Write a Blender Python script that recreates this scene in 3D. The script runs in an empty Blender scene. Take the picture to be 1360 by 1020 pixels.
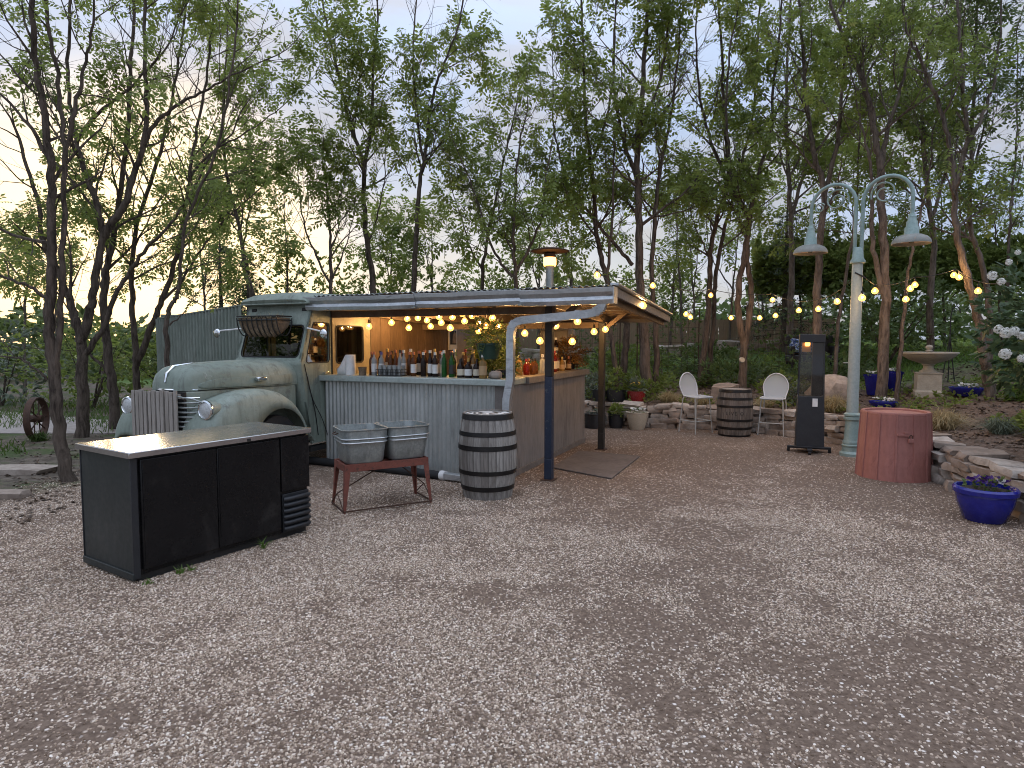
import bpy, bmesh, math, random
import numpy as np
from mathutils import Vector, Matrix, Euler, Quaternion

# ------------------------------------------------------------------ camera
CAM_H, F_PX, PITCH = 1.65, 850.0, math.atan(56 / 850.0)
scene = bpy.context.scene
col = scene.collection
cd = bpy.data.cameras.new('camera')
cam = bpy.data.objects.new('camera', cd)
col.objects.link(cam)
cam.location = (0, 0, CAM_H)
cam.rotation_euler = (math.pi / 2 - PITCH, 0, 0)
cd.sensor_width = 36
cd.lens = F_PX / 1360 * 36
cd.clip_end = 2000
scene.camera = cam

# ------------------------------------------------------------------ sky
SUN_AZ, SUN_EL = math.radians(-29), math.radians(4.0)      # azimuth from +Y, clockwise positive
world = bpy.data.worlds.new('World')
scene.world = world
world.use_nodes = True
wn, wl = world.node_tree.nodes, world.node_tree.links
wn.clear()
w_out = wn.new('ShaderNodeOutputWorld')
w_bg = wn.new('ShaderNodeBackground')
w_sky = wn.new('ShaderNodeTexSky')
w_sky.sky_type = 'NISHITA'
w_sky.sun_disc = False
w_sky.sun_elevation = SUN_EL
w_sky.sun_rotation = SUN_AZ
w_sky.altitude = 200
w_sky.air_density = 1.0
w_sky.dust_density = 1.6
w_sky.ozone_density = 2.0
w_geo = wn.new('ShaderNodeTexCoord')
w_sep = wn.new('ShaderNodeSeparateXYZ')
wl.new(w_geo.outputs['Generated'], w_sep.inputs[0])
def wmath(op, a, b=None, clamp=False):
    n = wn.new('ShaderNodeMath'); n.operation = op; n.use_clamp = clamp
    for k, x in enumerate((a, b)):
        if x is None: continue
        if isinstance(x, (int, float)): n.inputs[k].default_value = x
        else: wl.new(x, n.inputs[k])
    return n.outputs[0]
den = wmath('ADD', wmath('MAXIMUM', w_sep.outputs[2], 0.0), 0.22)
w_comb = wn.new('ShaderNodeCombineXYZ')
wl.new(wmath('DIVIDE', w_sep.outputs[0], den), w_comb.inputs[0])
wl.new(wmath('DIVIDE', w_sep.outputs[1], den), w_comb.inputs[1])
w_noise = wn.new('ShaderNodeTexNoise')
w_noise.inputs['Scale'].default_value = 1.15
w_noise.inputs['Detail'].default_value = 5
w_noise.inputs['Roughness'].default_value = 0.55
w_noise.inputs['Distortion'].default_value = 0.4
wl.new(w_comb.outputs[0], w_noise.inputs['Vector'])
w_ramp = wn.new('ShaderNodeMapRange')
w_ramp.interpolation_type = 'SMOOTHSTEP'
w_ramp.inputs['From Min'].default_value = 0.38
w_ramp.inputs['From Max'].default_value = 0.66
w_ramp.inputs['To Min'].default_value = 0.74
w_ramp.inputs['To Max'].default_value = 0.96
wl.new(w_noise.outputs['Fac'], w_ramp.inputs['Value'])
# thin evening cloud sheet: warm and bright low towards the sunset, grey violet higher up
w_dot = wn.new('ShaderNodeVectorMath'); w_dot.operation = 'DOT_PRODUCT'
w_dot.inputs[1].default_value = (math.sin(SUN_AZ) * math.cos(SUN_EL), math.cos(SUN_AZ) * math.cos(SUN_EL), math.sin(SUN_EL))
wl.new(w_geo.outputs['Generated'], w_dot.inputs[0])
w_near = wn.new('ShaderNodeMapRange'); w_near.interpolation_type = 'SMOOTHERSTEP'
w_near.inputs['From Min'].default_value = 0.945
w_near.inputs['From Max'].default_value = 1.0
wl.new(w_dot.outputs['Value'], w_near.inputs['Value'])
# blue gaps between grey sheets
w_noise2 = wn.new('ShaderNodeTexNoise')
w_noise2.inputs['Scale'].default_value = 1.7; w_noise2.inputs['Detail'].default_value = 6; w_noise2.inputs['Roughness'].default_value = 0.6; w_noise2.inputs['Distortion'].default_value = 0.5
wl.new(w_comb.outputs[0], w_noise2.inputs['Vector'])
w_r2 = wn.new('ShaderNodeMapRange'); w_r2.interpolation_type = 'SMOOTHSTEP'
w_r2.inputs['From Min'].default_value = 0.40; w_r2.inputs['From Max'].default_value = 0.62
wl.new(w_noise2.outputs['Fac'], w_r2.inputs['Value'])
w_grey = wn.new('ShaderNodeMix'); w_grey.data_type = 'RGBA'
w_grey.inputs['A'].default_value = (4.4, 5.25, 7.0, 1)
w_grey.inputs['B'].default_value = (4.4, 4.45, 4.9, 1)
wl.new(w_r2.outputs[0], w_grey.inputs['Factor'])
# cream light low over the horizon on the sunset side
w_low = wn.new('ShaderNodeMapRange'); w_low.interpolation_type = 'SMOOTHSTEP'
w_low.inputs['From Min'].default_value = 0.30; w_low.inputs['From Max'].default_value = 0.03
wl.new(w_sep.outputs[2], w_low.inputs['Value'])
w_sidef = wn.new('ShaderNodeMapRange'); w_sidef.interpolation_type = 'SMOOTHSTEP'
w_sidef.inputs['From Min'].default_value = 0.45; w_sidef.inputs['From Max'].default_value = 0.98
wl.new(w_dot.outputs['Value'], w_sidef.inputs['Value'])
w_band = wn.new('ShaderNodeMix'); w_band.data_type = 'RGBA'
wl.new(wmath('MULTIPLY', w_low.outputs[0], w_sidef.outputs[0]), w_band.inputs['Factor'])
wl.new(w_grey.outputs['Result'], w_band.inputs['A'])
w_band.inputs['B'].default_value = (8.2, 7.7, 7.0, 1)
w_ccol = wn.new('ShaderNodeMix'); w_ccol.data_type = 'RGBA'
wl.new(w_band.outputs['Result'], w_ccol.inputs['A'])
w_ccol.inputs['B'].default_value = (17.0, 13.0, 7.6, 1)
wl.new(w_near.outputs[0], w_ccol.inputs['Factor'])
w_mix = wn.new('ShaderNodeMix'); w_mix.data_type = 'RGBA'
wl.new(w_ramp.outputs[0], w_mix.inputs['Factor'])
wl.new(w_sky.outputs[0], w_mix.inputs['A'])
wl.new(w_ccol.outputs['Result'], w_mix.inputs['B'])
# extra brightness added overhead, steeper than CIE overcast, to light the ground
w_dome = wn.new('ShaderNodeVectorMath'); w_dome.operation = 'SCALE'
wl.new(w_mix.outputs['Result'], w_dome.inputs[0])
w_up = wmath('MAXIMUM', w_sep.outputs[2], 0.0)
wl.new(wmath('ADD', wmath('MULTIPLY', wmath('MULTIPLY', w_up, w_up), 1.5), 0.62), w_dome.inputs['Scale'])
wl.new(w_dome.outputs['Vector'], w_bg.inputs['Color'])
w_bg.inputs['Strength'].default_value = 0.100
wl.new(w_bg.outputs[0], w_out.inputs[0])

# ------------------------------------------------------------------ sun, exposure
sd = bpy.data.lights.new('sun', 'SUN')
sd.energy = 0.5
sd.angle = math.radians(10)
sd.color = (1.0, 0.72, 0.45)
sun = bpy.data.objects.new('sun', sd)
col.objects.link(sun)
sdir = Vector((math.sin(SUN_AZ) * math.cos(SUN_EL), math.cos(SUN_AZ) * math.cos(SUN_EL), math.sin(SUN_EL)))
sun.rotation_euler = (-sdir).to_track_quat('-Z', 'Y').to_euler()
sun.location = sdir * 50
vs = scene.view_settings
vs.view_transform = 'Standard'
vs.look = 'None'
vs.exposure = 1.0
vs.gamma = 1.0
vs.use_curve_mapping = False
scene.render.engine = 'CYCLES'
scene.cycles.use_denoising = True
scene.cycles.filter_width = 1.0
scene.cycles.use_adaptive_sampling = True
scene.cycles.adaptive_threshold = 0.02
scene.cycles.max_bounces = 5
scene.cycles.diffuse_bounces = 2
scene.cycles.glossy_bounces = 2
scene.cycles.transparent_max_bounces = 6
scene.cycles.sample_clamp_indirect = 4.0

# ------------------------------------------------------------------ helpers
R = math.radians
FW = Vector((0, math.cos(PITCH), -math.sin(PITCH)))
UP = Vector((0, math.sin(PITCH), math.cos(PITCH)))
CAM = Vector((0, 0, CAM_H))
def _ray(px, py):
    return Vector((1, 0, 0)) * ((px - 680) / F_PX) + UP * ((510 - py) / F_PX) + FW
def at(px, py, Y):                       # the point at distance Y in the direction measured in the photo
    r = _ray(px, py)
    return CAM + r * (Y / r.y)
def gp(px, py, z=0.0):                   # the same on a level plane
    r = _ray(px, py)
    return CAM + r * ((z - CAM_H) / r.z)

def lerp(a, b, t): return a + (b - a) * t
def sstep(a, b, x):
    t = min(1, max(0, (x - a) / (b - a)))
    return t * t * (3 - 2 * t)

class MB:
    def __init__(s): s.v, s.f = [], []
    def add(s, vs_, fs):
        o = len(s.v)
        s.v.extend(tuple(p) for p in vs_)
        s.f.extend(tuple(i + o for i in q) for q in fs)
        return s
    def box(s, x0, x1, y0, y1, z0, z1, M=None):
        p = [Vector((x, y, z)) for z in (z0, z1) for y in (y0, y1) for x in (x0, x1)]
        if M is not None: p = [M @ q for q in p]
        return s.add(p, [(0, 2, 3, 1), (4, 5, 7, 6), (0, 1, 5, 4), (2, 6, 7, 3), (0, 4, 6, 2), (1, 3, 7, 5)])
    def bar(s, a, b, w, h, up=(0, 0, 1)):                      # a square bar from a to b
        a, b = Vector(a), Vector(b)
        d = (b - a).normalized()
        x = d.cross(Vector(up))
        if x.length < 1e-4: x = d.cross(Vector((0, 1, 0)))
        x.normalize(); y = x.cross(d)
        p = [q + x * (i * w / 2) + y * (j * h / 2) for q in (a, b) for i, j in ((-1, -1), (1, -1), (1, 1), (-1, 1))]
        return s.add(p, [(3, 2, 1, 0), (4, 5, 6, 7)] + [(i, (i + 1) % 4, (i + 1) % 4 + 4, i + 4) for i in range(4)])
    def tube(s, pts, r, n=8, caps=True):
        pts = [Vector(p) for p in pts]
        rs = r if isinstance(r, (list, tuple)) else [r] * len(pts)
        vv, ff = [], []
        prev = None
        for i, p in enumerate(pts):
            d = (pts[min(i + 1, len(pts) - 1)] - pts[max(i - 1, 0)])
            if d.length < 1e-9: d = Vector((0, 0, 1))
            d.normalize()
            if prev is None:
                x = d.orthogonal().normalized()
            else:
                x = prev - d * prev.dot(d)
                if x.length < 1e-6: x = d.orthogonal()
                x.normalize()
            prev = x
            y = d.cross(x)
            for k in range(n):
                a = 2 * math.pi * k / n
                vv.append(p + (x * math.cos(a) + y * math.sin(a)) * rs[i])
        for i in range(len(pts) - 1):
            for k in range(n):
                ff.append((i * n + k, i * n + (k + 1) % n, (i + 1) * n + (k + 1) % n, (i + 1) * n + k))
        if caps:
            ff.append(tuple(range(n - 1, -1, -1)))
            ff.append(tuple((len(pts) - 1) * n + k for k in range(n)))
        return s.add(vv, ff)
    def lathe(s, prof, n=20, c=(0, 0, 0), close=True):
        vv, ff = [], []
        for r, z in prof:
            for k in range(n):
                a = 2 * math.pi * k / n
                vv.append((c[0] + r * math.cos(a), c[1] + r * math.sin(a), c[2] + z))
        for i in range(len(prof) - 1):
            for k in range(n):
                ff.append((i * n + k, i * n + (k + 1) % n, (i + 1) * n + (k + 1) % n, (i + 1) * n + k))
        if close:
            if prof[0][0] > 1e-4: ff.append(tuple(range(n - 1, -1, -1)))
            if prof[-1][0] > 1e-4: ff.append(tuple((len(prof) - 1) * n + k for k in range(n)))
        return s.add(vv, ff)
    def loft(s, rings, closed=True, caps=True):
        n = len(rings[0]); vv = [p for r in rings for p in r]; ff = []
        for i in range(len(rings) - 1):
            for k in range(n if closed else n - 1):
                ff.append((i * n + k, i * n + (k + 1) % n, (i + 1) * n + (k + 1) % n, (i + 1) * n + k))
        if caps and closed:
            ff.append(tuple(range(n - 1, -1, -1)))
            ff.append(tuple((len(rings) - 1) * n + k for k in range(n)))
        return s.add(vv, ff)
    def prism(s, outline, depth, M):                            # outline (x, y) extruded along local z, placed by M
        n = len(outline)
        p = [M @ Vector((x, y, 0)) for x, y in outline] + [M @ Vector((x, y, depth)) for x, y in outline]
        return s.add(p, [tuple(range(n - 1, -1, -1)), tuple(range(n, 2 * n))] + [(i, (i + 1) % n, (i + 1) % n + n, i + n) for i in range(n)])
    def mesh(s, name, smooth=35, weld=False):
        me = bpy.data.meshes.new(name)
        me.from_pydata([tuple(p) for p in s.v], [], s.f)
        bm = bmesh.new(); bm.from_mesh(me)
        if weld: bmesh.ops.remove_doubles(bm, verts=bm.verts, dist=1e-5)
        bmesh.ops.recalc_face_normals(bm, faces=bm.faces)
        bm.to_mesh(me); bm.free()
        if smooth:
            me.shade_smooth()
            me.set_sharp_from_angle(angle=R(smooth))
        return me
    def build(s, name, mat, parent=None, smooth=35, bevel=0, loc=None, rz=None, weld=False):
        return link(name, s.mesh(name, smooth, weld), mat, parent, bevel, loc, rz)

def link(name, me, mat=None, parent=None, bevel=0, loc=None, rz=None):
    o = bpy.data.objects.new(name, me)
    col.objects.link(o)
    if mat is not None and not me.materials: me.materials.append(mat)
    o.parent = parent
    if loc is not None: o.location = loc
    if rz is not None: o.rotation_euler = (0, 0, rz)
    if bevel:
        m = o.modifiers.new('bevel', 'BEVEL'); m.width = bevel; m.segments = 2; m.limit_method = 'ANGLE'; m.angle_limit = R(40)
    return o
def tag(o, label, cat, group=None):
    o['label'] = label; o['category'] = cat
    if group: o['group'] = group
    return o
def thing(name, label, cat, loc=(0, 0, 0), rz=0.0, group=None):
    o = bpy.data.objects.new(name, None); col.objects.link(o)
    o.empty_display_size = 0.2
    o.location = loc; o.rotation_euler = (0, 0, rz)
    o['kind'] = 'thing'
    return tag(o, label, cat, group)

def fast_mesh(name, verts, nper, mat):                          # equal polygons of nper corners, numpy arrays
    verts = np.asarray(verts, dtype=np.float32).reshape(-1, 3)
    nf = len(verts) // nper
    me = bpy.data.meshes.new(name)
    me.vertices.add(len(verts)); me.loops.add(len(verts)); me.polygons.add(nf)
    me.vertices.foreach_set('co', verts.ravel())
    me.loops.foreach_set('vertex_index', np.arange(len(verts), dtype=np.int32))
    me.polygons.foreach_set('loop_start', np.arange(nf, dtype=np.int32) * nper)
    me.polygons.foreach_set('loop_total', np.full(nf, nper, dtype=np.int32))
    me.update(calc_edges=True)
    if mat: me.materials.append(mat)
    return me

# ------------------------------------------------------------------ materials
class N:
    def __init__(s, name):
        s.m = bpy.data.materials.new(name); s.m.use_nodes = True
        s.t = s.m.node_tree; s.n = s.t.nodes; s.l = s.t.links
        s.n.clear()
        s.out = s.n.new('ShaderNodeOutputMaterial')
        s.b = s.n.new('ShaderNodeBsdfPrincipled')
        s.l.new(s.b.outputs[0], s.out.inputs[0])
        s.co = None
    def put(s, sock, v):
        if isinstance(v, bpy.types.NodeSocket): s.l.new(v, sock)
        elif isinstance(v, tuple) and len(v) == 3 and sock.type == 'RGBA': sock.default_value = (*v, 1)
        else: sock.default_value = v
    def coord(s, kind='Object', scale=(1, 1, 1)):
        t = s.n.new('ShaderNodeTexCoord'); m = s.n.new('ShaderNodeMapping')
        s.l.new(t.outputs[kind], m.inputs[0]); m.inputs['Scale'].default_value = scale
        return m.outputs[0]
    def worldpos(s, scale=(1, 1, 1)):
        g = s.n.new('ShaderNodeNewGeometry'); m = s.n.new('ShaderNodeMapping')
        s.l.new(g.outputs['Position'], m.inputs[0]); m.inputs['Scale'].default_value = scale
        return m.outputs[0]
    def noise(s, vec, scale, detail=4, rough=0.6, dist=0.0):
        t = s.n.new('ShaderNodeTexNoise'); s.l.new(vec, t.inputs['Vector'])
        t.inputs['Scale'].default_value = scale; t.inputs['Detail'].default_value = detail
        t.inputs['Roughness'].default_value = rough; t.inputs['Distortion'].default_value = dist
        return t.outputs['Fac']
    def voro(s, vec, scale, out='Color', feature='F1', rnd=1.0):
        t = s.n.new('ShaderNodeTexVoronoi'); s.l.new(vec, t.inputs['Vector']); t.feature = feature
        t.inputs['Scale'].default_value = scale; t.inputs['Randomness'].default_value = rnd
        return t.outputs[out]
    def rng(s, v, a, b, c=0.0, d=1.0, smooth=True):
        t = s.n.new('ShaderNodeMapRange'); s.l.new(v, t.inputs['Value'])
        if smooth: t.interpolation_type = 'SMOOTHSTEP'
        for k, x in zip(('From Min', 'From Max', 'To Min', 'To Max'), (a, b, c, d)): t.inputs[k].default_value = x
        return t.outputs[0]
    def ramp(s, v, stops):
        t = s.n.new('ShaderNodeValToRGB'); s.l.new(v, t.inputs[0])
        e = t.color_ramp.elements
        while len(e) < len(stops): e.new(0.5)
        for k, (p, c) in enumerate(stops):
            e[k].position = p; e[k].color = (*c, 1)
        return t.outputs[0]
    def mix(s, f, a, b, mode='MIX'):
        t = s.n.new('ShaderNodeMix'); t.data_type = 'RGBA'; t.blend_type = mode
        s.put(t.inputs['Factor'], f); s.put(t.inputs['A'], a); s.put(t.inputs['B'], b)
        return t.outputs['Result']
    def math(s, op, a, b=0.0, clamp=False):
        t = s.n.new('ShaderNodeMath'); t.operation = op; t.use_clamp = clamp
        s.put(t.inputs[0], a); s.put(t.inputs[1], b)
        return t.outputs[0]
    def bump(s, h, strength=0.3, dist=0.01):
        t = s.n.new('ShaderNodeBump'); s.l.new(h, t.inputs['Height'])
        t.inputs['Strength'].default_value = strength; t.inputs['Distance'].default_value = dist
        s.l.new(t.outputs[0], s.b.inputs['Normal'])
    def set(s, **k):
        names = dict(color='Base Color', rough='Roughness', metal='Metallic', spec='Specular IOR Level', trans='Transmission Weight', alpha='Alpha', ior='IOR', coat='Coat Weight', sheen='Sheen Weight')
        for a, v in k.items(): s.put(s.b.inputs[names[a]], v)
        return s
    def emit(s, c, strength):
        s.put(s.b.inputs['Emission Color'], c); s.b.inputs['Emission Strength'].default_value = strength
        return s

def weathered(name, c1, c2, rough=(0.4, 0.7), metal=0.0, scale=3.0, stretch=(1, 1, 1), wear=None, wear_at=(0.58, 0.72), bump=0.1, bdist=0.004, spec=0.5):
    n = N(name)
    v = n.coord('Object', stretch)
    a = n.noise(v, scale, 6, 0.65)
    c = n.mix(n.rng(a, 0.3, 0.7), c1, c2)
    fine = n.noise(v, scale * 9, 4, 0.7)
    c = n.mix(n.rng(fine, 0.3, 0.75, 0.0, 0.35), c, tuple(x * 0.55 for x in c1))
    if wear:
        w = n.noise(n.coord('Object', tuple(x * 1.0 for x in stretch)), scale * 2.3, 8, 0.75, 0.3)
        c = n.mix(n.rng(w, *wear_at), c, wear)
    n.set(color=c, rough=n.rng(fine, 0.2, 0.8, rough[0], rough[1]), metal=metal, spec=spec)
    if bump: n.bump(fine, bump, bdist)
    return n.m

def stained(base, stain, amount, lo, hi, scale, stretch=(6, 6, 0.6)):
    # streaky stains laid over an existing material's colour
    t = base.node_tree; b = [q for q in t.nodes if q.type == 'BSDF_PRINCIPLED'][0]; src = b.inputs['Base Color'].links[0].from_socket
    tc = t.nodes.new('ShaderNodeTexCoord'); mp = t.nodes.new('ShaderNodeMapping'); mp.inputs['Scale'].default_value = stretch; t.links.new(tc.outputs['Object'], mp.inputs[0])
    no = t.nodes.new('ShaderNodeTexNoise'); no.inputs['Scale'].default_value = scale; no.inputs['Detail'].default_value = 8; no.inputs['Roughness'].default_value = 0.75; no.inputs['Distortion'].default_value = 0.5; t.links.new(mp.outputs[0], no.inputs['Vector'])
    mr = t.nodes.new('ShaderNodeMapRange'); mr.interpolation_type = 'SMOOTHSTEP'; t.links.new(no.outputs['Fac'], mr.inputs['Value'])
    for k, v in zip(('From Min', 'From Max', 'To Min', 'To Max'), (lo, hi, 0.0, amount)): mr.inputs[k].default_value = v
    mx = t.nodes.new('ShaderNodeMix'); mx.data_type = 'RGBA'; t.links.new(mr.outputs[0], mx.inputs['Factor']); t.links.new(src, mx.inputs['A']); mx.inputs['B'].default_value = (*stain, 1)
    t.links.new(mx.outputs['Result'], b.inputs['Base Color'])

def plain(name, c, rough=0.5, metal=0.0, **k):
    n = N(name); n.set(color=c, rough=rough, metal=metal, **k); 
    v = n.coord('Object')
    f = n.noise(v, 14, 4, 0.6)
    n.set(color=n.mix(n.rng(f, 0.3, 0.7, 0, 0.35), c, tuple(x * 0.6 for x in c)))
    return n.m

MAT = {}
def truck_paint():
    n = N('chalky_faded_green_paint')
    p = n.coord('Object'); a = n.noise(p, 1.7, 6, 0.65); fine = n.noise(p, 22, 5, 0.75)
    c = n.mix(n.rng(a, 0.3, 0.7), (0.185, 0.228, 0.188), (0.27, 0.312, 0.265))
    streak = n.noise(n.coord('Object', (7, 7, 0.7)), 1.6, 6, 0.7, 0.4)              # rain streaks of grime
    c = n.mix(n.rng(streak, 0.50, 0.68, 0, 0.55), c, (0.10, 0.105, 0.088))
    blot = n.noise(p, 4.2, 8, 0.78, 0.5)                                            # worn primer and bare metal
    c = n.mix(n.rng(blot, 0.55, 0.66, 0, 0.75), c, (0.135, 0.135, 0.12))
    chalk = n.noise(p, 6.5, 7, 0.8, 0.3)
    c = n.mix(n.rng(chalk, 0.60, 0.70, 0, 0.6), c, (0.42, 0.46, 0.42))
    rust = n.noise(p, 9.0, 6, 0.75)
    c = n.mix(n.rng(rust, 0.67, 0.73, 0, 0.8), c, (0.15, 0.08, 0.045))
    c = n.mix(n.rng(fine, 0.35, 0.75, 0, 0.3), c, (0.12, 0.14, 0.12))
    n.set(color=c, rough=n.rng(blot, 0.3, 0.7, 0.42, 0.75), spec=0.4); n.bump(n.math('ADD', fine, n.math('MULTIPLY', a, 2.0)), 0.12, 0.006)
    return n.m
MAT['truck'] = truck_paint()
MAT['cream'] = weathered('cream_tan_surface', (0.22, 0.185, 0.12), (0.29, 0.245, 0.165), (0.45, 0.7), 0, 1.5, wear=(0.16, 0.12, 0.07))
MAT['galv'] = weathered('galvanized_sheet', (0.42, 0.44, 0.42), (0.54, 0.56, 0.54), (0.36, 0.58), 0.6, 2.2, (1, 1, 0.35), (0.30, 0.31, 0.30), (0.56, 0.76), 0.05)
MAT['galv_shed'] = weathered('weathered_green_corrugated', (0.25, 0.29, 0.25), (0.33, 0.36, 0.32), (0.45, 0.65), 0.35, 2.0, (1, 1, 0.3), (0.18, 0.19, 0.15), (0.57, 0.74), 0.05)
MAT['tub'] = weathered('dull_zinc', (0.28, 0.31, 0.30), (0.42, 0.45, 0.44), (0.42, 0.62), 0.7, 5.0, (1, 1, 1), (0.42, 0.45, 0.45), (0.6, 0.75), 0.06)
MAT['gutter'] = weathered('gutter_metal', (0.50, 0.52, 0.53), (0.62, 0.64, 0.65), (0.28, 0.45), 0.8, 2.5, bump=0.04)
MAT['trim'] = weathered('counter_edge_metal', (0.34, 0.40, 0.37), (0.44, 0.49, 0.46), (0.35, 0.55), 0.35, 3.0, bump=0.05)
MAT['siding'] = weathered('grey_brown_siding', (0.225, 0.20, 0.18), (0.29, 0.26, 0.235), (0.5, 0.75), 0.1, 2.0, (1, 1, 0.25), (0.14, 0.12, 0.105), (0.55, 0.72), 0.08)
MAT['taupe'] = weathered('taupe_board', (0.16, 0.14, 0.125), (0.21, 0.185, 0.165), (0.5, 0.75), 0, 2.5)
MAT['darkwood'] = weathered('dark_brown_wood', (0.075, 0.045, 0.025), (0.13, 0.08, 0.045), (0.5, 0.75), 0, 2.5, (1, 1, 0.25), bump=0.2)
MAT['rafter'] = weathered('rafter_wood', (0.10, 0.065, 0.04), (0.16, 0.11, 0.07), (0.6, 0.85), 0, 4.0, (1, 0.3, 1), bump=0.2)
MAT['blackbox'] = weathered('black_cooler_vinyl', (0.006, 0.006, 0.007), (0.009, 0.009, 0.010), (0.22, 0.36), 0, 3, bump=0.05, spec=0.25)
MAT['coolerside'] = weathered('cooler_side_panel', (0.018, 0.023, 0.023), (0.028, 0.034, 0.033), (0.4, 0.55), 0, 2.2, bump=0.04, spec=0.4)
MAT['steel'] = weathered('brushed_steel', (0.55, 0.54, 0.52), (0.62, 0.61, 0.59), (0.16, 0.30), 0.95, 1.8, (0.4, 3, 1), (0.42, 0.38, 0.33), (0.6, 0.72), 0.03)
MAT['steeledge'] = weathered('steel_edge', (0.34, 0.30, 0.28), (0.42, 0.38, 0.36), (0.3, 0.45), 0.8, 4.0, bump=0.03)
MAT['blackmetal'] = weathered('black_iron', (0.015, 0.015, 0.015), (0.03, 0.028, 0.026), (0.45, 0.7), 0.2, 8, bump=0.1)
MAT['charcoal'] = weathered('charcoal_powder_coat', (0.022, 0.024, 0.028), (0.03, 0.032, 0.036), (0.4, 0.55), 0.2, 6, bump=0.05)
MAT['rust_red'] = weathered('rusty_red_paint', (0.16, 0.045, 0.03), (0.23, 0.07, 0.045), (0.5, 0.75), 0.05, 9, wear=(0.07, 0.035, 0.025), wear_at=(0.5, 0.68), bump=0.12)
MAT['rust_dark'] = weathered('dark_rust', (0.06, 0.032, 0.022), (0.10, 0.05, 0.03), (0.65, 0.85), 0.2, 14, bump=0.15)
MAT['redpaint'] = weathered('terracotta_red_paint', (0.32, 0.125, 0.10), (0.39, 0.16, 0.13), (0.5, 0.7), 0, 2.2, (1, 1, 0.5), (0.21, 0.072, 0.058), (0.55, 0.75), 0.1)
MAT['lamp_green'] = weathered('verdigris_lamp_paint', (0.23, 0.32, 0.30), (0.32, 0.41, 0.38), (0.4, 0.6), 0.1, 4, wear=(0.45, 0.48, 0.45), wear_at=(0.58, 0.75), bump=0.05)
MAT['lamp_pale'] = weathered('pale_lamp_post_paint', (0.33, 0.40, 0.38), (0.42, 0.47, 0.45), (0.4, 0.6), 0.1, 4, bump=0.05)
MAT['shade_metal'] = weathered('weathered_lamp_shade', (0.22, 0.225, 0.20), (0.31, 0.305, 0.27), (0.45, 0.65), 0.1, 8, wear=(0.30, 0.20, 0.14), wear_at=(0.55, 0.7))
MAT['shade_inner'] = plain('warm_white_enamel', (0.55, 0.43, 0.36), 0.45)
MAT['blueglaze'] = weathered('cobalt_glaze', (0.010, 0.012, 0.19), (0.014, 0.020, 0.26), (0.10, 0.22), 0, 6, wear=(0.03, 0.03, 0.16), bump=0.03, spec=0.6)
MAT['bluepost'] = weathered('blue_post_paint', (0.016, 0.026, 0.052), (0.026, 0.038, 0.07), (0.45, 0.65), 0.1, 5, wear=(0.10, 0.11, 0.12), wear_at=(0.58, 0.7))
MAT['whitemesh'] = plain('white_chair_metal', (0.60, 0.62, 0.64), 0.4)
MAT['chairleg'] = plain('pale_chair_tube', (0.50, 0.50, 0.47), 0.4, 0.3)
MAT['white'] = plain('white_paper', (0.75, 0.74, 0.72), 0.8)
MAT['chrome'] = plain('chrome', (0.75, 0.77, 0.78), 0.12, 1.0)
MAT['rubber'] = plain('black_rubber', (0.014, 0.014, 0.015), 0.75)
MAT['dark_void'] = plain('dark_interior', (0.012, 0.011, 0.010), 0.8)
MAT['rope_cord'] = plain('black_cord', (0.015, 0.014, 0.013), 0.7)
MAT['lens'] = weathered('headlight_glass', (0.55, 0.57, 0.57), (0.72, 0.74, 0.74), (0.08, 0.2), 0.35, 30, (1, 1, 1), (0.35, 0.36, 0.36), (0.5, 0.62), 0.3, 0.01)
MAT['stoneware'] = weathered('fountain_stone', (0.36, 0.33, 0.27), (0.46, 0.43, 0.36), (0.7, 0.9), 0, 6, wear=(0.26, 0.24, 0.19), bump=0.15)
MAT['creampot'] = weathered('cream_pot', (0.45, 0.40, 0.31), (0.55, 0.49, 0.39), (0.4, 0.6), 0, 5, bump=0.05)
MAT['redpot'] = weathered('red_glaze', (0.20, 0.018, 0.018), (0.28, 0.03, 0.03), (0.2, 0.35), 0, 5, bump=0.03)
MAT['blackpot'] = weathered('black_pot', (0.018, 0.020, 0.024), (0.03, 0.032, 0.036), (0.3, 0.5), 0, 5, bump=0.05)
MAT['greenpot'] = weathered('dark_green_pot', (0.012, 0.045, 0.032), (0.018, 0.06, 0.042), (0.35, 0.5), 0, 5, bump=0.03)
MAT['soil'] = weathered('potting_soil', (0.035, 0.026, 0.02), (0.06, 0.045, 0.035), (0.85, 1), 0, 20, bump=0.5)
MAT['oldwood'] = weathered('grey_old_wood', (0.25, 0.225, 0.195), (0.36, 0.33, 0.295), (0.7, 0.9), 0, 5, (4, 4, 0.4), (0.16, 0.14, 0.12), (0.56, 0.7), 0.3)
MAT['fence'] = weathered('brown_fence_wood', (0.27, 0.185, 0.125), (0.36, 0.26, 0.18), (0.7, 0.9), 0, 3, (3, 3, 0.4), bump=0.2)
MAT['coco'] = weathered('coconut_fibre', (0.15, 0.10, 0.06), (0.27, 0.19, 0.12), (0.9, 1), 0, 12, bump=0.8, bdist=0.02)
MAT['matting'] = weathered('dirty_doormat', (0.12, 0.098, 0.085), (0.17, 0.14, 0.12), (0.85, 1), 0, 2.2, wear=(0.06, 0.05, 0.045), bump=0.3)

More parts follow.
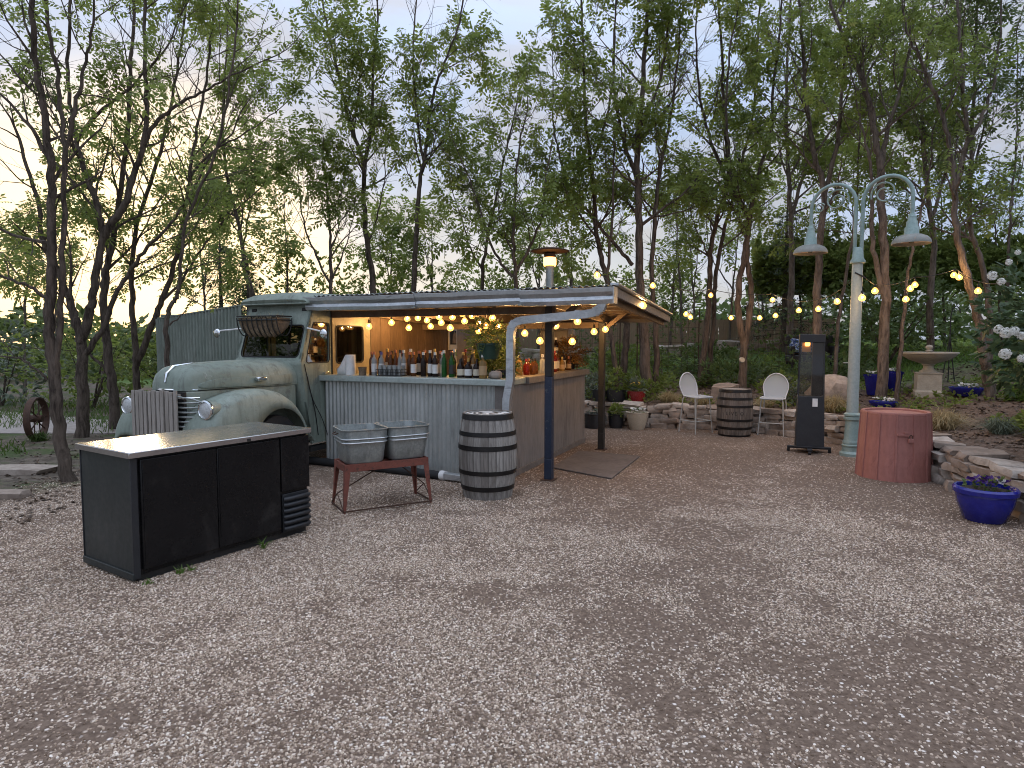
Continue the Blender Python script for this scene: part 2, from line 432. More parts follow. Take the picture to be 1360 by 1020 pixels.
stained(MAT['galv'], (0.20, 0.205, 0.19), 0.7, 0.50, 0.72, 1.5)
stained(MAT['galv'], (0.17, 0.10, 0.06), 0.65, 0.66, 0.76, 2.6)
stained(MAT['galv_shed'], (0.12, 0.125, 0.10), 0.6, 0.50, 0.72, 1.5)
stained(MAT['gutter'], (0.24, 0.25, 0.26), 0.75, 0.50, 0.68, 2.0, (1.2, 5, 5))
stained(MAT['siding'], (0.10, 0.085, 0.07), 0.6, 0.50, 0.70, 1.3)
stained(MAT['redpaint'], (0.20, 0.085, 0.07), 0.4, 0.52, 0.74, 1.4)
stained(MAT['redpaint'], (0.46, 0.26, 0.22), 0.4, 0.60, 0.74, 3.0, (1, 1, 1))
stained(MAT['blackbox'], (0.05, 0.047, 0.043), 0.55, 0.52, 0.75, 2.0, (1.5, 1.5, 1.0))
stained(MAT['coolerside'], (0.065, 0.066, 0.062), 0.5, 0.52, 0.75, 2.2, (1.5, 1.5, 1.0))
stained(MAT['trim'], (0.17, 0.18, 0.165), 0.6, 0.52, 0.70, 2.2, (2, 4, 4))
stained(MAT['blueglaze'], (0.05, 0.05, 0.10), 0.5, 0.55, 0.72, 2.0, (5, 5, 1))
stained(MAT['tub'], (0.17, 0.18, 0.175), 0.7, 0.50, 0.68, 1.8, (3, 3, 0.8))
stained(MAT['steel'], (0.30, 0.27, 0.24), 0.6, 0.52, 0.66, 1.6, (1.2, 2.4, 1))

def staves(name, cols, n_staves):
    n = N(name)
    t = n.n.new('ShaderNodeTexCoord'); sp = n.n.new('ShaderNodeSeparateXYZ'); n.l.new(t.outputs['Object'], sp.inputs[0])
    ang = n.math('ARCTAN2', sp.outputs[1], sp.outputs[0])
    k = n.math('FLOOR', n.math('MULTIPLY', ang, n_staves / (2 * math.pi)))
    wn_ = n.n.new('ShaderNodeTexWhiteNoise'); wn_.noise_dimensions = '1D'; n.l.new(k, wn_.inputs['W'])
    v = n.coord('Object', (14, 14, 1.3))
    g = n.noise(v, 2.2, 7, 0.7)
    st = n.noise(n.coord('Object', (3, 3, 0.6)), 2.4, 5, 0.7)
    c = n.ramp(wn_.outputs[0], [(0, cols[0]), (0.5, cols[1]), (1, cols[2])])
    c = n.mix(n.rng(g, 0.35, 0.75, 0, 0.65), c, tuple(x * 0.45 for x in cols[0]))
    c = n.mix(n.rng(st, 0.48, 0.66, 0, 0.6), c, cols[3])
    n.set(color=c, rough=0.85, spec=0.2); n.bump(g, 0.35, 0.006)
    return n.m
MAT['barrelwood'] = staves('weathered_oak_staves', [(0.22, 0.20, 0.18), (0.30, 0.28, 0.25), (0.38, 0.36, 0.33), (0.12, 0.105, 0.09)], 22)
MAT['barrelwood2'] = staves('brown_oak_staves', [(0.15, 0.125, 0.105), (0.20, 0.17, 0.145), (0.25, 0.215, 0.185), (0.085, 0.07, 0.06)], 22)
MAT['hoop'] = weathered('black_hoop_iron', (0.013, 0.012, 0.012), (0.028, 0.025, 0.023), (0.4, 0.6), 0.5, 10, bump=0.1)
MAT['barrelhead'] = weathered('white_painted_head', (0.68, 0.68, 0.65), (0.76, 0.76, 0.73), (0.6, 0.8), 0, 6, wear=(0.3, 0.29, 0.26), wear_at=(0.58, 0.7))
MAT['stencil'] = plain('black_stencil', (0.03, 0.028, 0.026), 0.8)

def leafmat(name, c0, c1, c2, trans=0.35):
    n = N(name)
    g = n.n.new('ShaderNodeNewGeometry')
    big = n.noise(n.worldpos(), 0.9, 3, 0.6)
    r = n.math('ADD', n.math('MULTIPLY', g.outputs['Random Per Island'], 0.65), n.math('MULTIPLY', n.rng(big, 0.3, 0.7), 0.35))
    c = n.ramp(r, [(0, c0), (0.55, c1), (1, c2)])
    n.set(color=c, rough=0.5, spec=0.3)
    tr = n.n.new('ShaderNodeBsdfTranslucent')
    n.l.new(n.mix(0.5, c, tuple(x * 1.6 for x in c2)), tr.inputs[0])
    ms = n.n.new('ShaderNodeMixShader'); ms.inputs[0].default_value = trans
    n.l.new(n.b.outputs[0], ms.inputs[1]); n.l.new(tr.outputs[0], ms.inputs[2]); n.l.new(ms.outputs[0], n.out.inputs[0])
    return n.m
MAT['leaf'] = leafmat('locust_leaf', (0.085, 0.122, 0.025), (0.150, 0.200, 0.044), (0.220, 0.272, 0.070), 0.5)
MAT['leaf_dark'] = leafmat('dark_leaf', (0.058, 0.088, 0.028), (0.095, 0.138, 0.042), (0.145, 0.19, 0.062), 0.4)
MAT['leaf_hedge'] = leafmat('hedge_leaf', (0.10, 0.14, 0.036), (0.155, 0.205, 0.052), (0.22, 0.265, 0.08), 0.4)
MAT['leaf_ever'] = leafmat('evergreen_needle', (0.020, 0.034, 0.018), (0.034, 0.05, 0.026), (0.055, 0.075, 0.036), 0.15)
MAT['leaf_bright'] = leafmat('fresh_leaf', (0.07, 0.13, 0.025), (0.11, 0.19, 0.035), (0.17, 0.26, 0.06), 0.4)
MAT['leaf_big'] = leafmat('bluish_green_leaf', (0.04, 0.075, 0.035), (0.065, 0.11, 0.05), (0.11, 0.16, 0.08), 0.25)
MAT['leaf_sage'] = leafmat('sage_leaf', (0.07, 0.095, 0.06), (0.12, 0.15, 0.10), (0.19, 0.22, 0.16), 0.2)
MAT['straw'] = leafmat('straw_grass', (0.24, 0.19, 0.09), (0.37, 0.30, 0.16), (0.50, 0.42, 0.26), 0.35)
MAT['rusty_fern'] = leafmat('rusty_fern', (0.11, 0.05, 0.015), (0.17, 0.085, 0.025), (0.22, 0.13, 0.04), 0.3)
MAT['litter'] = leafmat('dead_leaf_litter', (0.055, 0.035, 0.022), (0.10, 0.065, 0.042), (0.19, 0.135, 0.095), 0.05)
MAT['grassblade'] = leafmat('grass_blade', (0.05, 0.085, 0.02), (0.075, 0.125, 0.03), (0.12, 0.17, 0.045), 0.35)
MAT['petal_white'] = leafmat('white_petal', (0.55, 0.56, 0.52), (0.70, 0.70, 0.66), (0.82, 0.81, 0.77), 0.3)
MAT['petal_purple'] = leafmat('purple_petal', (0.02, 0.008, 0.06), (0.035, 0.012, 0.11), (0.08, 0.03, 0.2), 0.2)
MAT['petal_yellow'] = leafmat('yellow_petal', (0.6, 0.38, 0.05), (0.7, 0.46, 0.08), (0.8, 0.6, 0.15), 0.2)

def barkmat(name, c1, c2):
    n = N(name)
    v = n.worldpos((5, 5, 1.1))
    a = n.noise(v, 3.5, 7, 0.72, 0.4)
    b = n.noise(n.worldpos(), 2.0, 3, 0.6)
    c = n.mix(n.rng(a, 0.32, 0.68), c1, c2)
    c = n.mix(n.rng(b, 0.45, 0.7, 0, 0.4), c, tuple(x * 1.25 for x in c2))
    n.set(color=c, rough=0.92, spec=0.15); n.bump(a, 1.0, 0.05)
    return n.m
MAT['bark'] = barkmat('locust_bark', (0.040, 0.031, 0.025), (0.155, 0.122, 0.098))
MAT['bark_grey'] = barkmat('grey_bark', (0.06, 0.048, 0.04), (0.205, 0.168, 0.14))

def bulbmat():
    n = N('lit_amber_glass')
    tr = n.n.new('ShaderNodeBsdfTransparent'); em = n.n.new('ShaderNodeEmission'); em.inputs[0].default_value = (1.0, 0.40, 0.08, 1); em.inputs[1].default_value = 3.2
    ms = n.n.new('ShaderNodeMixShader'); ms.inputs[0].default_value = 0.45
    n.l.new(tr.outputs[0], ms.inputs[1]); n.l.new(em.outputs[0], ms.inputs[2]); n.l.new(ms.outputs[0], n.out.inputs[0])
    n.m.cycles.emission_sampling = 'NONE'
    return n.m
def filamentmat():
    n = N('hot_filament'); n.set(color=(0.9, 0.7, 0.4), rough=0.2); n.emit((1.0, 0.56, 0.21), 820.0)
    return n.m
MAT['filament'] = filamentmat()
MAT['bulb'] = bulbmat()
MAT['bulb_off'] = N('unlit_clear_bulb').set(color=(0.7, 0.55, 0.4), rough=0.1, trans=0.6).m

def stone_mat(name, a, b, c_):
    n = N(name)
    oi = n.n.new('ShaderNodeObjectInfo')
    v = n.worldpos()
    f = n.noise(v, 9, 7, 0.7)
    big = n.noise(v, 2.6, 4, 0.6)
    c = n.ramp(oi.outputs['Random'], [(0, a), (0.5, b), (1, c_)])
    c = n.mix(n.rng(f, 0.35, 0.7, 0, 0.55), c, tuple(x * 0.5 for x in a))
    c = n.mix(n.rng(big, 0.52, 0.68, 0, 0.45), c, (0.12, 0.09, 0.065))
    n.set(color=c, rough=0.92, spec=0.2); n.bump(f, 0.6, 0.015)
    return n.m
MAT['stone'] = stone_mat('wall_limestone', (0.29, 0.225, 0.18), (0.40, 0.335, 0.28), (0.52, 0.46, 0.40))
MAT['pebble'] = None

# frame of the bar and the truck: origin at the left foot of the counter, x along its front, y into it
BAR0 = gp(430, 614)
BAR_RZ = R(-23.25)
BU = Vector((math.cos(BAR_RZ), math.sin(BAR_RZ), 0)); BV = Vector((-math.sin(BAR_RZ), math.cos(BAR_RZ), 0))
def bp(x, y, z=0.0): return BAR0 + BU * x + BV * y + Vector((0, 0, z))

# ------------------------------------------------------------------ ground
WALL = [(4.7, 0.5), (4.72, 3.0), (4.8, 5.0), (4.88, 5.9), (4.98, 6.6), (5.2, 7.5), (5.45, 8.5), (5.6, 9.4), (5.5, 10.2), (5.15, 11.0), (4.5, 11.75), (3.7, 12.2), (2.6, 12.5), (1.2, 13.0), (-1.0, 14.2), (-4.0, 17.0), (-8.0, 22.0)]
WC = Vector((0.0, 5.0))
_wa = [math.atan2(y - WC.y, x - WC.x) for x, y in WALL]
_wr = [math.hypot(x - WC.x, y - WC.y) for x, y in WALL]
def wall_r(a):
    if a <= _wa[0]: return _wr[0]
    for k in range(len(_wa) - 1):
        if a <= _wa[k + 1]:
            return lerp(_wr[k], _wr[k + 1], (a - _wa[k]) / (_wa[k + 1] - _wa[k]))
    return _wr[-1]
def _taper(a): return 1 - sstep(R(95), R(125), a)
def bed_h(x, y):
    a = math.atan2(y - WC.y, x - WC.x); r = math.hypot(x - WC.x, y - WC.y)
    if a < -2: return 0.0
    t = r - wall_r(a)
    if t <= 0: return 0.0
    h = 0.36 + 0.125 * min(t, 8) + 0.02 * max(0, min(t, 30) - 8) + 0.03 * math.sin(x * 1.7 + y) * math.sin(y * 1.3)
    return h * _taper(a)

def ground_material():
    n = N('gravel_and_dirt')
    p = n.worldpos()
    # fine crushed stone in packed dirt
    patch = n.noise(p, 0.55, 4, 0.62, 0.3)
    patch2 = n.noise(p, 2.1, 5, 0.65)
    cover = n.math('ADD', n.math('MULTIPLY', patch, 0.6), n.math('MULTIPLY', patch2, 0.4))
    sy = n.n.new('ShaderNodeSeparateXYZ'); n.l.new(p, sy.inputs[0])
    cover = n.math('ADD', cover, n.math('ADD', n.rng(sy.outputs[0], 1.6, -1.6, -0.04, 0.03), n.rng(sy.outputs[1], 4.0, 9.0, 0.01, -0.035)))
    cover = n.rng(cover, 0.42, 0.58)
    cell = n.voro(p, 62, 'Color'); cd_ = n.voro(p, 62, 'Distance')
    sepc = n.n.new('ShaderNodeSeparateColor'); n.l.new(cell, sepc.inputs[0])
    cell2 = n.voro(p, 28, 'Color'); sep2 = n.n.new('ShaderNodeSeparateColor'); n.l.new(cell2, sep2.inputs[0])
    stone = n.ramp(sepc.outputs[0], [(0.0, (0.125, 0.088, 0.068)), (0.35, (0.27, 0.197, 0.146)), (0.65, (0.455, 0.35, 0.272)), (0.90, (0.66, 0.555, 0.46)), (1.0, (0.80, 0.73, 0.66))])
    dn = n.noise(p, 26, 6, 0.75)
    dirt = n.mix(n.rng(dn, 0.3, 0.7), (0.10, 0.068, 0.049), (0.21, 0.152, 0.113))
    has = n.math('GREATER_THAN', n.math('ADD', sepc.outputs[1], n.math('MULTIPLY', cover, 0.85)), 0.80)
    edge = n.rng(cd_, 0.35, 0.62, 1.0, 0.25)
    yard = n.mix(n.math('MULTIPLY', has, edge), dirt, stone)
    bigs = n.math('GREATER_THAN', sep2.outputs[0], 0.965)
    # past the yard: earth, leaf litter and thin grass
    sx = n.n.new('ShaderNodeSeparateXYZ'); n.l.new(p, sx.inputs[0])
    warp = n.math('MULTIPLY', n.math('SUBTRACT', n.noise(p, 0.8, 3, 0.6), 0.5), 2.6)
    m1 = n.rng(n.math('ADD', n.math('ADD', n.math('MULTIPLY', sx.outputs[0], -1.0), n.math('MULTIPLY', sx.outputs[1], 0.45)), warp), 7.6, 9.0)
    m2 = n.rng(n.math('ADD', sx.outputs[1], warp), 12.6, 14.4)
    earth = n.mix(n.rng(n.noise(p, 5, 6, 0.7), 0.35, 0.68), (0.075, 0.06, 0.046), (0.17, 0.14, 0.11))
    gm = n.rng(n.noise(p, 0.7, 5, 0.65), 0.46, 0.6)
    grass = n.mix(n.rng(n.noise(p, 18, 4, 0.7), 0.3, 0.7), (0.035, 0.055, 0.018), (0.085, 0.115, 0.04))
    outer = n.mix(gm, earth, grass)
    c = n.mix(n.math('MAXIMUM', m1, m2), yard, outer)
    n.set(color=c, rough=0.93, spec=0.2)
    h = n.math('ADD', n.math('MULTIPLY', n.math('MULTIPLY', has, n.rng(cd_, 0.0, 0.6, 1, 0)), 0.8), n.math('MULTIPLY', dn, 0.5))
    n.bump(h, 0.55, 0.012)
    return n.m
MAT['ground'] = ground_material()
g = MB()
xs = [-500, -120, -40, -16, -8, 0, 8, 16, 40, 120, 500]; ys = [-60, -10, 0, 8, 16, 30, 60, 120, 300, 900]
g.add([(x, y, 0) for y in ys for x in xs], [(j * 11 + i, j * 11 + i + 1, (j + 1) * 11 + i + 1, (j + 1) * 11 + i) for j in range(9) for i in range(10)])
o = g.build('ground', MAT['ground'], smooth=0); o['kind'] = 'structure'; o['label'] = 'pinkish grey gravel yard with bare dirt patches'

# the planted bed behind the low stone wall, rising to the back
def bed_material():
    n = N('mulch_and_undergrowth')
    p = n.worldpos()
    f = n.noise(p, 22, 7, 0.75, 0.5)
    m = n.mix(n.rng(f, 0.3, 0.7), (0.075, 0.052, 0.039), (0.21, 0.15, 0.115))
    chips = n.voro(p, 34, 'Color'); sc_ = n.n.new('ShaderNodeSeparateColor'); n.l.new(chips, sc_.inputs[0])
    m = n.mix(n.math('MULTIPLY', n.math('GREATER_THAN', sc_.outputs[0], 0.86), 0.6), m, (0.23, 0.18, 0.14))
    sx = n.n.new('ShaderNodeSeparateXYZ'); n.l.new(p, sx.inputs[0])
    far = n.rng(n.math('ADD', n.math('ADD', sx.outputs[1], n.math('MULTIPLY', sx.outputs[0], 0.45)), n.math('MULTIPLY', n.noise(p, 0.6, 4, 0.6), 5)), 18.5, 21.5)
    gr = n.mix(n.rng(n.noise(p, 16, 5, 0.7), 0.3, 0.7), (0.06, 0.105, 0.03), (0.125, 0.19, 0.055))
    c = n.mix(far, m, gr)
    n.set(color=c, rough=0.95, spec=0.15); n.bump(f, 0.7, 0.03)
    return n.m
MAT['bed'] = bed_material()
g = MB()
angs = np.linspace(R(-40), R(128), 110); ts = [0.05, 0.3, 0.6, 1, 1.5, 2, 2.6, 3.3, 4.2, 5.2, 6.5, 8, 10, 13, 17, 23, 32, 60, 140]
for a in angs:
    for t in ts:
        r = wall_r(a) + t
        x, y = WC.x + r * math.cos(a), WC.y + r * math.sin(a)
        h = max(0.012, bed_h(x, y))
        if t < 0.2: h -= 0.10
        g.v.append((x, y, h))
nt = len(ts)
for i in range(len(angs) - 1):
    for j in range(nt - 1):
        g.f.append((i * nt + j, i * nt + j + 1, (i + 1) * nt + j + 1, (i + 1) * nt + j))
o = g.build('garden_terrain', MAT['bed'], smooth=180); o['kind'] = 'structure'; o['label'] = 'mulched garden bed rising behind the low stone wall'

# pale track on the far side of the left trees
n = N('pale_track_dirt'); p = n.worldpos(); f = n.noise(p, 9, 6, 0.7)
n.set(color=n.mix(n.rng(f, 0.3, 0.7), (0.26, 0.225, 0.20), (0.36, 0.32, 0.29)), rough=0.95); n.bump(f, 0.3, 0.02); MAT['path'] = n.m
g = MB()
line = [(-26, 17.6, 1.5), (-19, 15.6, 1.5), (-14, 14.2, 1.45), (-11, 13.2, 1.35), (-9, 12.5, 1.1), (-7.4, 12.3, 0.8), (-5.6, 13.2, 0.7), (-4.5, 15.0, 0.6)]
for k, (x, y, w) in enumerate(line):
    a = Vector(line[max(k - 1, 0)][:2]); b = Vector(line[min(k + 1, len(line) - 1)][:2]); d = (b - a).normalized(); q = Vector((-d.y, d.x))
    for sgn in (-1, -0.4, 0.3, 1):
        jj = 1 + 0.14 * math.sin(k * 2.3 + sgn * 3)
        g.v.append((x + q.x * w * sgn * jj, y + q.y * w * sgn * jj, 0.006 + 0.02 * (1 - abs(sgn))))
for k in range(len(line) - 1):
    for i in range(3): g.f.append((k * 4 + i, k * 4 + i + 1, k * 4 + 5 + i, k * 4 + 4 + i))
o = g.build('path', MAT['path'], smooth=180); o['kind'] = 'structure'; o['label'] = 'pale dirt track passing behind the left trees'

# loose crushed stone lying in the yard
def pebble_material():
    n = N('crushed_stone')
    oi = n.n.new('ShaderNodeObjectInfo')
    c = n.ramp(oi.outputs['Random'], [(0.0, (0.13, 0.089, 0.062)), (0.27, (0.255, 0.182, 0.128)), (0.55, (0.43, 0.325, 0.24)), (0.80, (0.625, 0.505, 0.395)), (0.94, (0.80, 0.695, 0.58)), (1.0, (0.88, 0.80, 0.70))])
    n.set(color=c, rough=0.85, spec=0.25)
    return n.m
MAT['pebble'] = pebble_material()
def gravel():
    g = MB()
    rows = [1.7, 3.2, 5.0, 7.0, 9.0]
    for y in rows:
        w = 0.95 * y + 0.6
        g.v += [(-min(w, 5.6), y, 0.001), (min(w, 4.7), y, 0.001)]
    for k in range(len(rows) - 1): g.f.append((2 * k, 2 * k + 1, 2 * k + 3, 2 * k + 2))
    o = g.build('gravel', MAT['pebble'], smooth=0)
    o['kind'] = 'stuff'; o['label'] = 'loose crushed stone scattered over the yard'; o['category'] = 'gravel'
    t = bpy.data.node_groups.new('scatter_gravel', 'GeometryNodeTree')
    t.interface.new_socket('Geometry', in_out='INPUT', socket_type='NodeSocketGeometry')
    t.interface.new_socket('Geometry', in_out='OUTPUT', socket_type='NodeSocketGeometry')
    nn, ll = t.nodes, t.links
    gi, go = nn.new('NodeGroupInput'), nn.new('NodeGroupOutput')
    pos = nn.new('GeometryNodeInputPosition')
    def mth(op, a, b):
        m = nn.new('ShaderNodeMath'); m.operation = op
        for k, x in enumerate((a, b)):
            if isinstance(x, (int, float)): m.inputs[k].default_value = x
            else: ll.new(x, m.inputs[k])
        return m.outputs[0]
    def noi(sc, de, ro, di):
        q = nn.new('ShaderNodeTexNoise'); ll.new(pos.outputs[0], q.inputs['Vector'])
        q.inputs['Scale'].default_value = sc; q.inputs['Detail'].default_value = de; q.inputs['Roughness'].default_value = ro; q.inputs['Distortion'].default_value = di
        return q.outputs[0]
    cov = mth('ADD', mth('MULTIPLY', noi(0.55, 4, 0.62, 0.3), 0.6), mth('MULTIPLY', noi(2.1, 5, 0.65, 0), 0.4))
    def mr(v, a, b, c, d):
        q = nn.new('ShaderNodeMapRange'); q.interpolation_type = 'SMOOTHSTEP'; ll.new(v, q.inputs['Value'])
        for k, x in zip(('From Min', 'From Max', 'To Min', 'To Max'), (a, b, c, d)): q.inputs[k].default_value = x
        return q.outputs[0]
    sx = nn.new('ShaderNodeSeparateXYZ'); ll.new(pos.outputs[0], sx.inputs[0])
    cov = mth('ADD', cov, mth('ADD', mr(sx.outputs[0], 1.6, -1.6, -0.04, 0.03), mr(sx.outputs[1], 4.0, 9.0, 0.01, -0.035)))
    dens = mth('MULTIPLY', mr(cov, 0.42, 0.58, 1200.0, 9000.0), mr(sx.outputs[1], 4.0, 8.2, 1.0, 0.08))
    dp = nn.new('GeometryNodeDistributePointsOnFaces'); dp.distribute_method = 'RANDOM'
    ll.new(gi.outputs[0], dp.inputs['Mesh'])
    # density varies inside one big face: scatter evenly at the maximum, then drop points by the field
    dp.inputs['Density'].default_value = 9000.0
    rv = nn.new('FunctionNodeRandomValue'); rv.data_type = 'FLOAT'
    rv.inputs[2].default_value = 0.0; rv.inputs[3].default_value = 9000.0; rv.inputs['Seed'].default_value = 5
    cmpn = nn.new('FunctionNodeCompare'); cmpn.data_type = 'FLOAT'; cmpn.operation = 'GREATER_THAN'
    ll.new(rv.outputs[1], cmpn.inputs[0]); ll.new(dens, cmpn.inputs[1])
    dele = nn.new('GeometryNodeDeleteGeometry'); dele.domain = 'POINT'
    ll.new(dp.outputs['Points'], dele.inputs['Geometry']); ll.new(cmpn.outputs[0], dele.inputs['Selection'])
    ico = nn.new('GeometryNodeMeshIcoSphere'); ico.inputs['Radius'].default_value = 1.0; ico.inputs['Subdivisions'].default_value = 1
    sm = nn.new('GeometryNodeSetMaterial'); sm.inputs['Material'].default_value = MAT['pebble']
    ll.new(ico.outputs[0], sm.inputs['Geometry'])
    inst = nn.new('GeometryNodeInstanceOnPoints')
    ll.new(dele.outputs[0], inst.inputs['Points']); ll.new(sm.outputs[0], inst.inputs['Instance'])
    rs = nn.new('FunctionNodeRandomValue'); rs.data_type = 'FLOAT_VECTOR'
    rs.inputs[0].default_value = (0.0032, 0.0026, 0.0024); rs.inputs[1].default_value = (0.0098, 0.0074, 0.0068)
    rr = nn.new('FunctionNodeRandomValue'); rr.data_type = 'FLOAT_VECTOR'; rr.inputs['Seed'].default_value = 3
    rr.inputs[0].default_value = (-0.5, -0.5, 0); rr.inputs[1].default_value = (0.5, 0.5, 6.28)
    ll.new(rs.outputs[0], inst.inputs['Scale']); ll.new(rr.outputs[0], inst.inputs['Rotation'])
    ll.new(inst.outputs[0], go.inputs[0])
    m = o.modifiers.new('scatter', 'NODES'); m.node_group = t
gravel()

# ------------------------------------------------------------------ trees
def cat(pts, sub=5):
    pts = [Vector(p) for p in pts]
    if len(pts) < 3: 
        return [pts[0].lerp(pts[-1], i / sub) for i in range(sub + 1)]
    out = []
    for i in range(len(pts) - 1):
        p0, p1, p2, p3 = pts[max(i - 1, 0)], pts[i], pts[i + 1], pts[min(i + 2, len(pts) - 1)]
        for k in range(sub):
            t = k / sub
            out.append(0.5 * ((2 * p1) + (p2 - p0) * t + (2 * p0 - 5 * p1 + 4 * p2 - p3) * t * t + (3 * p1 - p0 - 3 * p2 + p3) * t ** 3))
    out.append(pts[-1])
    return out

def leaf_template(pairs, w, l, droop, seed):
    rg = np.random.default_rng(seed); q = []
    def leaflet(base, d, ln, wd):
        side = np.array([-d[1], d[0], 0.0]); tilt = rg.normal(0, 0.25)
        side = side + np.array([0, 0, tilt])
        q.extend([base, base + d * ln * 0.5 + side * wd * 0.5, base + d * ln, base + d * ln * 0.5 - side * wd * 0.5])
    for i in range(pairs):
        x = 0.22 + 0.72 * i / max(1, pairs - 1)
        b = np.array([x, 0, -droop * x * x])
        for sgn in (-1, 1):
            a = math.radians(62) * sgn + rg.normal(0, 0.12)
            d = np.array([math.cos(a), math.sin(a), -0.35 - 0.3 * rg.random()]); d /= np.linalg.norm(d)
            leaflet(b, d, l * (0.85 + 0.3 * rg.random()), w)
    b = np.array([0.96, 0, -droop * 0.92]); d = np.array([1, 0, -0.5]); d /= np.linalg.norm(d)
    leaflet(b, d, l, w)
    return np.array(q)
PINNATE = [leaf_template(4, 0.20, 0.40, 0.36, k) for k in range(4)]

def place_leaves(name, pos, dirs, size, rg, mat, templates=PINNATE):
    pos = np.asarray(pos, dtype=float); dirs = np.asarray(dirs, dtype=float); n = len(pos)
    if n == 0: return None
    d = dirs / (np.linalg.norm(dirs, axis=1, keepdims=True) + 1e-9)
    up = np.tile([0, 0, 1.0], (n, 1)) + rg.normal(0, 0.35, (n, 3))
    y = np.cross(up, d); y /= (np.linalg.norm(y, axis=1, keepdims=True) + 1e-9)
    z = np.cross(d, y)
    s = size * rg.uniform(0.7, 1.25, n)
    parts = []
    which = rg.integers(0, len(templates), n)
    for k, T in enumerate(templates):
        m = which == k
        if not m.any(): continue
        F = np.stack([d[m], y[m], z[m]], axis=1)                # rows: local axes
        v = np.einsum('pk,nkc->npc', T, F) * s[m][:, None, None] + pos[m][:, None, :]
        parts.append(v.reshape(-1, 3))
    return fast_mesh(name, np.concatenate(parts), 4, mat)

def rvec(rnd):
    while True:
        v = Vector((rnd.uniform(-1, 1), rnd.uniform(-1, 1), rnd.uniform(-1, 1)))
        if 0.05 < v.length < 1: return v.normalized()

def tree(label, stems, seed, name='locust_tree', cat_='tree', group='locust trees round the yard', dens=3.4, blen=1.5, leaf=0.2, leafy=0.8, twigs=5.0, per_twig=5, mat='leaf', bark='bark', spread=(35, 70), t0=0.4, lift=0.25, parent_base=None):
    rnd = random.Random(seed); rg = np.random.default_rng(seed)
    base = Vector(stems[0][0][0]) if parent_base is None else parent_base
    root = thing(name, label, cat_, base, 0, group)
    w = MB(); LP, LD = [], []
    def twig(p, d, ln, r, has):
        pts = [p]
        for k in range(3):
            d = (d + rvec(rnd) * 0.28 + Vector((0, 0, 0.06))).normalized()
            pts.append(pts[-1] + d * ln / 3)
        w.tube([q - base for q in pts], [r, r * 0.8, r * 0.6, r * 0.35], 3, False)
        if has:
            for k in range(per_twig):
                t = rnd.uniform(0.15, 1.0) * 3
                i = min(2, int(t)); q = pts[i].lerp(pts[i + 1], t - i)
                ld = (d * 0.6 + rvec(rnd) * 0.9 + Vector((0, 0, -0.28))).normalized()
                LP.append(tuple(q - base)); LD.append(tuple(ld))
    def branch(p, d, ln, r, has, lvl):
        nseg = 5; pts = [p]
        for k in range(nseg):
            d = (d + rvec(rnd) * 0.22 + Vector((0, 0, lift * 0.3))).normalized()
            pts.append(pts[-1] + d * ln / nseg)
        rs = [lerp(r, max(0.004, r * 0.3), k / nseg) for k in range(nseg + 1)]
        w.tube([q - base for q in pts], rs, 5 if r > 0.018 else 4, False)
        cnt = max(2, int(ln * twigs))
        for k in range(cnt):
            t = rnd.uniform(0.25, 1.0) * nseg
            i = min(nseg - 1, int(t)); q = pts[i].lerp(pts[i + 1], t - i)
            tg = (pts[i + 1] - pts[i]).normalized()
            td = (tg * 0.7 + rvec(rnd) * 0.8 + Vector((0, 0, 0.1))).normalized()
            twig(q, td, rnd.uniform(0.25, 0.6), max(0.0035, rs[i] * 0.35), has and rnd.random() < 0.92)
        if lvl > 0 and ln > 0.8:
            for k in range(rnd.choice((1, 2, 2))):
                i = rnd.choice((1, 2, 3))
                tg = (pts[i + 1] - pts[i]).normalized()
                bd = (tg + rvec(rnd) * 0.9).normalized()
                branch(pts[i], bd, ln * rnd.uniform(0.4, 0.65), rs[i] * 0.6, has, lvl - 1)
        twig(pts[-1], d, 0.45, 0.004, has)
    for st in stems:
        pts, r0, r1 = st[0], st[1], st[2]
        s0 = st[3] if len(st) > 3 else t0
        sm = cat(pts, 5)
        # small natural kinks
        for k in range(1, len(sm) - 1): sm[k] = sm[k] + rvec(rnd) * 0.018
        n = len(sm); rs = [0.88 * lerp(r0, r1, (k / (n - 1)) ** 0.8) for k in range(n)]
        if st is stems[0]: rs[0] *= 1.35; rs[1] *= 1.12
        w.tube([q - base for q in sm], rs, 9 if r0 > 0.05 else 6, False)
        L = sum((sm[k + 1] - sm[k]).length for k in range(n - 1))
        cnt = int(L * (1 - s0) * dens)
        for k in range(cnt):
            t = lerp(s0, 1.0, ((k + rnd.random()) / cnt)) * (n - 1)
            i = min(n - 2, int(t)); q = sm[i].lerp(sm[i + 1], t - i)
            tg = (sm[i + 1] - sm[i]).normalized()
            x = tg.orthogonal().normalized(); az = rnd.uniform(0, 6.283); pr_ = Quaternion(tg, az) @ x
            an = R(rnd.uniform(*spread))
            d = (tg * math.cos(an) + pr_ * math.sin(an) + Vector((0, 0, lift * 0.5))).normalized()
            f = (t / (n - 1) - s0) / max(1e-3, 1 - s0)
            ln = blen * lerp(1.0, 0.6, f) * rnd.uniform(0.6, 1.25)
            branch(q, d, ln, min(rs[i] * 0.5, 0.012 + 0.016 * ln), rnd.random() < leafy * 0.66, 1)
        branch(sm[-1], (sm[-1] - sm[-2]).normalized(), blen * 0.7, r1, True, 1)
    w.build('trunk', MAT[bark], root, smooth=60)
    me = place_leaves('crown', LP, LD, leaf * 1.2, rg, MAT[mat])
    if me: link('crown', me, None, root)
    return root

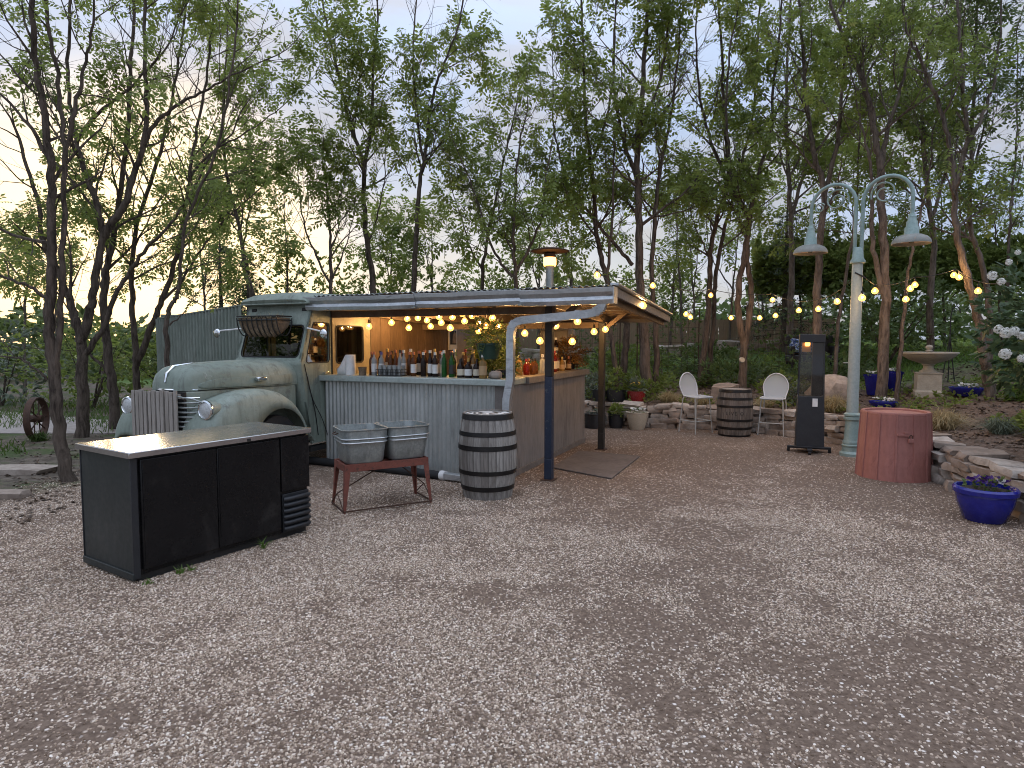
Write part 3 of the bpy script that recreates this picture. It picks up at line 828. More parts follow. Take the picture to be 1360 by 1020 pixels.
def P(Y, *pts): return [at(x, y, Y) for x, y in pts]
def rooted(Y, x, y, *pts, z=None, dy=0.0):                # trunk from the ground up: foot at pixel column x
    a = at(x, y, Y); zz = bed_h(a.x, a.y) if z is None else z
    out = [Vector((a.x, a.y, zz - 0.08))]
    for k, q in enumerate(pts):
        out.append(at(q[0], q[1], Y + dy * (k + 1)))
    return out

# ------------------------------------------------------------------ shaping helpers
def round_rect(a0, a1, b0, b1, rad, k=5):
    out = []
    for cx, cy, s in ((a1 - rad, b1 - rad, 0), (a0 + rad, b1 - rad, 90), (a0 + rad, b0 + rad, 180), (a1 - rad, b0 + rad, 270)):
        for j in range(k):
            a = R(s + 90 * j / (k - 1)); out.append((cx + rad * math.cos(a), cy + rad * math.sin(a)))
    return out
def holed(mb, rect, hole, rad, fn):
    """a panel with a rounded opening; fn(s, t, side) gives the point for side 0 (outer face) or 1 (inner face)"""
    s0, s1, t0, t1 = rect
    h = round_rect(*hole, rad)
    o = []
    for q in range(4):
        arc = h[q * 5:q * 5 + 5]
        cx, cy = ((s1, t1), (s0, t1), (s0, t0), (s1, t0))[q]
        if q % 2 == 0: first, last = (cx, arc[0][1]), (arc[4][0], cy)
        else: first, last = (arc[0][0], cy), (cx, arc[4][1])
        m1 = ((first[0] + cx) / 2, (first[1] + cy) / 2); m2 = ((last[0] + cx) / 2, (last[1] + cy) / 2)
        o += [first, m1, (cx, cy), m2, last]
    n = len(h); vv = []
    for side in (0, 1):
        vv += [fn(s, t, side) for s, t in o]; vv += [fn(s, t, side) for s, t in h]
    ff = []
    for i in range(n):
        j = (i + 1) % n
        ff.append((i, j, n + j, n + i)); ff.append((2 * n + i, 3 * n + i, 3 * n + j, 2 * n + j))
        ff.append((n + i, n + j, 3 * n + j, 3 * n + i)); ff.append((i, 2 * n + i, 2 * n + j, j))
    mb.add(vv, ff)
    return [fn(s, t, 0.5) for s, t in h]
def sweep_rect(mb, pts, w, h):
    pts = [Vector(p) for p in pts]; rings = []
    side = None
    for i, p in enumerate(pts):
        d = (pts[min(i + 1, len(pts) - 1)] - pts[max(i - 1, 0)]).normalized()
        yv = Vector((0, 1, 0)); x = d.cross(yv).normalized(); y = x.cross(d)
        rings.append([p + x * (a * w / 2) + y * (b * h / 2) for a, b in ((-1, -1), (1, -1), (1, 1), (-1, 1))])
    return mb.loft(rings)
def corrugated(mb, length, height, pitch, depth, fn, phase=0.0, per=6, th=0.004):
    """ribs along the height; fn(s, h, d) -> point, d out of the sheet"""
    n = int(length / pitch * per); rows = []
    for off in (0, th):
        for h in (0.0, height):
            rows.append([fn(length * k / n, h, depth * math.sin(2 * math.pi * (length * k / n) / pitch + phase) - off) for k in range(n + 1)])
    m = n + 1; o = len(mb.v)
    for r_ in rows: mb.v.extend(tuple(p) for p in r_)
    for k in range(n):
        mb.f.append((o + k, o + k + 1, o + m + k + 1, o + m + k)); mb.f.append((o + 2 * m + k, o + 3 * m + k, o + 3 * m + k + 1, o + 2 * m + k + 1))
        mb.f.append((o + m + k, o + m + k + 1, o + 3 * m + k + 1, o + 3 * m + k)); mb.f.append((o + k, o + 2 * m + k, o + 2 * m + k + 1, o + k + 1))

def glassmat(name, tint=(0.9, 0.93, 0.92), refl=0.12):
    n = N(name)
    tr = n.n.new('ShaderNodeBsdfTransparent'); tr.inputs[0].default_value = (*tint, 1)
    gl = n.n.new('ShaderNodeBsdfGlossy'); gl.inputs['Roughness'].default_value = 0.03; gl.inputs[0].default_value = (0.9, 0.9, 0.9, 1)
    fr = n.n.new('ShaderNodeFresnel'); fr.inputs[0].default_value = 1.5
    ms = n.n.new('ShaderNodeMixShader'); n.l.new(n.math('MULTIPLY', fr.outputs[0], refl / 0.04 * 0.6, True), ms.inputs[0])
    n.l.new(tr.outputs[0], ms.inputs[1]); n.l.new(gl.outputs[0], ms.inputs[2]); n.l.new(ms.outputs[0], n.out.inputs[0])
    return n.m
MAT['pane'] = glassmat('shade_tinted_glass', (0.27, 0.275, 0.25), 0.06)  # dark tint stands in for the shade inside the cab
MAT['heaterglass'] = glassmat('heater_glass', (0.72, 0.68, 0.62), 0.10)

# ------------------------------------------------------------------ the old truck
def build_truck():
    T = thing('delivery_truck', 'faded green vintage delivery truck parked against the bar, nose towards the cooler', 'truck', BAR0, BAR_RZ)
    XC, X0, X1 = -0.52, -1.08, 0.04
    def yf(z): return lerp(-0.27, -0.46, (z - 0.3) / 1.1) if z < 1.4 else lerp(-0.46, -0.20, (z - 1.4) / 0.75)
    th = 0.035
    # windscreen panel
    m = MB()
    fn = lambda s, t, d: Vector((s, yf(t) + d * th, t - d * 0.01))
    hole = holed(m, (X0, X1, 1.40, 2.15), (X0 + 0.075, X1 - 0.055, 1.455, 1.875), 0.06, fn)
    front = m.build('windscreen_panel', MAT['truck'], T, 50)
    m = MB(); c = sum(hole, Vector()) / len(hole); n = len(hole)
    m.add(hole, [tuple(range(n))]); m.build('pane', MAT['pane'], front, 0)
    m = MB(); m.tube([h + Vector((0, -0.02, 0)) for h in hole] + [hole[0] + Vector((0, -0.02, 0))], 0.009, 6, False); m.build('gasket', MAT['rubber'], front)
    for x in (X0 + 0.09, X1 - 0.16): MB().box(x, x + 0.08, yf(2.1) - 0.02, yf(2.1) + 0.015, 2.055, 2.10).build('marker_lamp', MAT['blackmetal'], front, bevel=0.008)
    # cowl under the windscreen
    m = MB()
    rows = [[Vector((x, yf(z) + off - (0.05 * (1 - ((x - XC) / 0.56) ** 2) if z > 1.1 else 0), z)) for x in np.linspace(X0, X1, 9)] for z, off in ((0.45, 0), (0.8, 0), (1.15, 0.0), (1.34, 0.0), (1.40, 0.004))]
    m.loft(rows, closed=False)
    o = m.build('cowl', MAT['truck'], T, 60)
    s = o.modifiers.new('thick', 'SOLIDIFY'); s.thickness = 0.02
    # door with its window, both sides
    for sgn, xx, nm in ((1, X1, 'near'), (-1, X0, 'far')):
        m = MB()
        YB = 0.15
        def fn(s, t, d, xx=xx, sgn=sgn): return Vector((xx - sgn * d * th, lerp(yf(t), YB, s), t))
        hole = holed(m, (0.0, 1.0, 0.30, 2.15), (0.17, 0.93, 1.375, 1.905), 0.055, fn)
        door = m.build('door', MAT['truck'], T, 50)
        n = len(hole); m = MB(); m.add(hole, [tuple(range(n))]); m.build('pane', MAT['pane'], door, 0)
        m = MB(); m.tube([h + Vector((sgn * 0.018, 0, 0)) for h in hole] + [hole[0] + Vector((sgn * 0.018, 0, 0))], 0.008, 6, False); m.build('gasket', MAT['rubber'], door)
        m = MB(); m.box(xx - 0.012, xx + 0.012, YB, YB + 0.02, 0.3, 2.15); m.build('door_gap', MAT['dark_void'], door)
        if sgn > 0:
            m = MB(); m.box(xx, xx + 0.03, -0.02, 0.10, 1.22, 1.245); m.build('handle', MAT['chrome'], door, bevel=0.006)
        # body side behind the door
        m = MB()
        def fn2(s, t, d, xx=xx, sgn=sgn): return Vector((xx - sgn * (d * th + 0.004), s, t))
        hole = holed(m, (YB + 0.02, 1.06, 0.30, 2.15), (0.26, 0.88, 1.35, 1.875), 0.06, fn2)
        side = m.build('body_side', MAT['cream' if sgn > 0 else 'truck'], T, 50)  # near side cream, far side in the body green
        n = len(hole); m = MB(); m.add(hole, [tuple(range(n))]); m.build('pane', MAT['pane'], side, 0)
        m = MB(); m.tube([h + Vector((sgn * 0.02, 0, 0)) for h in hole] + [hole[0] + Vector((sgn * 0.02, 0, 0))], 0.010, 6, False); m.build('gasket', MAT['rubber'], side)
    # box body further back
    m = MB(); m.box(X0 + 0.01, X0 + 0.05, 1.065, 3.7, 0.3, 2.15); m.box(X0 + 0.05, X1 - 0.05, 3.66, 3.7, 0.3, 2.15)
    m.build('rear_body', MAT['truck'], T)
    for k in range(10):
        y = 1.07 + k * 0.264
        m = MB(); m.box(X1 - 0.035, X1, y, y + 0.256, 0.25, 2.18); m.build('wall_board', MAT['darkwood'], T, bevel=0.004)
    # inside: floor, dark partition and pale uprights
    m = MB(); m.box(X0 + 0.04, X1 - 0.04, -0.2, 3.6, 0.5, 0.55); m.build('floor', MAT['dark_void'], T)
    m = MB(); m.box(X0 + 0.04, X1 - 0.04, 1.5, 1.54, 0.55, 2.14); part = m.build('partition', MAT['darkwood'], T)
    for k, x in enumerate((-0.98, -0.86, -0.74, -0.60, -0.46)):
        m = MB(); m.box(x, x + (0.06 if k in (0, 3) else 0.035), 1.44, 1.495, 0.6, 2.1); m.build('upright', MAT['cream' if k in (0, 3) else 'rafter'], part)
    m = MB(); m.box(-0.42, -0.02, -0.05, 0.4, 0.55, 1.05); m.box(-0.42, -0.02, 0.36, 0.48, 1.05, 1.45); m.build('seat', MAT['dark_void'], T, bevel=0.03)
    m = MB(); ring = [Vector((-0.30 + 0.19 * math.cos(a), -0.12 + 0.07 * math.sin(a), 1.40 + 0.17 * math.sin(a))) for a in np.linspace(0, 2 * math.pi, 25)]
    m.tube(ring, 0.012, 6, False); m.build('steering_wheel', MAT['blackmetal'], T)
    # roof, crowned, with a rounded visor lip
    rings = []
    for y, crown, edge, hw in ((-0.31, 0.02, 2.15, 0.55), (-0.335, 0.055, 2.155, 0.575), (-0.30, 0.10, 2.16, 0.595), (-0.2, 0.14, 2.165, 0.60), (0.0, 0.165, 2.165, 0.60), (0.5, 0.175, 2.165, 0.60), (3.72, 0.17, 2.165, 0.60)):
        ring = []
        for k in range(15):
            a = math.pi * k / 14; ring.append(Vector((XC + hw * abs(math.cos(a)) ** 0.7 * (1 if math.cos(a) > 0 else -1), y, edge + crown * math.sin(a) ** 0.6)))
        ring.append(Vector((XC - hw + 0.03, y + 0.02, edge - 0.01))); ring.append(Vector((XC + hw - 0.03, y + 0.02, edge - 0.01)))
        rings.append(ring)
    m = MB(); m.loft(rings); roof = m.build('roof', MAT['truck'], T, 50)
    m = MB(); m.tube([(XC - 0.60, 3.7, 2.162), (XC - 0.60, -0.2, 2.162), (XC - 0.57, -0.32, 2.155), (XC + 0.57, -0.32, 2.155), (XC + 0.60, -0.2, 2.162), (XC + 0.60, 0.6, 2.162)], 0.011, 6); m.build('drip_rail', MAT['truck'], roof)
    # bonnet
    def sect(y, hw, zt, zb, e=0.55):
        out = []
        for k in range(17):
            a = math.pi * k / 16; c_, s_ = math.cos(a), math.sin(a)
            out.append(Vector((XC - 0.02 + hw * (abs(c_) ** e) * (1 if c_ >= 0 else -1), y, zb + (zt - zb) * abs(s_) ** e)))
        return out
    prof = [(-0.44, 0.50, 1.425, 1.10), (-0.7, 0.475, 1.425, 1.10), (-1.0, 0.44, 1.42, 1.105), (-1.3, 0.40, 1.412, 1.11), (-1.55, 0.36, 1.402, 1.11), (-1.72, 0.325, 1.392, 1.11), (-1.83, 0.295, 1.372, 1.11), (-1.91, 0.26, 1.325, 1.11), (-1.955, 0.225, 1.245, 1.11), (-1.97, 0.20, 1.15, 1.11)]
    m = MB(); m.loft([sect(*q) for q in prof], closed=True); hood = m.build('hood', MAT['truck'], T, 50)
    m = MB()
    rings = []
    for y, hw, z0, z1, out_ in ((-1.80, 0.302, 1.15, 1.16, 0.0), (-1.76, 0.315, 1.135, 1.19, 0.02), (-1.6, 0.35, 1.13, 1.225, 0.03), (-1.2, 0.414, 1.125, 1.235, 0.03), (-0.6, 0.486, 1.12, 1.24, 0.03), (-0.52, 0.495, 1.13, 1.23, 0.0)):
        for sg in (1,): rings.append([Vector((XC - 0.02 + hw + out_ * q, y, z)) for q, z in ((-1, z0), (0.7, z0), (1, lerp(z0, z1, .4)), (0.6, z1), (-1.5, z1))])
    m.loft(rings); m.build('bonnet_side_panel', MAT['truck'], hood, 60)
    m = MB(); m.box(XC + 0.43, XC + 0.50, -1.12, -0.98, 1.18, 1.225); m.build('bonnet_latch', MAT['chrome'], hood, bevel=0.012)
    m = MB(); m.tube([(XC - 0.02, -1.972, 1.20), (XC - 0.02, -1.945, 1.30), (XC - 0.02, -1.85, 1.372), (XC - 0.02, -1.6, 1.405)], [0.012, 0.018, 0.018, 0.006], 6); m.build('nose_strip', MAT['chrome'], hood)
    m = MB(); m.tube([Vector((XC - 0.02 + 0.29 * math.sin(a), -1.78 - 0.20 * math.cos(a), 1.115)) for a in np.linspace(-1.5, 1.5, 15)], 0.016, 6); m.build('chrome_band', MAT['chrome'], hood)
    # engine side and grille shell
    m = MB()
    rings = [[Vector((XC - 0.02 + sx * hw, y, z)) for sx, z in ((-1, 0.45), (1, 0.45), (1, 1.10), (-1, 1.10))] for y, hw in ((-1.96, 0.24), (-1.85, 0.29), (-1.6, 0.35), (-0.46, 0.50))]
    m.loft(rings); m.build('engine_side', MAT['truck'], T, 40, bevel=0.02)
    G_ = T
    grille = MB(); grille.box(XC - 0.26, XC + 0.30, -2.0, -1.965, 0.45, 1.10); go = grille.build('grille', MAT['dark_void'], T)
    for k in range(11):
        z = 0.52 + k * 0.052
        m = MB(); m.tube([(XC + 0.10, -2.03, z), (XC + 0.33, -2.03, z), (XC + 0.42, -2.0, z), (XC + 0.46, -1.93, z)], 0.011, 6); m.build('grille_bar', MAT['chrome' if k == 10 else 'tub'], go)
    # weathered wooden slats stood over the grille
    rr = random.Random(4)
    sp = MB(); sp.bar((XC - 0.42, -2.055, 1.06), (XC + 0.31, -2.055, 1.06), 0.02, 0.05)
    so = sp.build('slat_frame', MAT['oldwood'], T)
    MB().bar((XC - 0.42, -2.055, 0.62), (XC + 0.31, -2.055, 0.62), 0.02, 0.05).build('rail', MAT['oldwood'], so)
    for k in range(11):
        x = XC - 0.42 + k * 0.0665
        m = MB(); m.box(x, x + rr.uniform(0.040, 0.052), -2.085 - rr.uniform(0, .012), -2.067, 0.42, 1.115 + rr.uniform(-.012, .01)); m.build('slat', MAT['oldwood'], so, bevel=0.003)
    # wings
    YC = -1.02
    tops = [(-2.06, 0.60), (-2.04, 0.74), (-1.98, 0.87), (-1.88, 0.965), (-1.73, 1.035), (-1.55, 1.08), (-1.35, 1.10), (-1.15, 1.09), (-0.98, 1.055), (-0.84, 0.99), (-0.72, 0.90), (-0.63, 0.79), (-0.56, 0.66), (-0.50, 0.52), (-0.46, 0.42)]
    fine = cat([(0, y, z) for y, z in tops], 3)
    for sg in (1, -1):
        rings = []
        for q in fine:
            y, z = q.y, q.z
            dy = abs(y - YC); low = 0.44
            if dy < 0.43: low = 0.42 + math.sqrt(max(0, 0.43 ** 2 - dy * dy))
            low = min(low, z - 0.05)
            ox = 0.235
            row = [(-0.20, z - 0.03), (-0.08, z - 0.008), (0.02, z), (0.11, z - 0.012), (0.17, z - 0.04), (0.21, z - 0.085 if z - 0.085 > low else lerp(z, low, .6)), (ox, lerp(z - 0.085, low, 0.4) if z - 0.1 > low else lerp(z, low, .8)), (ox, low)]
            rings.append([Vector(((x_ if sg > 0 else 2 * XC - x_), y, z_)) for x_, z_ in row])
        m = MB(); m.loft(rings, closed=False)
        o = m.build('fender', MAT['truck'], T, 60)
        s = o.modifiers.new('thick', 'SOLIDIFY'); s.thickness = 0.015; s.offset = -1 if sg > 0 else 1
        # wheel
        wx = 0.10 if sg > 0 else 2 * XC - 0.10
        Mx = Matrix.Translation((wx, YC, 0.385)) @ Matrix.Rotation(R(90), 4, 'Y')
        m = MB(); m.lathe([(0.24, -0.07), (0.33, -0.085), (0.375, -0.06), (0.385, 0), (0.375, 0.06), (0.33, 0.085), (0.24, 0.07), (0.24, -0.07)], 32, close=False)
        me = m; me.v = [tuple(Mx @ Vector(q)) for q in me.v]; wh = m.build('wheel', MAT['rubber'], T, 40)
        m = MB(); m.lathe([(0.0, 0.05), (0.06, 0.055), (0.07, 0.02), (0.18, 0.0), (0.235, 0.06), (0.245, 0.06), (0.245, -0.06), (0.0, -0.06)], 24, close=False); m.v = [tuple(Mx @ Vector(q)) for q in m.v]; m.build('rim', MAT['tub'], wh)
        # headlight
        hx = 0.10 if sg > 0 else -1.115
        Mh = Matrix.Translation((hx, -2.0, 0.92)) @ Matrix.Scale(0.84, 4) @ Matrix.Rotation(R(90), 4, 'X')
        m = MB(); m.lathe([(0.0, -0.26), (0.06, -0.24), (0.10, -0.14), (0.112, 0.0)], 24, close=False); m.v = [tuple(Mh @ Vector(q)) for q in m.v]; hl = m.build('headlight', MAT['truck'], T, 60)
        m = MB(); m.lathe([(0.114, -0.03), (0.126, -0.01), (0.126, 0.012), (0.108, 0.022), (0.102, 0.01)], 28, close=False); m.v = [tuple(Mh @ Vector(q)) for q in m.v]; m.build('rim', MAT['chrome'], hl)
        m = MB(); m.lathe([(0.104, 0.008), (0.09, 0.016), (0.05, 0.024), (0.0, 0.027)], 24, close=False); m.v = [tuple(Mh @ Vector(q)) for q in m.v]; m.build('lens', MAT['lens'], hl, 60)
        # mirror on its arm
        if sg > 0: a, b = (0.05, -0.33, 1.83), (0.30, -0.36, 1.785)
        else: a, b = (-1.09, -0.33, 1.83), (-1.40, -0.44, 1.80)
        m = MB(); m.tube([a, b], 0.011, 6); arm = m.build('mirror_arm', MAT['white'], T)
        Mm = Matrix.Translation(Vector(b) + Vector((0.03 * sg, 0, -0.03))) @ Matrix.Rotation(R(90), 4, 'X') @ Matrix.Scale(0.68, 4)
        m = MB(); m.lathe([(0.0, 0.03), (0.05, 0.026), (0.088, 0.008), (0.09, -0.006), (0.0, -0.008)], 24, close=False); m.v = [tuple(Mm @ Vector(q)) for q in m.v]; m.build('mirror', MAT['chrome'], arm, 60)
    # loose bumper strap, running board
    m = MB(); m.box(X1 - 0.1, X1 + 0.02, -0.32, 0.9, 0.2, 0.26); m.build('running_board', MAT['blackmetal'], T)
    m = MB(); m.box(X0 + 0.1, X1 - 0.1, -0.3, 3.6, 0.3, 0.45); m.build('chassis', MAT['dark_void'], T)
    m = MB(); m.tube([(XC + 0.30, -2.07, 1.06), (XC + 0.42, -2.09, 1.05), (XC + 0.54, -2.08, 1.04), (XC + 0.61, -2.02, 1.0)], 0.010, 6); m.build('light_bracket', MAT['tub'], T)
    m = MB(); m.tube(cat([(X1 + 0.012, -0.40, 1.36), (X1 + 0.012, -0.33, 1.1), (X1 + 0.012, -0.22, 0.75), (X1 + 0.012, -0.16, 0.4)]), 0.006, 5); m.build('door_seam', MAT['dark_void'], T)
    m = MB(); m.tube(cat([(X1 + 0.02, -0.36, 1.2), (X1 + 0.05, -0.3, 0.9), (X1 + 0.03, -0.1, 0.62), (X1 + 0.05, 0.0, 0.35)]), 0.006, 5); tag(m.build('power_cable', MAT['rope_cord'], None, loc=BAR0, rz=BAR_RZ), 'thin black cable drooping down the truck door', 'cable')
    # wire basket hung over the windscreen
    Bk = thing('wire_basket', 'black wire hayrack basket with coconut liner hung over the truck windscreen', 'basket', BAR0, BAR_RZ)
    bx0, bx1 = X0 + 0.17, X1 - 0.27
    def prof(u_):      # from the back at the top, round the belly, to the front at the top
        a = math.pi * u_
        return (-0.35 - 0.10 - 0.125 * math.cos(a) * -1 * -1, 1.975 - 0.23 * math.sin(a))
    rings = []
    rr = random.Random(8)
    N_ = 26
    for i in range(N_ + 1):
        x = lerp(bx0 + 0.01, bx1 - 0.01, i / N_); e = min(1, 4 * min(i, N_ - i) / N_ + 0.35)
        ring = []
        for k in range(11):
            a = math.pi * k / 10
            yy = -0.44 + 0.12 * math.cos(a); zz = 1.965 - 0.225 * math.sin(a) * (0.55 + 0.45 * e)
            bul = 0.034 * abs(math.sin(i / N_ * 8 * math.pi)) + rr.uniform(-.004, .004)
            ring.append(Vector((x, yy - bul * (-math.cos(a)) * -1 - bul, zz - bul * math.sin(a))))
        rings.append(ring)
    m = MB(); m.loft(rings, closed=True); m.build('liner', MAT['coco'], Bk, 60)
    m = MB()
    for z in (1.985, 1.935):
        m.tube([(bx0, -0.31, z), (bx0, -0.575, z), (bx1, -0.575, z), (bx1, -0.31, z), (bx0, -0.31, z)], 0.009, 6)
    m.build('rim', MAT['blackmetal'], Bk)
    for i in range(9):
        x = lerp(bx0, bx1, i / 8)
        m = MB(); m.tube([Vector((x, -0.44 + 0.14 * math.cos(a), 1.975 - 0.25 * math.sin(a))) for a in np.linspace(0.05, math.pi - 0.05, 11)], 0.0075, 5); m.build('wire', MAT['blackmetal'], Bk)
    rg = np.random.default_rng(3)
    pos = np.stack([rg.uniform(bx0, bx1, 60), rg.uniform(-0.54, -0.34, 60), np.full(60, 1.96)], 1); d = rg.normal(0, .5, (60, 3)); d[:, 2] = 0.8
    o = link('dry_stems', blades_mesh('dry_stems', pos, d, 0.10, 0.004, rg, MAT['straw']), None, Bk); o['kind'] = 'stuff'

def blades_mesh(name, pos, dirs, length, width, rg, mat, bend=0.5):
    """curved grass blades: two quads and nothing else"""
    pos = np.asarray(pos, float); n = len(pos)
    d = np.asarray(dirs, float); d = d / (np.linalg.norm(d, axis=1, keepdims=True) + 1e-9)
    ln = length * rg.uniform(0.6, 1.2, n)[:, None]
    a = rg.uniform(0, 6.283, n); s = np.stack([np.cos(a), np.sin(a), np.zeros(n)], 1) * width * 0.5
    p1 = pos + d * ln * 0.5; d2 = d.copy(); d2[:, 2] -= bend; d2 /= np.linalg.norm(d2, axis=1, keepdims=True); p2 = p1 + d2 * ln * 0.5
    q = np.stack([pos - s, pos + s, p1 + s * 0.75, p1 - s * 0.75, p1 - s * 0.75, p1 + s * 0.75, p2 + s * 0.12, p2 - s * 0.12], 1)
    return fast_mesh(name, q.reshape(-1, 3), 4, mat)

build_truck()

# corrugated shed wall behind the truck
def shed_wall():
    a, b = at(322, 480, 11.0), at(213, 480, 12.6); a.z = b.z = 0
    d = (b - a); L = d.length; d.normalize(); nrm = Vector((-d.y, d.x, 0))
    if nrm.y > 0: nrm = -nrm
    S = thing('shed_wall', 'tall greenish corrugated metal wall standing behind the truck bonnet', 'wall', a)
    w = L / 3
    for k in range(3):
        m = MB(); corrugated(m, w + 0.02, 1.0, 0.105, 0.034, lambda s, h, dd, k=k: d * (k * w + s) + nrm * (dd + 0.006 * (k % 2)) + Vector((0, 0, h * lerp(2.26, 2.10, (k * w + s) / L))), per=8)
        m.build('metal_sheet', MAT['galv_shed'], S, 60)
    m = MB(); m.bar(d * 0 + Vector((0, 0, 2.27)), d * L + Vector((0, 0, 2.11)), 0.07, 0.02); m.build('top_cap', MAT['galv_shed'], S)
    m = MB(); m.bar(d * (L + .04) , d * (L + .04) + Vector((0, 0, 2.1)), 0.06, 0.06, up=(0, 1, 0)); m.build('corner_post', MAT['galv_shed'], S)
    m = MB(); q = d * L - nrm * 2.2; m.bar(d * (L + .02) - nrm * 0.05 + Vector((0, 0, 1.1)), q + Vector((0, 0, 1.1)), 0.03, 2.18); m.build('end_wall', MAT['galv_shed'], S)
shed_wall()

# ------------------------------------------------------------------ the bar
def build_bar():
    Bc = thing('bar_counter', 'corner bar counter clad in corrugated metal with pale metal edge', 'counter', BAR0, BAR_RZ)
    xs = [0.06, 0.93, 1.80, 2.60]
    for k in range(3):
        m = MB(); corrugated(m, xs[k + 1] - xs[k] + 0.02, 1.10, 0.062, 0.0095, lambda s, h, d, k=k: Vector((xs[k] + s, -0.012 - d - 0.004 * (k % 2), 0.02 + h)), per=7)
        m.build('corrugated_sheet', MAT['galv'], Bc, 60)
    m = MB(); m.box(2.60, 2.76, -0.03, 0.0, 0.02, 1.12); m.build('corner_board', MAT['taupe'], Bc, bevel=0.004)
    m = MB(); m.box(0.06, 2.7, 0.0, 0.06, 0.02, 1.11); m.box(2.66, 2.74, 0.06, 3.1, 0.02, 1.11); m.build('inner_frame', MAT['darkwood'], Bc)
    ys = [0.0, 1.05, 2.1, 3.12]
    for k in range(3):
        m = MB(); corrugated(m, ys[k + 1] - ys[k], 1.05, 0.042, 0.0035, lambda s, h, d, k=k: Vector((2.765 + d, ys[k] + s, 0.07 + h)), per=5)
        m.build('side_panel', MAT['siding'], Bc, 60)
    m = MB(); m.box(2.745, 2.785, -0.0, 3.12, 0.0, 0.075); m.build('skirting', MAT['taupe'], Bc, bevel=0.004)
    m = MB(); m.box(2.30, 2.74, 3.10, 3.125, 0.02, 1.11); m.build('end_panel', MAT['siding'], Bc)
    # counter tops
    m = MB(); m.box(-0.02, 2.80, -0.105, 0.48, 1.125, 1.205); ct = m.build('counter_top', MAT['trim'], Bc, bevel=0.012)
    m = MB(); m.tube([(-0.03, -0.10, 1.14), (-0.03, -0.105, 1.20)], 0.02, 8); m.build('end_cap', MAT['trim'], ct)
    m = MB(); m.box(2.25, 2.84, 0.482, 3.16, 1.12, 1.208); m.build('side_top', MAT['taupe'], Bc, bevel=0.008)
    # roof
    Rf = thing('bar_canopy', 'low sheet metal lean-to roof over the bar with dark rafters', 'canopy', BAR0, BAR_RZ)
    def rz_(y): return 2.235 - 0.052 * (y + 0.15)
    xe = [0.02, 1.05, 2.06, 3.07, 4.08]
    for k in range(4):
        m = MB(); corrugated(m, xe[k + 1] - xe[k] + 0.05, 1.0, 0.076, 0.009, lambda s, h, d, k=k: Vector((xe[k] + s, lerp(-0.17, 3.35, h), rz_(lerp(-0.17, 3.35, h)) + d + 0.02 + 0.005 * (k % 2))))
        m.build('roof_sheet', MAT['galv'], Rf, 60)
    for k in range(8):
        y = -0.05 + k * 0.475
        m = MB(); m.bar((0.02, y, rz_(y) - 0.02), (4.05, y, rz_(y) - 0.02), 0.07, 0.04); m.build('purlin', MAT['rafter'], Rf)
    for k, x in enumerate((0.12, 0.9, 1.7, 2.5, 3.22, 3.98)):
        m = MB(); m.bar((x, -0.1, rz_(-0.1) - 0.095), (x, 3.3, rz_(3.3) - 0.095), 0.045, 0.105); m.build('rafter', MAT['rafter'], Rf)
    for y in (0.17, 2.52):
        m = MB(); m.bar((0.06, y, rz_(y) - 0.195), (3.3, y, rz_(y) - 0.195), 0.05, 0.09); m.build('header_beam', MAT['rafter'], Rf)
    m = MB(); m.bar((4.075, -0.17, rz_(-.17) - 0.045), (4.075, 3.35, rz_(3.35) - 0.045), 0.03, 0.09); m.build('rake_board', MAT['taupe'], Rf)
    m = MB(); m.bar((4.085, -0.18, rz_(-.18) + 0.035), (4.085, 3.36, rz_(3.36) + 0.035), 0.09, 0.02); m.build('edge_flashing', MAT['gutter'], Rf)
    m = MB(); m.bar((0.02, 3.33, rz_(3.33) - 0.04), (4.06, 3.33, rz_(3.33) - 0.04), 0.03, 0.11); m.build('back_fascia', MAT['taupe'], Rf)
    m = MB(); m.bar((0.02, -0.135, rz_(-.13) - 0.05), (4.06, -0.135, rz_(-.13) - 0.05), 0.03, 0.12); m.build('front_fascia', MAT['rafter'], Rf)
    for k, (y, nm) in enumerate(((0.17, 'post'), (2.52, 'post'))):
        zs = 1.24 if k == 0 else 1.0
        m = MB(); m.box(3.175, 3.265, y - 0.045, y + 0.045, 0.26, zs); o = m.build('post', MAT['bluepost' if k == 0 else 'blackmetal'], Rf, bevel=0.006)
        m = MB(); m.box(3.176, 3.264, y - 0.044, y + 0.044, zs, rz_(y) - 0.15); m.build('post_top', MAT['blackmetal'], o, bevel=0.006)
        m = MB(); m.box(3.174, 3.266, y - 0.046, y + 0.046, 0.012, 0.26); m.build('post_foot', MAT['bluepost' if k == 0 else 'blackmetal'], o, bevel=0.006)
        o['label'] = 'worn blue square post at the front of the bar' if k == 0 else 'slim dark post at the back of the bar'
        m = MB(); m.bar((3.22, y, 1.82), (3.62, y, 2.12), 0.035, 0.06); m.build('knee_brace', MAT['rafter'], Rf)
        m = MB(); m.box(3.14, 3.30, y - 0.08, y + 0.08, 0.0, 0.012); m.build('foot_plate', MAT['rust_dark'], o)
    # gutter in overlapping lengths, and the downpipe
    Gt = thing('rain_gutter', 'long galvanized gutter along the bar eave with bent downpipe at its end', 'gutter', BAR0, BAR_RZ)
    prof = [(0.0, 0.115), (0.0, 0.0), (-0.085, 0.0), (-0.10, 0.03), (-0.092, 0.055), (-0.125, 0.085), (-0.13, 0.115), (-0.12, 0.118), (-0.115, 0.09), (-0.085, 0.06), (-0.09, 0.03), (-0.078, 0.008), (-0.008, 0.008), (-0.008, 0.115)]
    rr = random.Random(2)
    secs = [(-0.03, 0.34), (0.33, 1.66), (1.64, 3.05), (3.03, 4.10)]
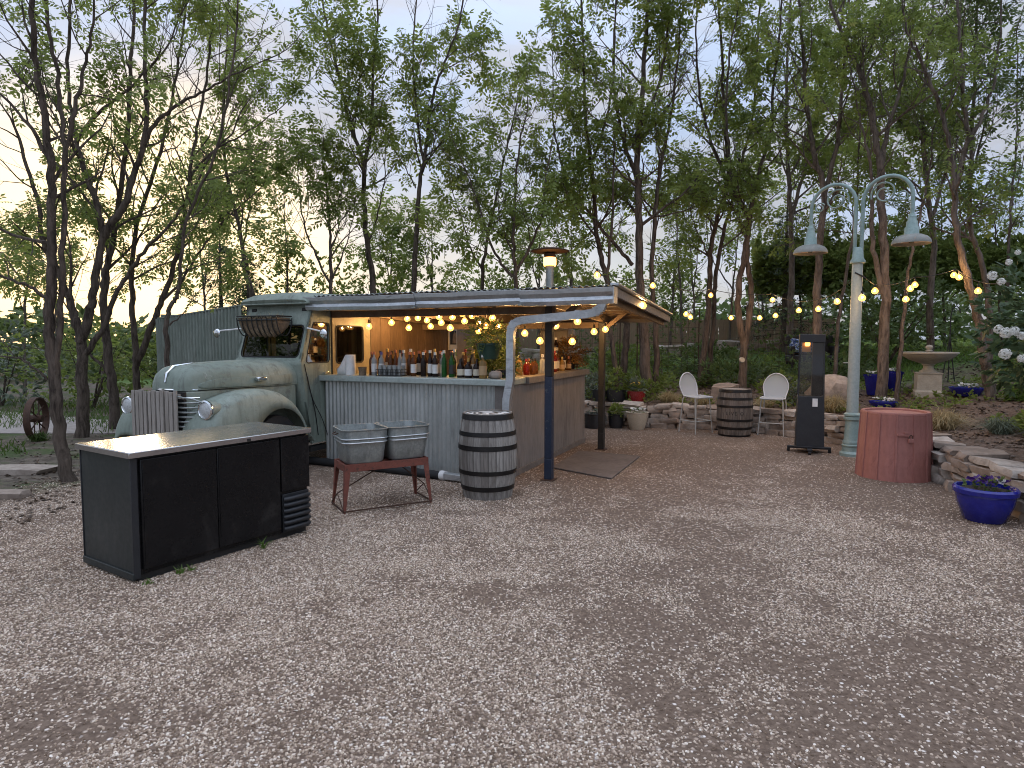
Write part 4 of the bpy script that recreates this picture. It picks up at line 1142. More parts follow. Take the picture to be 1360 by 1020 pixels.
    for k, (a, b) in enumerate(secs):
        e = 0.010 * (k % 2); zo = rr.uniform(-0.003, 0.003)
        n = 8; rings = []
        for i in range(n + 1):
            x = lerp(a, b, i / n); z0 = 2.065 + zo * (1 if i < n / 2 else -1) - 0.005 * math.sin(math.pi * i / n)
            rings.append([Vector((x, -0.155 + y_ * 1.2 * (1 + e * 4) - e, z0 + z_ * 1.42 * (1 + e * 3) - e)) for y_, z_ in prof])
        m = MB(); m.loft(rings, closed=True); m.build('gutter_length', MAT['gutter'], Gt, 30)
    for x in (0.335, 1.65, 3.04):
        MB().box(x - 0.02, x + 0.02, -0.322, -0.15, 2.056, 2.07).build('joint_strap', MAT['tub'], Gt)
    for x in (0.9, 2.3, 3.6):
        MB().bar((x, -0.31, 2.235), (x, -0.14, 2.245), 0.025, 0.006).build('gutter_bracket', MAT['tub'], Gt)
    m = MB(); m.box(4.10, 4.112, -0.31, -0.15, 2.06, 2.235); m.build('end_cap', MAT['gutter'], Gt)
    path = [(3.97, -0.225, 2.075), (3.97, -0.225, 2.055), (3.955, -0.222, 2.025), (3.92, -0.215, 1.99), (3.86, -0.2, 1.965), (3.78, -0.19, 1.952), (3.0, -0.10, 1.90), (2.93, -0.10, 1.885), (2.88, -0.10, 1.855), (2.85, -0.10, 1.80), (2.84, -0.10, 1.74), (2.835, -0.10, 1.2), (2.80, -0.12, 0.98), (2.79, -0.12, 0.55)]
    m = MB(); sweep_rect(m, path, 0.092, 0.07); dp = m.build('downpipe', MAT['gutter'], Gt, 30, bevel=0.008)
    for c in ((3.955, -0.222, 2.025), (3.94, -0.218, 2.007), (3.92, -0.215, 1.99), (3.89, -0.207, 1.977), (2.90, -0.10, 1.868), (2.885, -0.10, 1.858), (2.868, -0.10, 1.838), (2.857, -0.10, 1.815), (2.851, -0.10, 1.79)):
        i = min(range(len(path)), key=lambda k: (Vector(path[k]) - Vector(c)).length)
        d = (Vector(path[min(i + 1, len(path) - 1)]) - Vector(path[max(i - 1, 0)])).normalized()
        m = MB(); sweep_rect(m, [Vector(c) - d * 0.006, Vector(c) + d * 0.006], 0.102, 0.08); m.build('elbow_rib', MAT['gutter'], dp)
    m = MB(); sweep_rect(m, [(3.72, -0.184, 1.951), (3.66, -0.177, 1.947)], 0.10, 0.078); m.build('joint_sleeve', MAT['gutter'], dp)
    # things behind the counter
    a = bp(0.06, 3.75)
    m = MB(); m.box(0, 0.42, 0, 0.04, 0, 1.98); tag(m.build('grey_panel', MAT['taupe'], None, loc=a, rz=BAR_RZ), 'narrow grey panel at the back of the bar beside the picture', 'panel')
    a = bp(1.93, 3.25)
    cab = thing('storage_cabinet', 'tall grey cabinet at the back of the bar behind the downpipe', 'cabinet', a, BAR_RZ)
    m = MB(); m.box(0, 0.5, 0, 0.4, 0, 1.86); m.build('body', MAT['taupe'], cab, bevel=0.006)
    m = MB(); m.box(0.01, 0.49, -0.018, -0.001, 0.06, 1.84); d_ = m.build('door', MAT['taupe'], cab, bevel=0.004)
    m = MB(); m.tube([(0.44, -0.035, 0.95), (0.44, -0.035, 1.1)], 0.008, 6); m.build('handle', MAT['tub'], d_)
    # picture on the wall boards
    pic = thing('framed_picture', 'pale framed picture of dark and tan shapes on the brown wall', 'picture', bp(0.055, 3.42), BAR_RZ)
    m = MB(); m.box(0, 0.02, 0, 0.34, 1.50, 1.94); m.build('frame', MAT['creampot'], pic, bevel=0.004)
    m = MB(); m.box(0.0215, 0.0235, 0.05, 0.29, 1.60, 1.86); im = m.build('print', MAT['dark_void'], pic)
    m = MB(); m.add([(0.0255, 0.13, 1.62), (0.0255, 0.27, 1.62), (0.0255, 0.28, 1.80), (0.0255, 0.21, 1.85), (0.0255, 0.15, 1.76)], [(0, 1, 2, 3, 4)]); m.build('tan_shape', MAT['coco'], im, 0)
    # paper towel
    pt = thing('paper_towel_roll', 'white paper towel roll standing at the left end of the bar', 'towel roll', bp(0.40, 0.10, 1.206), BAR_RZ)
    m = MB(); m.lathe([(0.02, 0.0), (0.065, 0.0), (0.066, 0.27), (0.02, 0.272)], 24); m.build('roll', MAT['white'], pt, 40)
    m = MB(); rows = [[Vector((-0.06 - t * 0.16, -0.03 + 0.02 * t, lerp(0.0, 0.27, h) * (1 - 0.85 * t * h) )) for h in (0, .33, .66, 1)] for t in (0, .25, .5, .75, 1)]
    m.loft(rows, closed=False); o = m.build('loose_sheet', MAT['white'], pt, 60); s = o.modifiers.new('thick', 'SOLIDIFY'); s.thickness = 0.003
    # drain pipe on the ground
    dp = thing('drain_pipe', 'black flexible drain pipe with metal end lying along the counter foot', 'pipe', BAR0, BAR_RZ)
    pts = cat([(-0.35, -0.16, 0.05), (0.3, -0.19, 0.05), (1.0, -0.23, 0.05), (1.75, -0.30, 0.05), (2.05, -0.34, 0.05)], 8)
    m = MB(); m.tube(pts, [0.05 + 0.003 * (k % 2) for k in range(len(pts))], 12); m.build('hose', MAT['rubber'], dp)
    m = MB(); m.tube([(2.03, -0.337, 0.055), (2.10, -0.347, 0.055)], 0.058, 14); m.build('collar', MAT['white'], dp)
    m = MB(); sweep_rect(m, [(2.09, -0.345, 0.055), (2.45, -0.40, 0.06)], 0.075, 0.09); m.build('metal_end', MAT['gutter'], dp, bevel=0.006)
    # mat beside the bar
    q = [gp(732, 622), gp(770, 600), gp(850, 607), gp(812, 637)]
    c = sum(q, Vector()) / 4
    m = MB(); m.prism([(p.x - c.x, p.y - c.y) for p in reversed(q)], 0.016, Matrix.Translation((0, 0, 0.004)))
    tag(m.build('doormat', MAT['matting'], None, loc=(c.x, c.y, 0), bevel=0.004), 'flat worn brown mat on the gravel beside the bar', 'mat')
build_bar()

# ------------------------------------------------------------------ bottles and bar clutter
def glass_bottle(name, c, rough=0.06):
    n = N(name); n.set(color=c, rough=rough, trans=0.55, spec=0.6, ior=1.3)
    return n.m
BG = dict(clear=glass_bottle('clear_bottle_glass', (0.55, 0.57, 0.56)), amber=glass_bottle('amber_bottle_glass', (0.20, 0.075, 0.02)), dark=glass_bottle('dark_bottle_glass', (0.035, 0.02, 0.015)), green=glass_bottle('green_bottle_glass', (0.03, 0.16, 0.035)), gold=glass_bottle('golden_bottle_glass', (0.42, 0.26, 0.09)), red=glass_bottle('red_bottle_glass', (0.28, 0.03, 0.015)), blue=glass_bottle('blue_bottle_glass', (0.06, 0.07, 0.2)))
LAB = dict(cream=plain('cream_label', (0.62, 0.55, 0.42), 0.7), white=plain('white_label', (0.72, 0.71, 0.68), 0.7), black=plain('black_label', (0.03, 0.03, 0.03), 0.5), tan=plain('tan_label', (0.42, 0.28, 0.15), 0.7))
CAPM = dict(black=plain('black_cap', (0.02, 0.02, 0.02), 0.4), white=plain('white_cap', (0.7, 0.7, 0.68), 0.4), copper=plain('copper_cap', (0.45, 0.18, 0.10), 0.35, 0.6), gold=plain('gold_cap', (0.5, 0.36, 0.12), 0.35, 0.6), blue=plain('blue_cap', (0.08, 0.09, 0.3), 0.4), red=plain('red_cap', (0.3, 0.03, 0.03), 0.4))
SHAPES = {
 'tall': [(0.0, 0.0), (0.036, 0.0), (0.038, 0.01), (0.038, 0.19), (0.034, 0.215), (0.016, 0.245), (0.014, 0.30)],
 'squat': [(0.0, 0.0), (0.046, 0.0), (0.048, 0.012), (0.048, 0.13), (0.04, 0.155), (0.017, 0.18), (0.015, 0.225)],
 'slim': [(0.0, 0.0), (0.031, 0.0), (0.033, 0.01), (0.033, 0.20), (0.026, 0.23), (0.014, 0.26), (0.013, 0.325)],
 'flat': [(0.0, 0.0), (0.042, 0.0), (0.044, 0.01), (0.044, 0.17), (0.036, 0.19), (0.016, 0.205), (0.015, 0.255)],
}
_bm = {}
def bottle(x, y, z, shape, glass, label, capc, text, group, sc=1.0):
    root = thing('bottle', text, 'bottle', bp(x, y, z), BAR_RZ, group)
    k = (shape, glass)
    if k not in _bm: _bm[k] = MB().lathe(SHAPES[shape], 14).mesh('glass_body', 50); _bm[k].materials.append(BG[glass])
    o = link('glass_body', _bm[k], None, root); o.scale = (sc,) * 3
    h = SHAPES[shape][-1][1]; r = SHAPES[shape][3][0]
    k = (shape, 'cap', capc)
    if k not in _bm: _bm[k] = MB().lathe([(0.0185, h - 0.025), (0.0185, h + 0.012), (0.0, h + 0.013)], 12).mesh('cap', 50); _bm[k].materials.append(CAPM[capc])
    o = link('cap', _bm[k], None, root); o.scale = (sc,) * 3
    if label:
        k = (shape, 'label', label); z1 = SHAPES[shape][3][1]
        if k not in _bm: _bm[k] = MB().lathe([(r + 0.001, z1 * 0.22), (r + 0.001, z1 * 0.82)], 14, close=False).mesh('paper_label', 50); _bm[k].materials.append(LAB[label])
        o = link('paper_label', _bm[k], None, root); o.scale = (sc,) * 3
    return root
ORD = ['first', 'second', 'third', 'fourth', 'fifth', 'sixth', 'seventh', 'eighth', 'ninth', 'tenth', 'eleventh', 'twelfth', 'thirteenth', 'fourteenth', 'fifteenth', 'sixteenth', 'seventeenth', 'eighteenth', 'nineteenth', 'twentieth', 'twenty-first', 'twenty-second', 'twenty-third', 'twenty-fourth', 'twenty-fifth', 'twenty-sixth', 'twenty-seventh', 'twenty-eighth', 'twenty-ninth', 'thirtieth']
ZC = 1.2055
# front row, from the truck end; (x, y, shape, glass, label, cap, size)
row = [(0.66, .22, 'tall', 'amber', None, 'copper'), (0.74, .16, 'tall', 'clear', 'white', 'copper'), (0.83, .20, 'tall', 'clear', 'white', 'blue'), (0.92, .28, 'tall', 'amber', None, 'copper'), (0.985, .30, 'slim', 'amber', None, 'copper'),
       (1.07, .28, 'slim', 'clear', None, 'black'), (1.14, .26, 'slim', 'clear', 'white', 'white'), (1.22, .28, 'tall', 'amber', None, 'copper'), (1.34, .18, 'tall', 'amber', 'white', 'copper'), (1.44, .30, 'slim', 'amber', 'cream', 'copper'), (1.50, .16, 'tall', 'dark', None, 'white'),
       (1.595, .17, 'slim', 'dark', 'white', 'white'), (1.68, .15, 'tall', 'dark', 'white', 'white'), (1.735, .24, 'tall', 'clear', 'cream', 'white'), (1.81, .15, 'slim', 'green', None, 'white'), (1.885, .25, 'tall', 'dark', 'black', 'black'), (1.925, .14, 'tall', 'green', 'black', 'black'),
       (2.03, .25, 'tall', 'amber', 'tan', 'gold'), (2.065, .12, 'squat', 'dark', 'cream', 'black'), (2.17, .12, 'squat', 'dark', 'white', 'gold'), (2.195, .22, 'slim', 'gold', 'white', 'gold'), (2.28, .14, 'squat', 'dark', 'cream', 'black')]
for i, (x, y, sh, gl, lb, cp) in enumerate(row):
    side = ' with %s label' % lb if lb else ''
    bottle(x, y, ZC, sh, gl, lb, cp, '%s %s bottle%s on the front bar, %s from the paper towels' % (sh, gl, side, ORD[i]), 'bottles along the front of the bar')
back = [(0.70, 'tall', 'dark', None, 'black'), (0.79, 'slim', 'amber', 'cream', 'gold'), (0.88, 'tall', 'gold', 'tan', 'black'), (1.03, 'tall', 'dark', 'white', 'red'), (1.18, 'slim', 'gold', None, 'white'), (1.29, 'tall', 'dark', 'cream', 'copper'), (1.39, 'tall', 'amber', 'tan', 'black'), (1.53, 'slim', 'clear', 'white', 'gold'), (1.63, 'tall', 'amber', 'cream', 'copper'), (1.78, 'tall', 'gold', None, 'copper'), (1.84, 'slim', 'clear', 'cream', 'white'), (1.98, 'slim', 'amber', 'white', 'red'), (2.10, 'tall', 'dark', 'tan', 'gold'), (2.24, 'tall', 'green', 'cream', 'black')]
for i, (x, sh, gl, lb, cp) in enumerate(back):
    bottle(x, .37 + .03 * (i % 2), ZC, sh, gl, lb, cp, '%s %s bottle in the back row of the front bar, %s from the truck' % (sh, gl, ORD[i]), 'bottles along the front of the bar', 1.04)
b = bottle(2.42, .02, ZC, 'flat', 'gold', 'tan', 'white', 'golden bottle standing alone at the front edge near the bar corner', 'bottles along the front of the bar', 1.12)
# glass rack of clean glasses
rk = thing('glass_rack', 'dark wire rack of clear glasses among the front bar bottles', 'rack', bp(1.05, 0.10, ZC), BAR_RZ)
m = MB(); m.box(-0.19, 0.19, -0.075, 0.075, 0.0, 0.012)
for z in (0.05, 0.085): m.tube([(-0.19, -0.075, z), (0.19, -0.075, z), (0.19, 0.075, z), (-0.19, 0.075, z), (-0.19, -0.075, z)], 0.004, 5)
for k in range(11):
    x = -0.19 + k * 0.038
    m.bar((x, -0.075, 0.0), (x, -0.075, 0.085), 0.005, 0.005, up=(0, 1, 0)); m.bar((x, 0.075, 0.0), (x, 0.075, 0.085), 0.005, 0.005, up=(0, 1, 0))
m.build('wire_tray', MAT['blackmetal'], rk)
gl_m = MB().lathe([(0.026, 0.0), (0.030, 0.11), (0.031, 0.125), (0.028, 0.125), (0.024, 0.006)], 12, close=False).mesh('drinking_glass', 50); gl_m.materials.append(BG['clear'])
for k in range(10):
    o = thing('drinking_glass', 'upturned clear glass in the wire rack, %s from the left' % ORD[k // 2] + (' in front row' if k % 2 == 0 else ' in back row'), 'glass', bp(1.05 - 0.15 + (k // 2) * 0.075, 0.10 - 0.035 + (k % 2) * 0.07, ZC + 0.013), BAR_RZ, 'glasses in the rack')
    q = link('bowl', gl_m, None, o)
# mule cup and small terracotta pot near the left
m = MB(); m.lathe([(0.0, 0.0), (0.045, 0.0), (0.055, 0.11), (0.05, 0.112), (0.045, 0.09), (0, 0.09)], 18)
tag(m.build('clay_cup', MAT['coco'], None, loc=bp(0.63, 0.05, ZC), rz=BAR_RZ), 'small brownish clay cup in front of the first bottle', 'cup')
# grey stones planter near the corner of the bar
def rockmesh(seed, sub=2, amp=0.25):
    bm = bmesh.new(); bmesh.ops.create_icosphere(bm, subdivisions=sub, radius=1.0)
    rnd = random.Random(seed); off = Vector((rnd.uniform(-9, 9), rnd.uniform(-9, 9), rnd.uniform(-9, 9)))
    from mathutils import noise as mn
    for v in bm.verts:
        k = 1 + amp * mn.noise(v.co * 1.3 + off) + amp * 0.5 * mn.noise(v.co * 3.1 + off)
        v.co *= k
    me = bpy.data.meshes.new('rock'); bm.to_mesh(me); bm.free(); me.shade_smooth(); me.set_sharp_from_angle(angle=R(38))
    me.materials.append(MAT['stone']); return me
for k, (x, y, s, t) in enumerate(((2.60, 0.02, (0.075, 0.06, 0.055), 'round grey stone at the corner end of the front bar'), (2.52, 0.10, (0.06, 0.05, 0.05), 'smaller grey stone behind the golden bottle'))):
    o = link('pebble_weight', rockmesh(40 + k), None, None, loc=bp(x, y, ZC + s[2] * 0.85)); o.scale = s; tag(o, t, 'stone')

def sprays(name, centre, rad, n, size, mat, rg, parent=None, shell=0.35, up=0.3, templates=PINNATE, flat_bottom=False):
    """leaf sprays filling an ellipsoid, denser near its skin"""
    d = rg.normal(0, 1, (n, 3)); d /= np.linalg.norm(d, axis=1, keepdims=True)
    r = rg.random(n) ** shell
    p = d * r[:, None] * np.asarray(rad)[None, :]
    if flat_bottom: p[:, 2] = np.abs(p[:, 2])
    dd = d + rg.normal(0, 0.5, (n, 3)); dd[:, 2] += up
    return link(name, place_leaves(name, p + np.asarray(centre)[None, :], dd, size, rg, mat, templates), None, parent)
def simple_leaf(k, w):
    rg = np.random.default_rng(k); q = []
    for i in range(5):
        a = rg.uniform(-1.4, 1.4); d = np.array([math.cos(a), math.sin(a), rg.uniform(-.5, .2)]); d /= np.linalg.norm(d)
        b = np.array([rg.uniform(0, .5), rg.uniform(-.15, .15), rg.uniform(-.1, .1)]); s = np.array([-d[1], d[0], rg.normal(0, .3)])
        q += [b, b + d * .25 + s * w * .5, b + d * .5, b + d * .25 - s * w * .5]
    return np.array(q)
BROAD = [simple_leaf(k, 0.26) for k in range(5)]
NEEDLE = [simple_leaf(k + 20, 0.09) for k in range(5)]

def pot_plant(name, label, cat_, loc, prof, mat, leaves, group=None, soil=True, nseg=28, petals=None, ribs=False):
    t = thing(name, label, cat_, loc, 0, group)
    MB().lathe(prof, nseg, close=True).build('pot', MAT[mat], t, 40)
    rmax = max(r for r, z in prof); ztop = max(z for r, z in prof)
    MB().lathe([(0.0, ztop - 0.03), (rmax * 0.86, ztop - 0.035)], nseg, close=False).build('soil', MAT['soil'], t, 40)
    rg = np.random.default_rng(sum(map(ord, label)))
    if leaves:
        lm, n, size, rad, h = leaves
        sprays('foliage', (0, 0, ztop + h), rad, n, size, MAT[lm], rg, t, templates=BROAD)
    if petals:
        pm, n, size, spread, h = petals
        for k in range(n):
            a = rg.uniform(0, 6.28); r = spread * math.sqrt(rg.random())
            fm = _flower(pm, k % 3)
            o = link('flower', fm, None, t, loc=(r * math.cos(a), r * math.sin(a), ztop + h * rg.uniform(0.5, 1.2))); o.scale = (size,) * 3; o.rotation_euler = (rg.normal(0, .4), rg.normal(0, .4), a)
    return t
_fl = {}
def _flower(mat, k):
    if (mat, k) in _fl: return _fl[(mat, k)]
    rg = np.random.default_rng(k); q = []
    for i in range(5):
        a = 2 * math.pi * i / 5 + rg.normal(0, .1); c, s = math.cos(a), math.sin(a); t = np.array([-s, c, 0.0]); d = np.array([c, s, rg.uniform(.1, .5)])
        q += [np.zeros(3), d * .6 + t * .45, d * 1.0, d * .6 - t * .45]
    me = fast_mesh('flower', np.array(q), 4, MAT[mat]); _fl[(mat, k)] = me
    return me
def _onbar(px, py, ly):
    r = _ray(px, py); t = ((BAR0 - CAM).dot(BV) + ly) / r.dot(BV)
    return CAM + r * t
# plants along the bar corner
t = thing('hanging_planter', 'dark green hanging pot of trailing plants over the bar corner', 'planter', _onbar(649, 477, 0.12), BAR_RZ)
MB().lathe([(0.0, 0.0), (0.11, 0.0), (0.155, 0.17), (0.165, 0.175), (0.165, 0.195), (0.14, 0.195), (0.135, 0.15), (0, 0.15)], 24).build('pot', MAT['greenpot'], t, 40)
m = MB()
for k in range(3):
    a = 2.1 * k; m.tube([(0.15 * math.cos(a), 0.15 * math.sin(a), 0.19), (0, 0, 0.66)], 0.003, 4)
m.build('hanger_wire', MAT['blackmetal'], t)
rg = np.random.default_rng(5)
sprays('foliage', (0, 0, 0.30), (0.24, 0.22, 0.14), 150, 0.10, MAT['leaf_dark'], rg, t)
sprays('blossom', (0, 0, 0.30), (0.24, 0.24, 0.14), 40, 0.05, MAT['petal_yellow'], rg, t, templates=BROAD)
t = thing('bar_plant', 'dense leafy green plant on the bar beneath the hanging pot', 'plant', bp(2.50, 0.34, ZC), BAR_RZ)
MB().lathe([(0.0, 0.0), (0.09, 0.0), (0.11, 0.10), (0.095, 0.10), (0, 0.08)], 18).build('pot', MAT['blackpot'], t)
sprays('foliage', (0, 0, 0.15), (0.24, 0.18, 0.15), 330, 0.085, MAT['leaf_dark'], rg, t, templates=BROAD, flat_bottom=False)
t = thing('bar_shrub', 'tall leafy potted plant beside the grey panel at the back bar', 'plant', bp(1.15, 3.0, 0.0), BAR_RZ)
MB().lathe([(0.0, 0.0), (0.16, 0.0), (0.2, 0.32), (0.18, 0.32), (0, 0.28)], 18).build('pot', MAT['blackpot'], t)
MB().tube([(0, 0, 0.3), (0.03, 0, 0.9), (0, 0.02, 1.6)], [0.02, 0.015, 0.008], 6).build('stem', MAT['bark'], t)
sprays('foliage', (0, 0, 1.45), (0.36, 0.34, 0.62), 420, 0.16, MAT['leaf'], rg, t)
# side bar: bottles and rust coloured fern at the far end
row2 = [(0.85, 'flat', 'gold', None, 'black'), (0.98, 'squat', 'red', None, 'red'), (1.08, 'squat', 'amber', None, 'black'), (1.20, 'squat', 'amber', 'tan', 'copper'), (1.31, 'squat', 'amber', None, 'black'), (1.47, 'flat', 'clear', None, 'white'), (1.75, 'squat', 'amber', 'tan', 'copper'), (1.88, 'squat', 'amber', 'cream', 'black'), (1.97, 'tall', 'red', 'cream', 'red'), (2.12, 'squat', 'amber', 'tan', 'copper'), (2.22, 'tall', 'amber', 'cream', 'black'), (2.32, 'squat', 'gold', 'tan', 'gold'), (2.42, 'squat', 'amber', 'cream', 'copper'), (2.52, 'tall', 'dark', 'cream', 'black'), (2.63, 'squat', 'amber', 'tan', 'copper'), (2.75, 'squat', 'gold', 'cream', 'gold')]
for i, (y, sh, gl, lb, cp) in enumerate(row2):
    bottle(2.60 + 0.05 * ((i * 7) % 3 - 1), y, 1.2085, sh, gl, lb, cp, '%s %s bottle on the side bar, %s from the downpipe' % (sh, gl, ORD[i]), 'bottles along the side bar', 0.9 if sh == 'squat' else 1.0)
st = thing('bottle_riser', 'small dark riser carrying two labelled bottles at the side bar end', 'shelf', bp(2.42, 2.55, 1.2085), BAR_RZ)
m = MB(); m.box(-0.1, 0.1, -0.2, 0.25, 0.17, 0.195); m.build('shelf_board', MAT['blackmetal'], st, bevel=0.004)
for x in (-0.08, 0.08):
    for y in (-0.18, 0.23):
        m = MB(); m.box(x - .012, x + .012, y - .012, y + .012, 0, 0.17); m.build('leg', MAT['blackmetal'], st)
bottle(2.42, 2.44, 1.2085 + 0.196, 'tall', 'dark', 'cream', 'white', 'left of the two labelled bottles raised on the dark riser', 'bottles along the side bar')
bottle(2.42, 2.68, 1.2085 + 0.196, 'tall', 'dark', 'cream', 'white', 'right of the two labelled bottles raised on the dark riser', 'bottles along the side bar')
t = thing('rusty_fern', 'rust brown drooping fern in a black pot at the side bar end', 'fern', bp(2.55, 2.98, 1.2085), BAR_RZ)
MB().lathe([(0.0, 0.0), (0.08, 0.0), (0.12, 0.2), (0.105, 0.2), (0, 0.17)], 20).build('pot', MAT['blackpot'], t)
sprays('fronds', (0, 0, 0.27), (0.22, 0.24, 0.13), 140, 0.14, MAT['rusty_fern'], rg, t)

# ------------------------------------------------------------------ string lights
BULB = MB().lathe([(0.0, -0.092), (0.028, -0.086), (0.046, -0.062), (0.047, -0.040), (0.030, -0.013), (0.014, 0.004)], 10, close=False).mesh('bulb', 60); BULB.materials.append(MAT['bulb'])
FILA = MB().lathe([(0.0, -0.056), (0.010, -0.050), (0.011, -0.038), (0.006, -0.026), (0.0, -0.022)], 6).mesh('filament', 60); FILA.materials.append(MAT['filament'])
BULB_OFF = BULB.copy(); BULB_OFF.materials.clear(); BULB_OFF.materials.append(MAT['bulb_off'])
SOCK = MB().lathe([(0.014, 0.0), (0.016, 0.004), (0.016, 0.042), (0.006, 0.055)], 8).mesh('socket', 50); SOCK.materials.append(MAT['rubber'])
def string_lights(label, wire, bulbs, posts=(), sag=0.12):
    """wire: support points; bulbs: points of the bulbs, each hung by a short drop from the wire"""
    S = thing('string_lights', label, 'string lights', wire[0])
    b0 = Vector(wire[0]); m = MB(); allp = []
    for a, b in zip(wire[:-1], wire[1:]):
        a, b = Vector(a), Vector(b); seg = []
        for k in range(9):
            t = k / 8; p = a.lerp(b, t); p.z -= sag * 4 * t * (1 - t) * min(1, (b - a).length / 2)
            seg.append(p)
        allp += seg[(1 if allp else 0):]
    m.tube([p - b0 for p in allp], 0.006, 5); m.build('wire', MAT['rope_cord'], S)
    for q in bulbs:
        q = Vector(q[0]) if isinstance(q, tuple) and len(q) == 2 and isinstance(q[0], Vector) else Vector(q)
        near = min(allp, key=lambda p: (p - q).length)
        o = link('bulb', BULB, None, S, loc=q - b0 + Vector((0, 0, 0.03))); link('filament', FILA, None, o); s = link('socket', SOCK, None, S, loc=q - b0 + Vector((0, 0, 0.03)))
        mm = MB(); mm.tube([q - b0 + Vector((0, 0, 0.08)), near - b0], 0.0045, 4); mm.build('drop_wire', MAT['rope_cord'], S)
    return S
def onbar(px, py, ly):                                      # where the line of sight meets the bar's plane y = ly
    r = _ray(px, py); t = ((BAR0 - CAM).dot(BV) + ly) / r.dot(BV)
    return CAM + r * t
fb = [(448, 417, .35), (490, 432, .8), (541, 422, 1.4), (555, 421, 1.5), (543, 434, 1.2), (572, 432, 1.6), (583, 419, 1.2), (586, 427, 1.3), (598, 434, 0.9), (567, 424, 1.8), (520, 427, 1.2)]
pts = [onbar(*q) for q in fb]
string_lights('warm bulbs strung under the left half of the bar roof', [bp(0.1, 0.25, 2.16), bp(0.55, 0.9, 2.12), bp(1.1, 1.5, 2.08), bp(1.7, 1.3, 2.1), bp(1.9, 0.9, 2.12)], pts, sag=0.05)
fb = [(601, 420, 1.5), (627, 418, 1.6), (645, 431, 1.4), (697, 441, 1.3), (614, 415, 1.0), (617, 425, 1.2), (637, 427, 1.3), (636, 438, 1.0), (654, 421, 0.7), (662, 432, 0.8), (677, 446, 0.5), (717, 451, 0.8), (738, 431, 0.9), (760, 452, 1.1), (767, 425, 0.9), (789, 439, 1.8), (804, 436, 2.3)]
pts = [onbar(*q) for q in fb]
string_lights('warm bulbs strung under the right half of the bar roof', [bp(1.9, 0.9, 2.12), bp(2.2, 1.1, 2.11), bp(2.6, 0.7, 2.13), bp(2.9, 0.6, 2.12), bp(3.2, 0.95, 2.1), bp(3.2, 1.8, 2.06), bp(3.25, 2.5, 2.02)], pts, sag=0.05)
# over the garden to the lamp post
c0 = bp(4.09, 0.9, 2.26); post = Vector((4.93, 9.22, 2.62))
gb = [(854, 404, 8.2), (793, 364, 9.6), (867, 378, 10.6), (911, 416, 12.2), (917, 420, 12.2), (944, 391, 12.4), (971, 421, 12.6), (1009, 421, 12.2), (1026, 397, 12.0), (1030, 418, 11.8), (1061, 411, 11.2), (1087, 409, 10.6), (1112, 399, 10.0)]
pts = [at(*q) for q in gb]
string_lights('warm bulbs strung from the bar roof across to the lamp post', [c0 + Vector((0, 0, 0.02)), at(793, 358, 9.6), at(867, 370, 10.6), at(944, 384, 12.4), at(1026, 390, 12.0), at(1087, 398, 10.6), post], pts, sag=0.10)
gb = [(1145, 394, 8.7), (1162, 385, 9.4), (1203, 396, 9.8), (1209, 382, 9.9), (1215, 377, 10.0), (1267, 364, 10.2), (1274, 367, 10.2), (1299, 385, 9.6)]
pts = [at(*q) for q in gb]
string_lights('warm bulbs strung from the lamp post to the right hand trees', [post + Vector((0.06, 0, 0)), at(1162, 378, 9.4), at(1215, 368, 10.0), at(1270, 357, 10.2), at(1300, 374, 9.6), at(1345, 372, 8.6)], pts, sag=0.08)
o = link('bulb', BULB_OFF, None, None, loc=onbar(701, 412, 0.4) + Vector((0, 0, 0.03))); o.name = 'unlit_bulb'; tag(o, 'single unlit clear bulb under the bar roof near the front', 'bulb')
link('socket', SOCK, None, o)

# tall gas torch behind the roof
t = thing('patio_heater', 'lit mushroom patio heater with wide dark top rising behind the roof', 'heater', (at(730, 400, 12.3).x, 12.3, 0))
zt = at(730, 330, 12.3).z
MB().tube([(0, 0, 0), (0, 0, zt - 0.34)], 0.075, 14).build('pole', MAT['tub'], t)
MB().lathe([(0.075, zt - 0.34), (0.11, zt - 0.32), (0.11, zt - 0.10), (0.05, zt - 0.07)], 18).build('burner_screen', MAT['rust_dark'], t)
n = N('gas_glow'); n.set(color=(0.8, 0.4, 0.1)); n.emit((1.0, 0.42, 0.10), 3.6); MAT['glow'] = n.m
MB().lathe([(0.112, zt - 0.33), (0.122, zt - 0.30), (0.122, zt - 0.20), (0.112, zt - 0.17)], 18, close=False).build('flame_band', MAT['glow'], t, 60)
MB().lathe([(0.05, zt - 0.08), (0.36, zt - 0.06), (0.37, zt - 0.045), (0.2, zt), (0.0, zt + 0.02)], 26).build('reflector', MAT['rust_dark'], t, 40)
MB().lathe([(0.0, 0), (0.28, 0), (0.28, 0.06), (0.1, 0.1)], 22).build('base', MAT['tub'], t, 40)

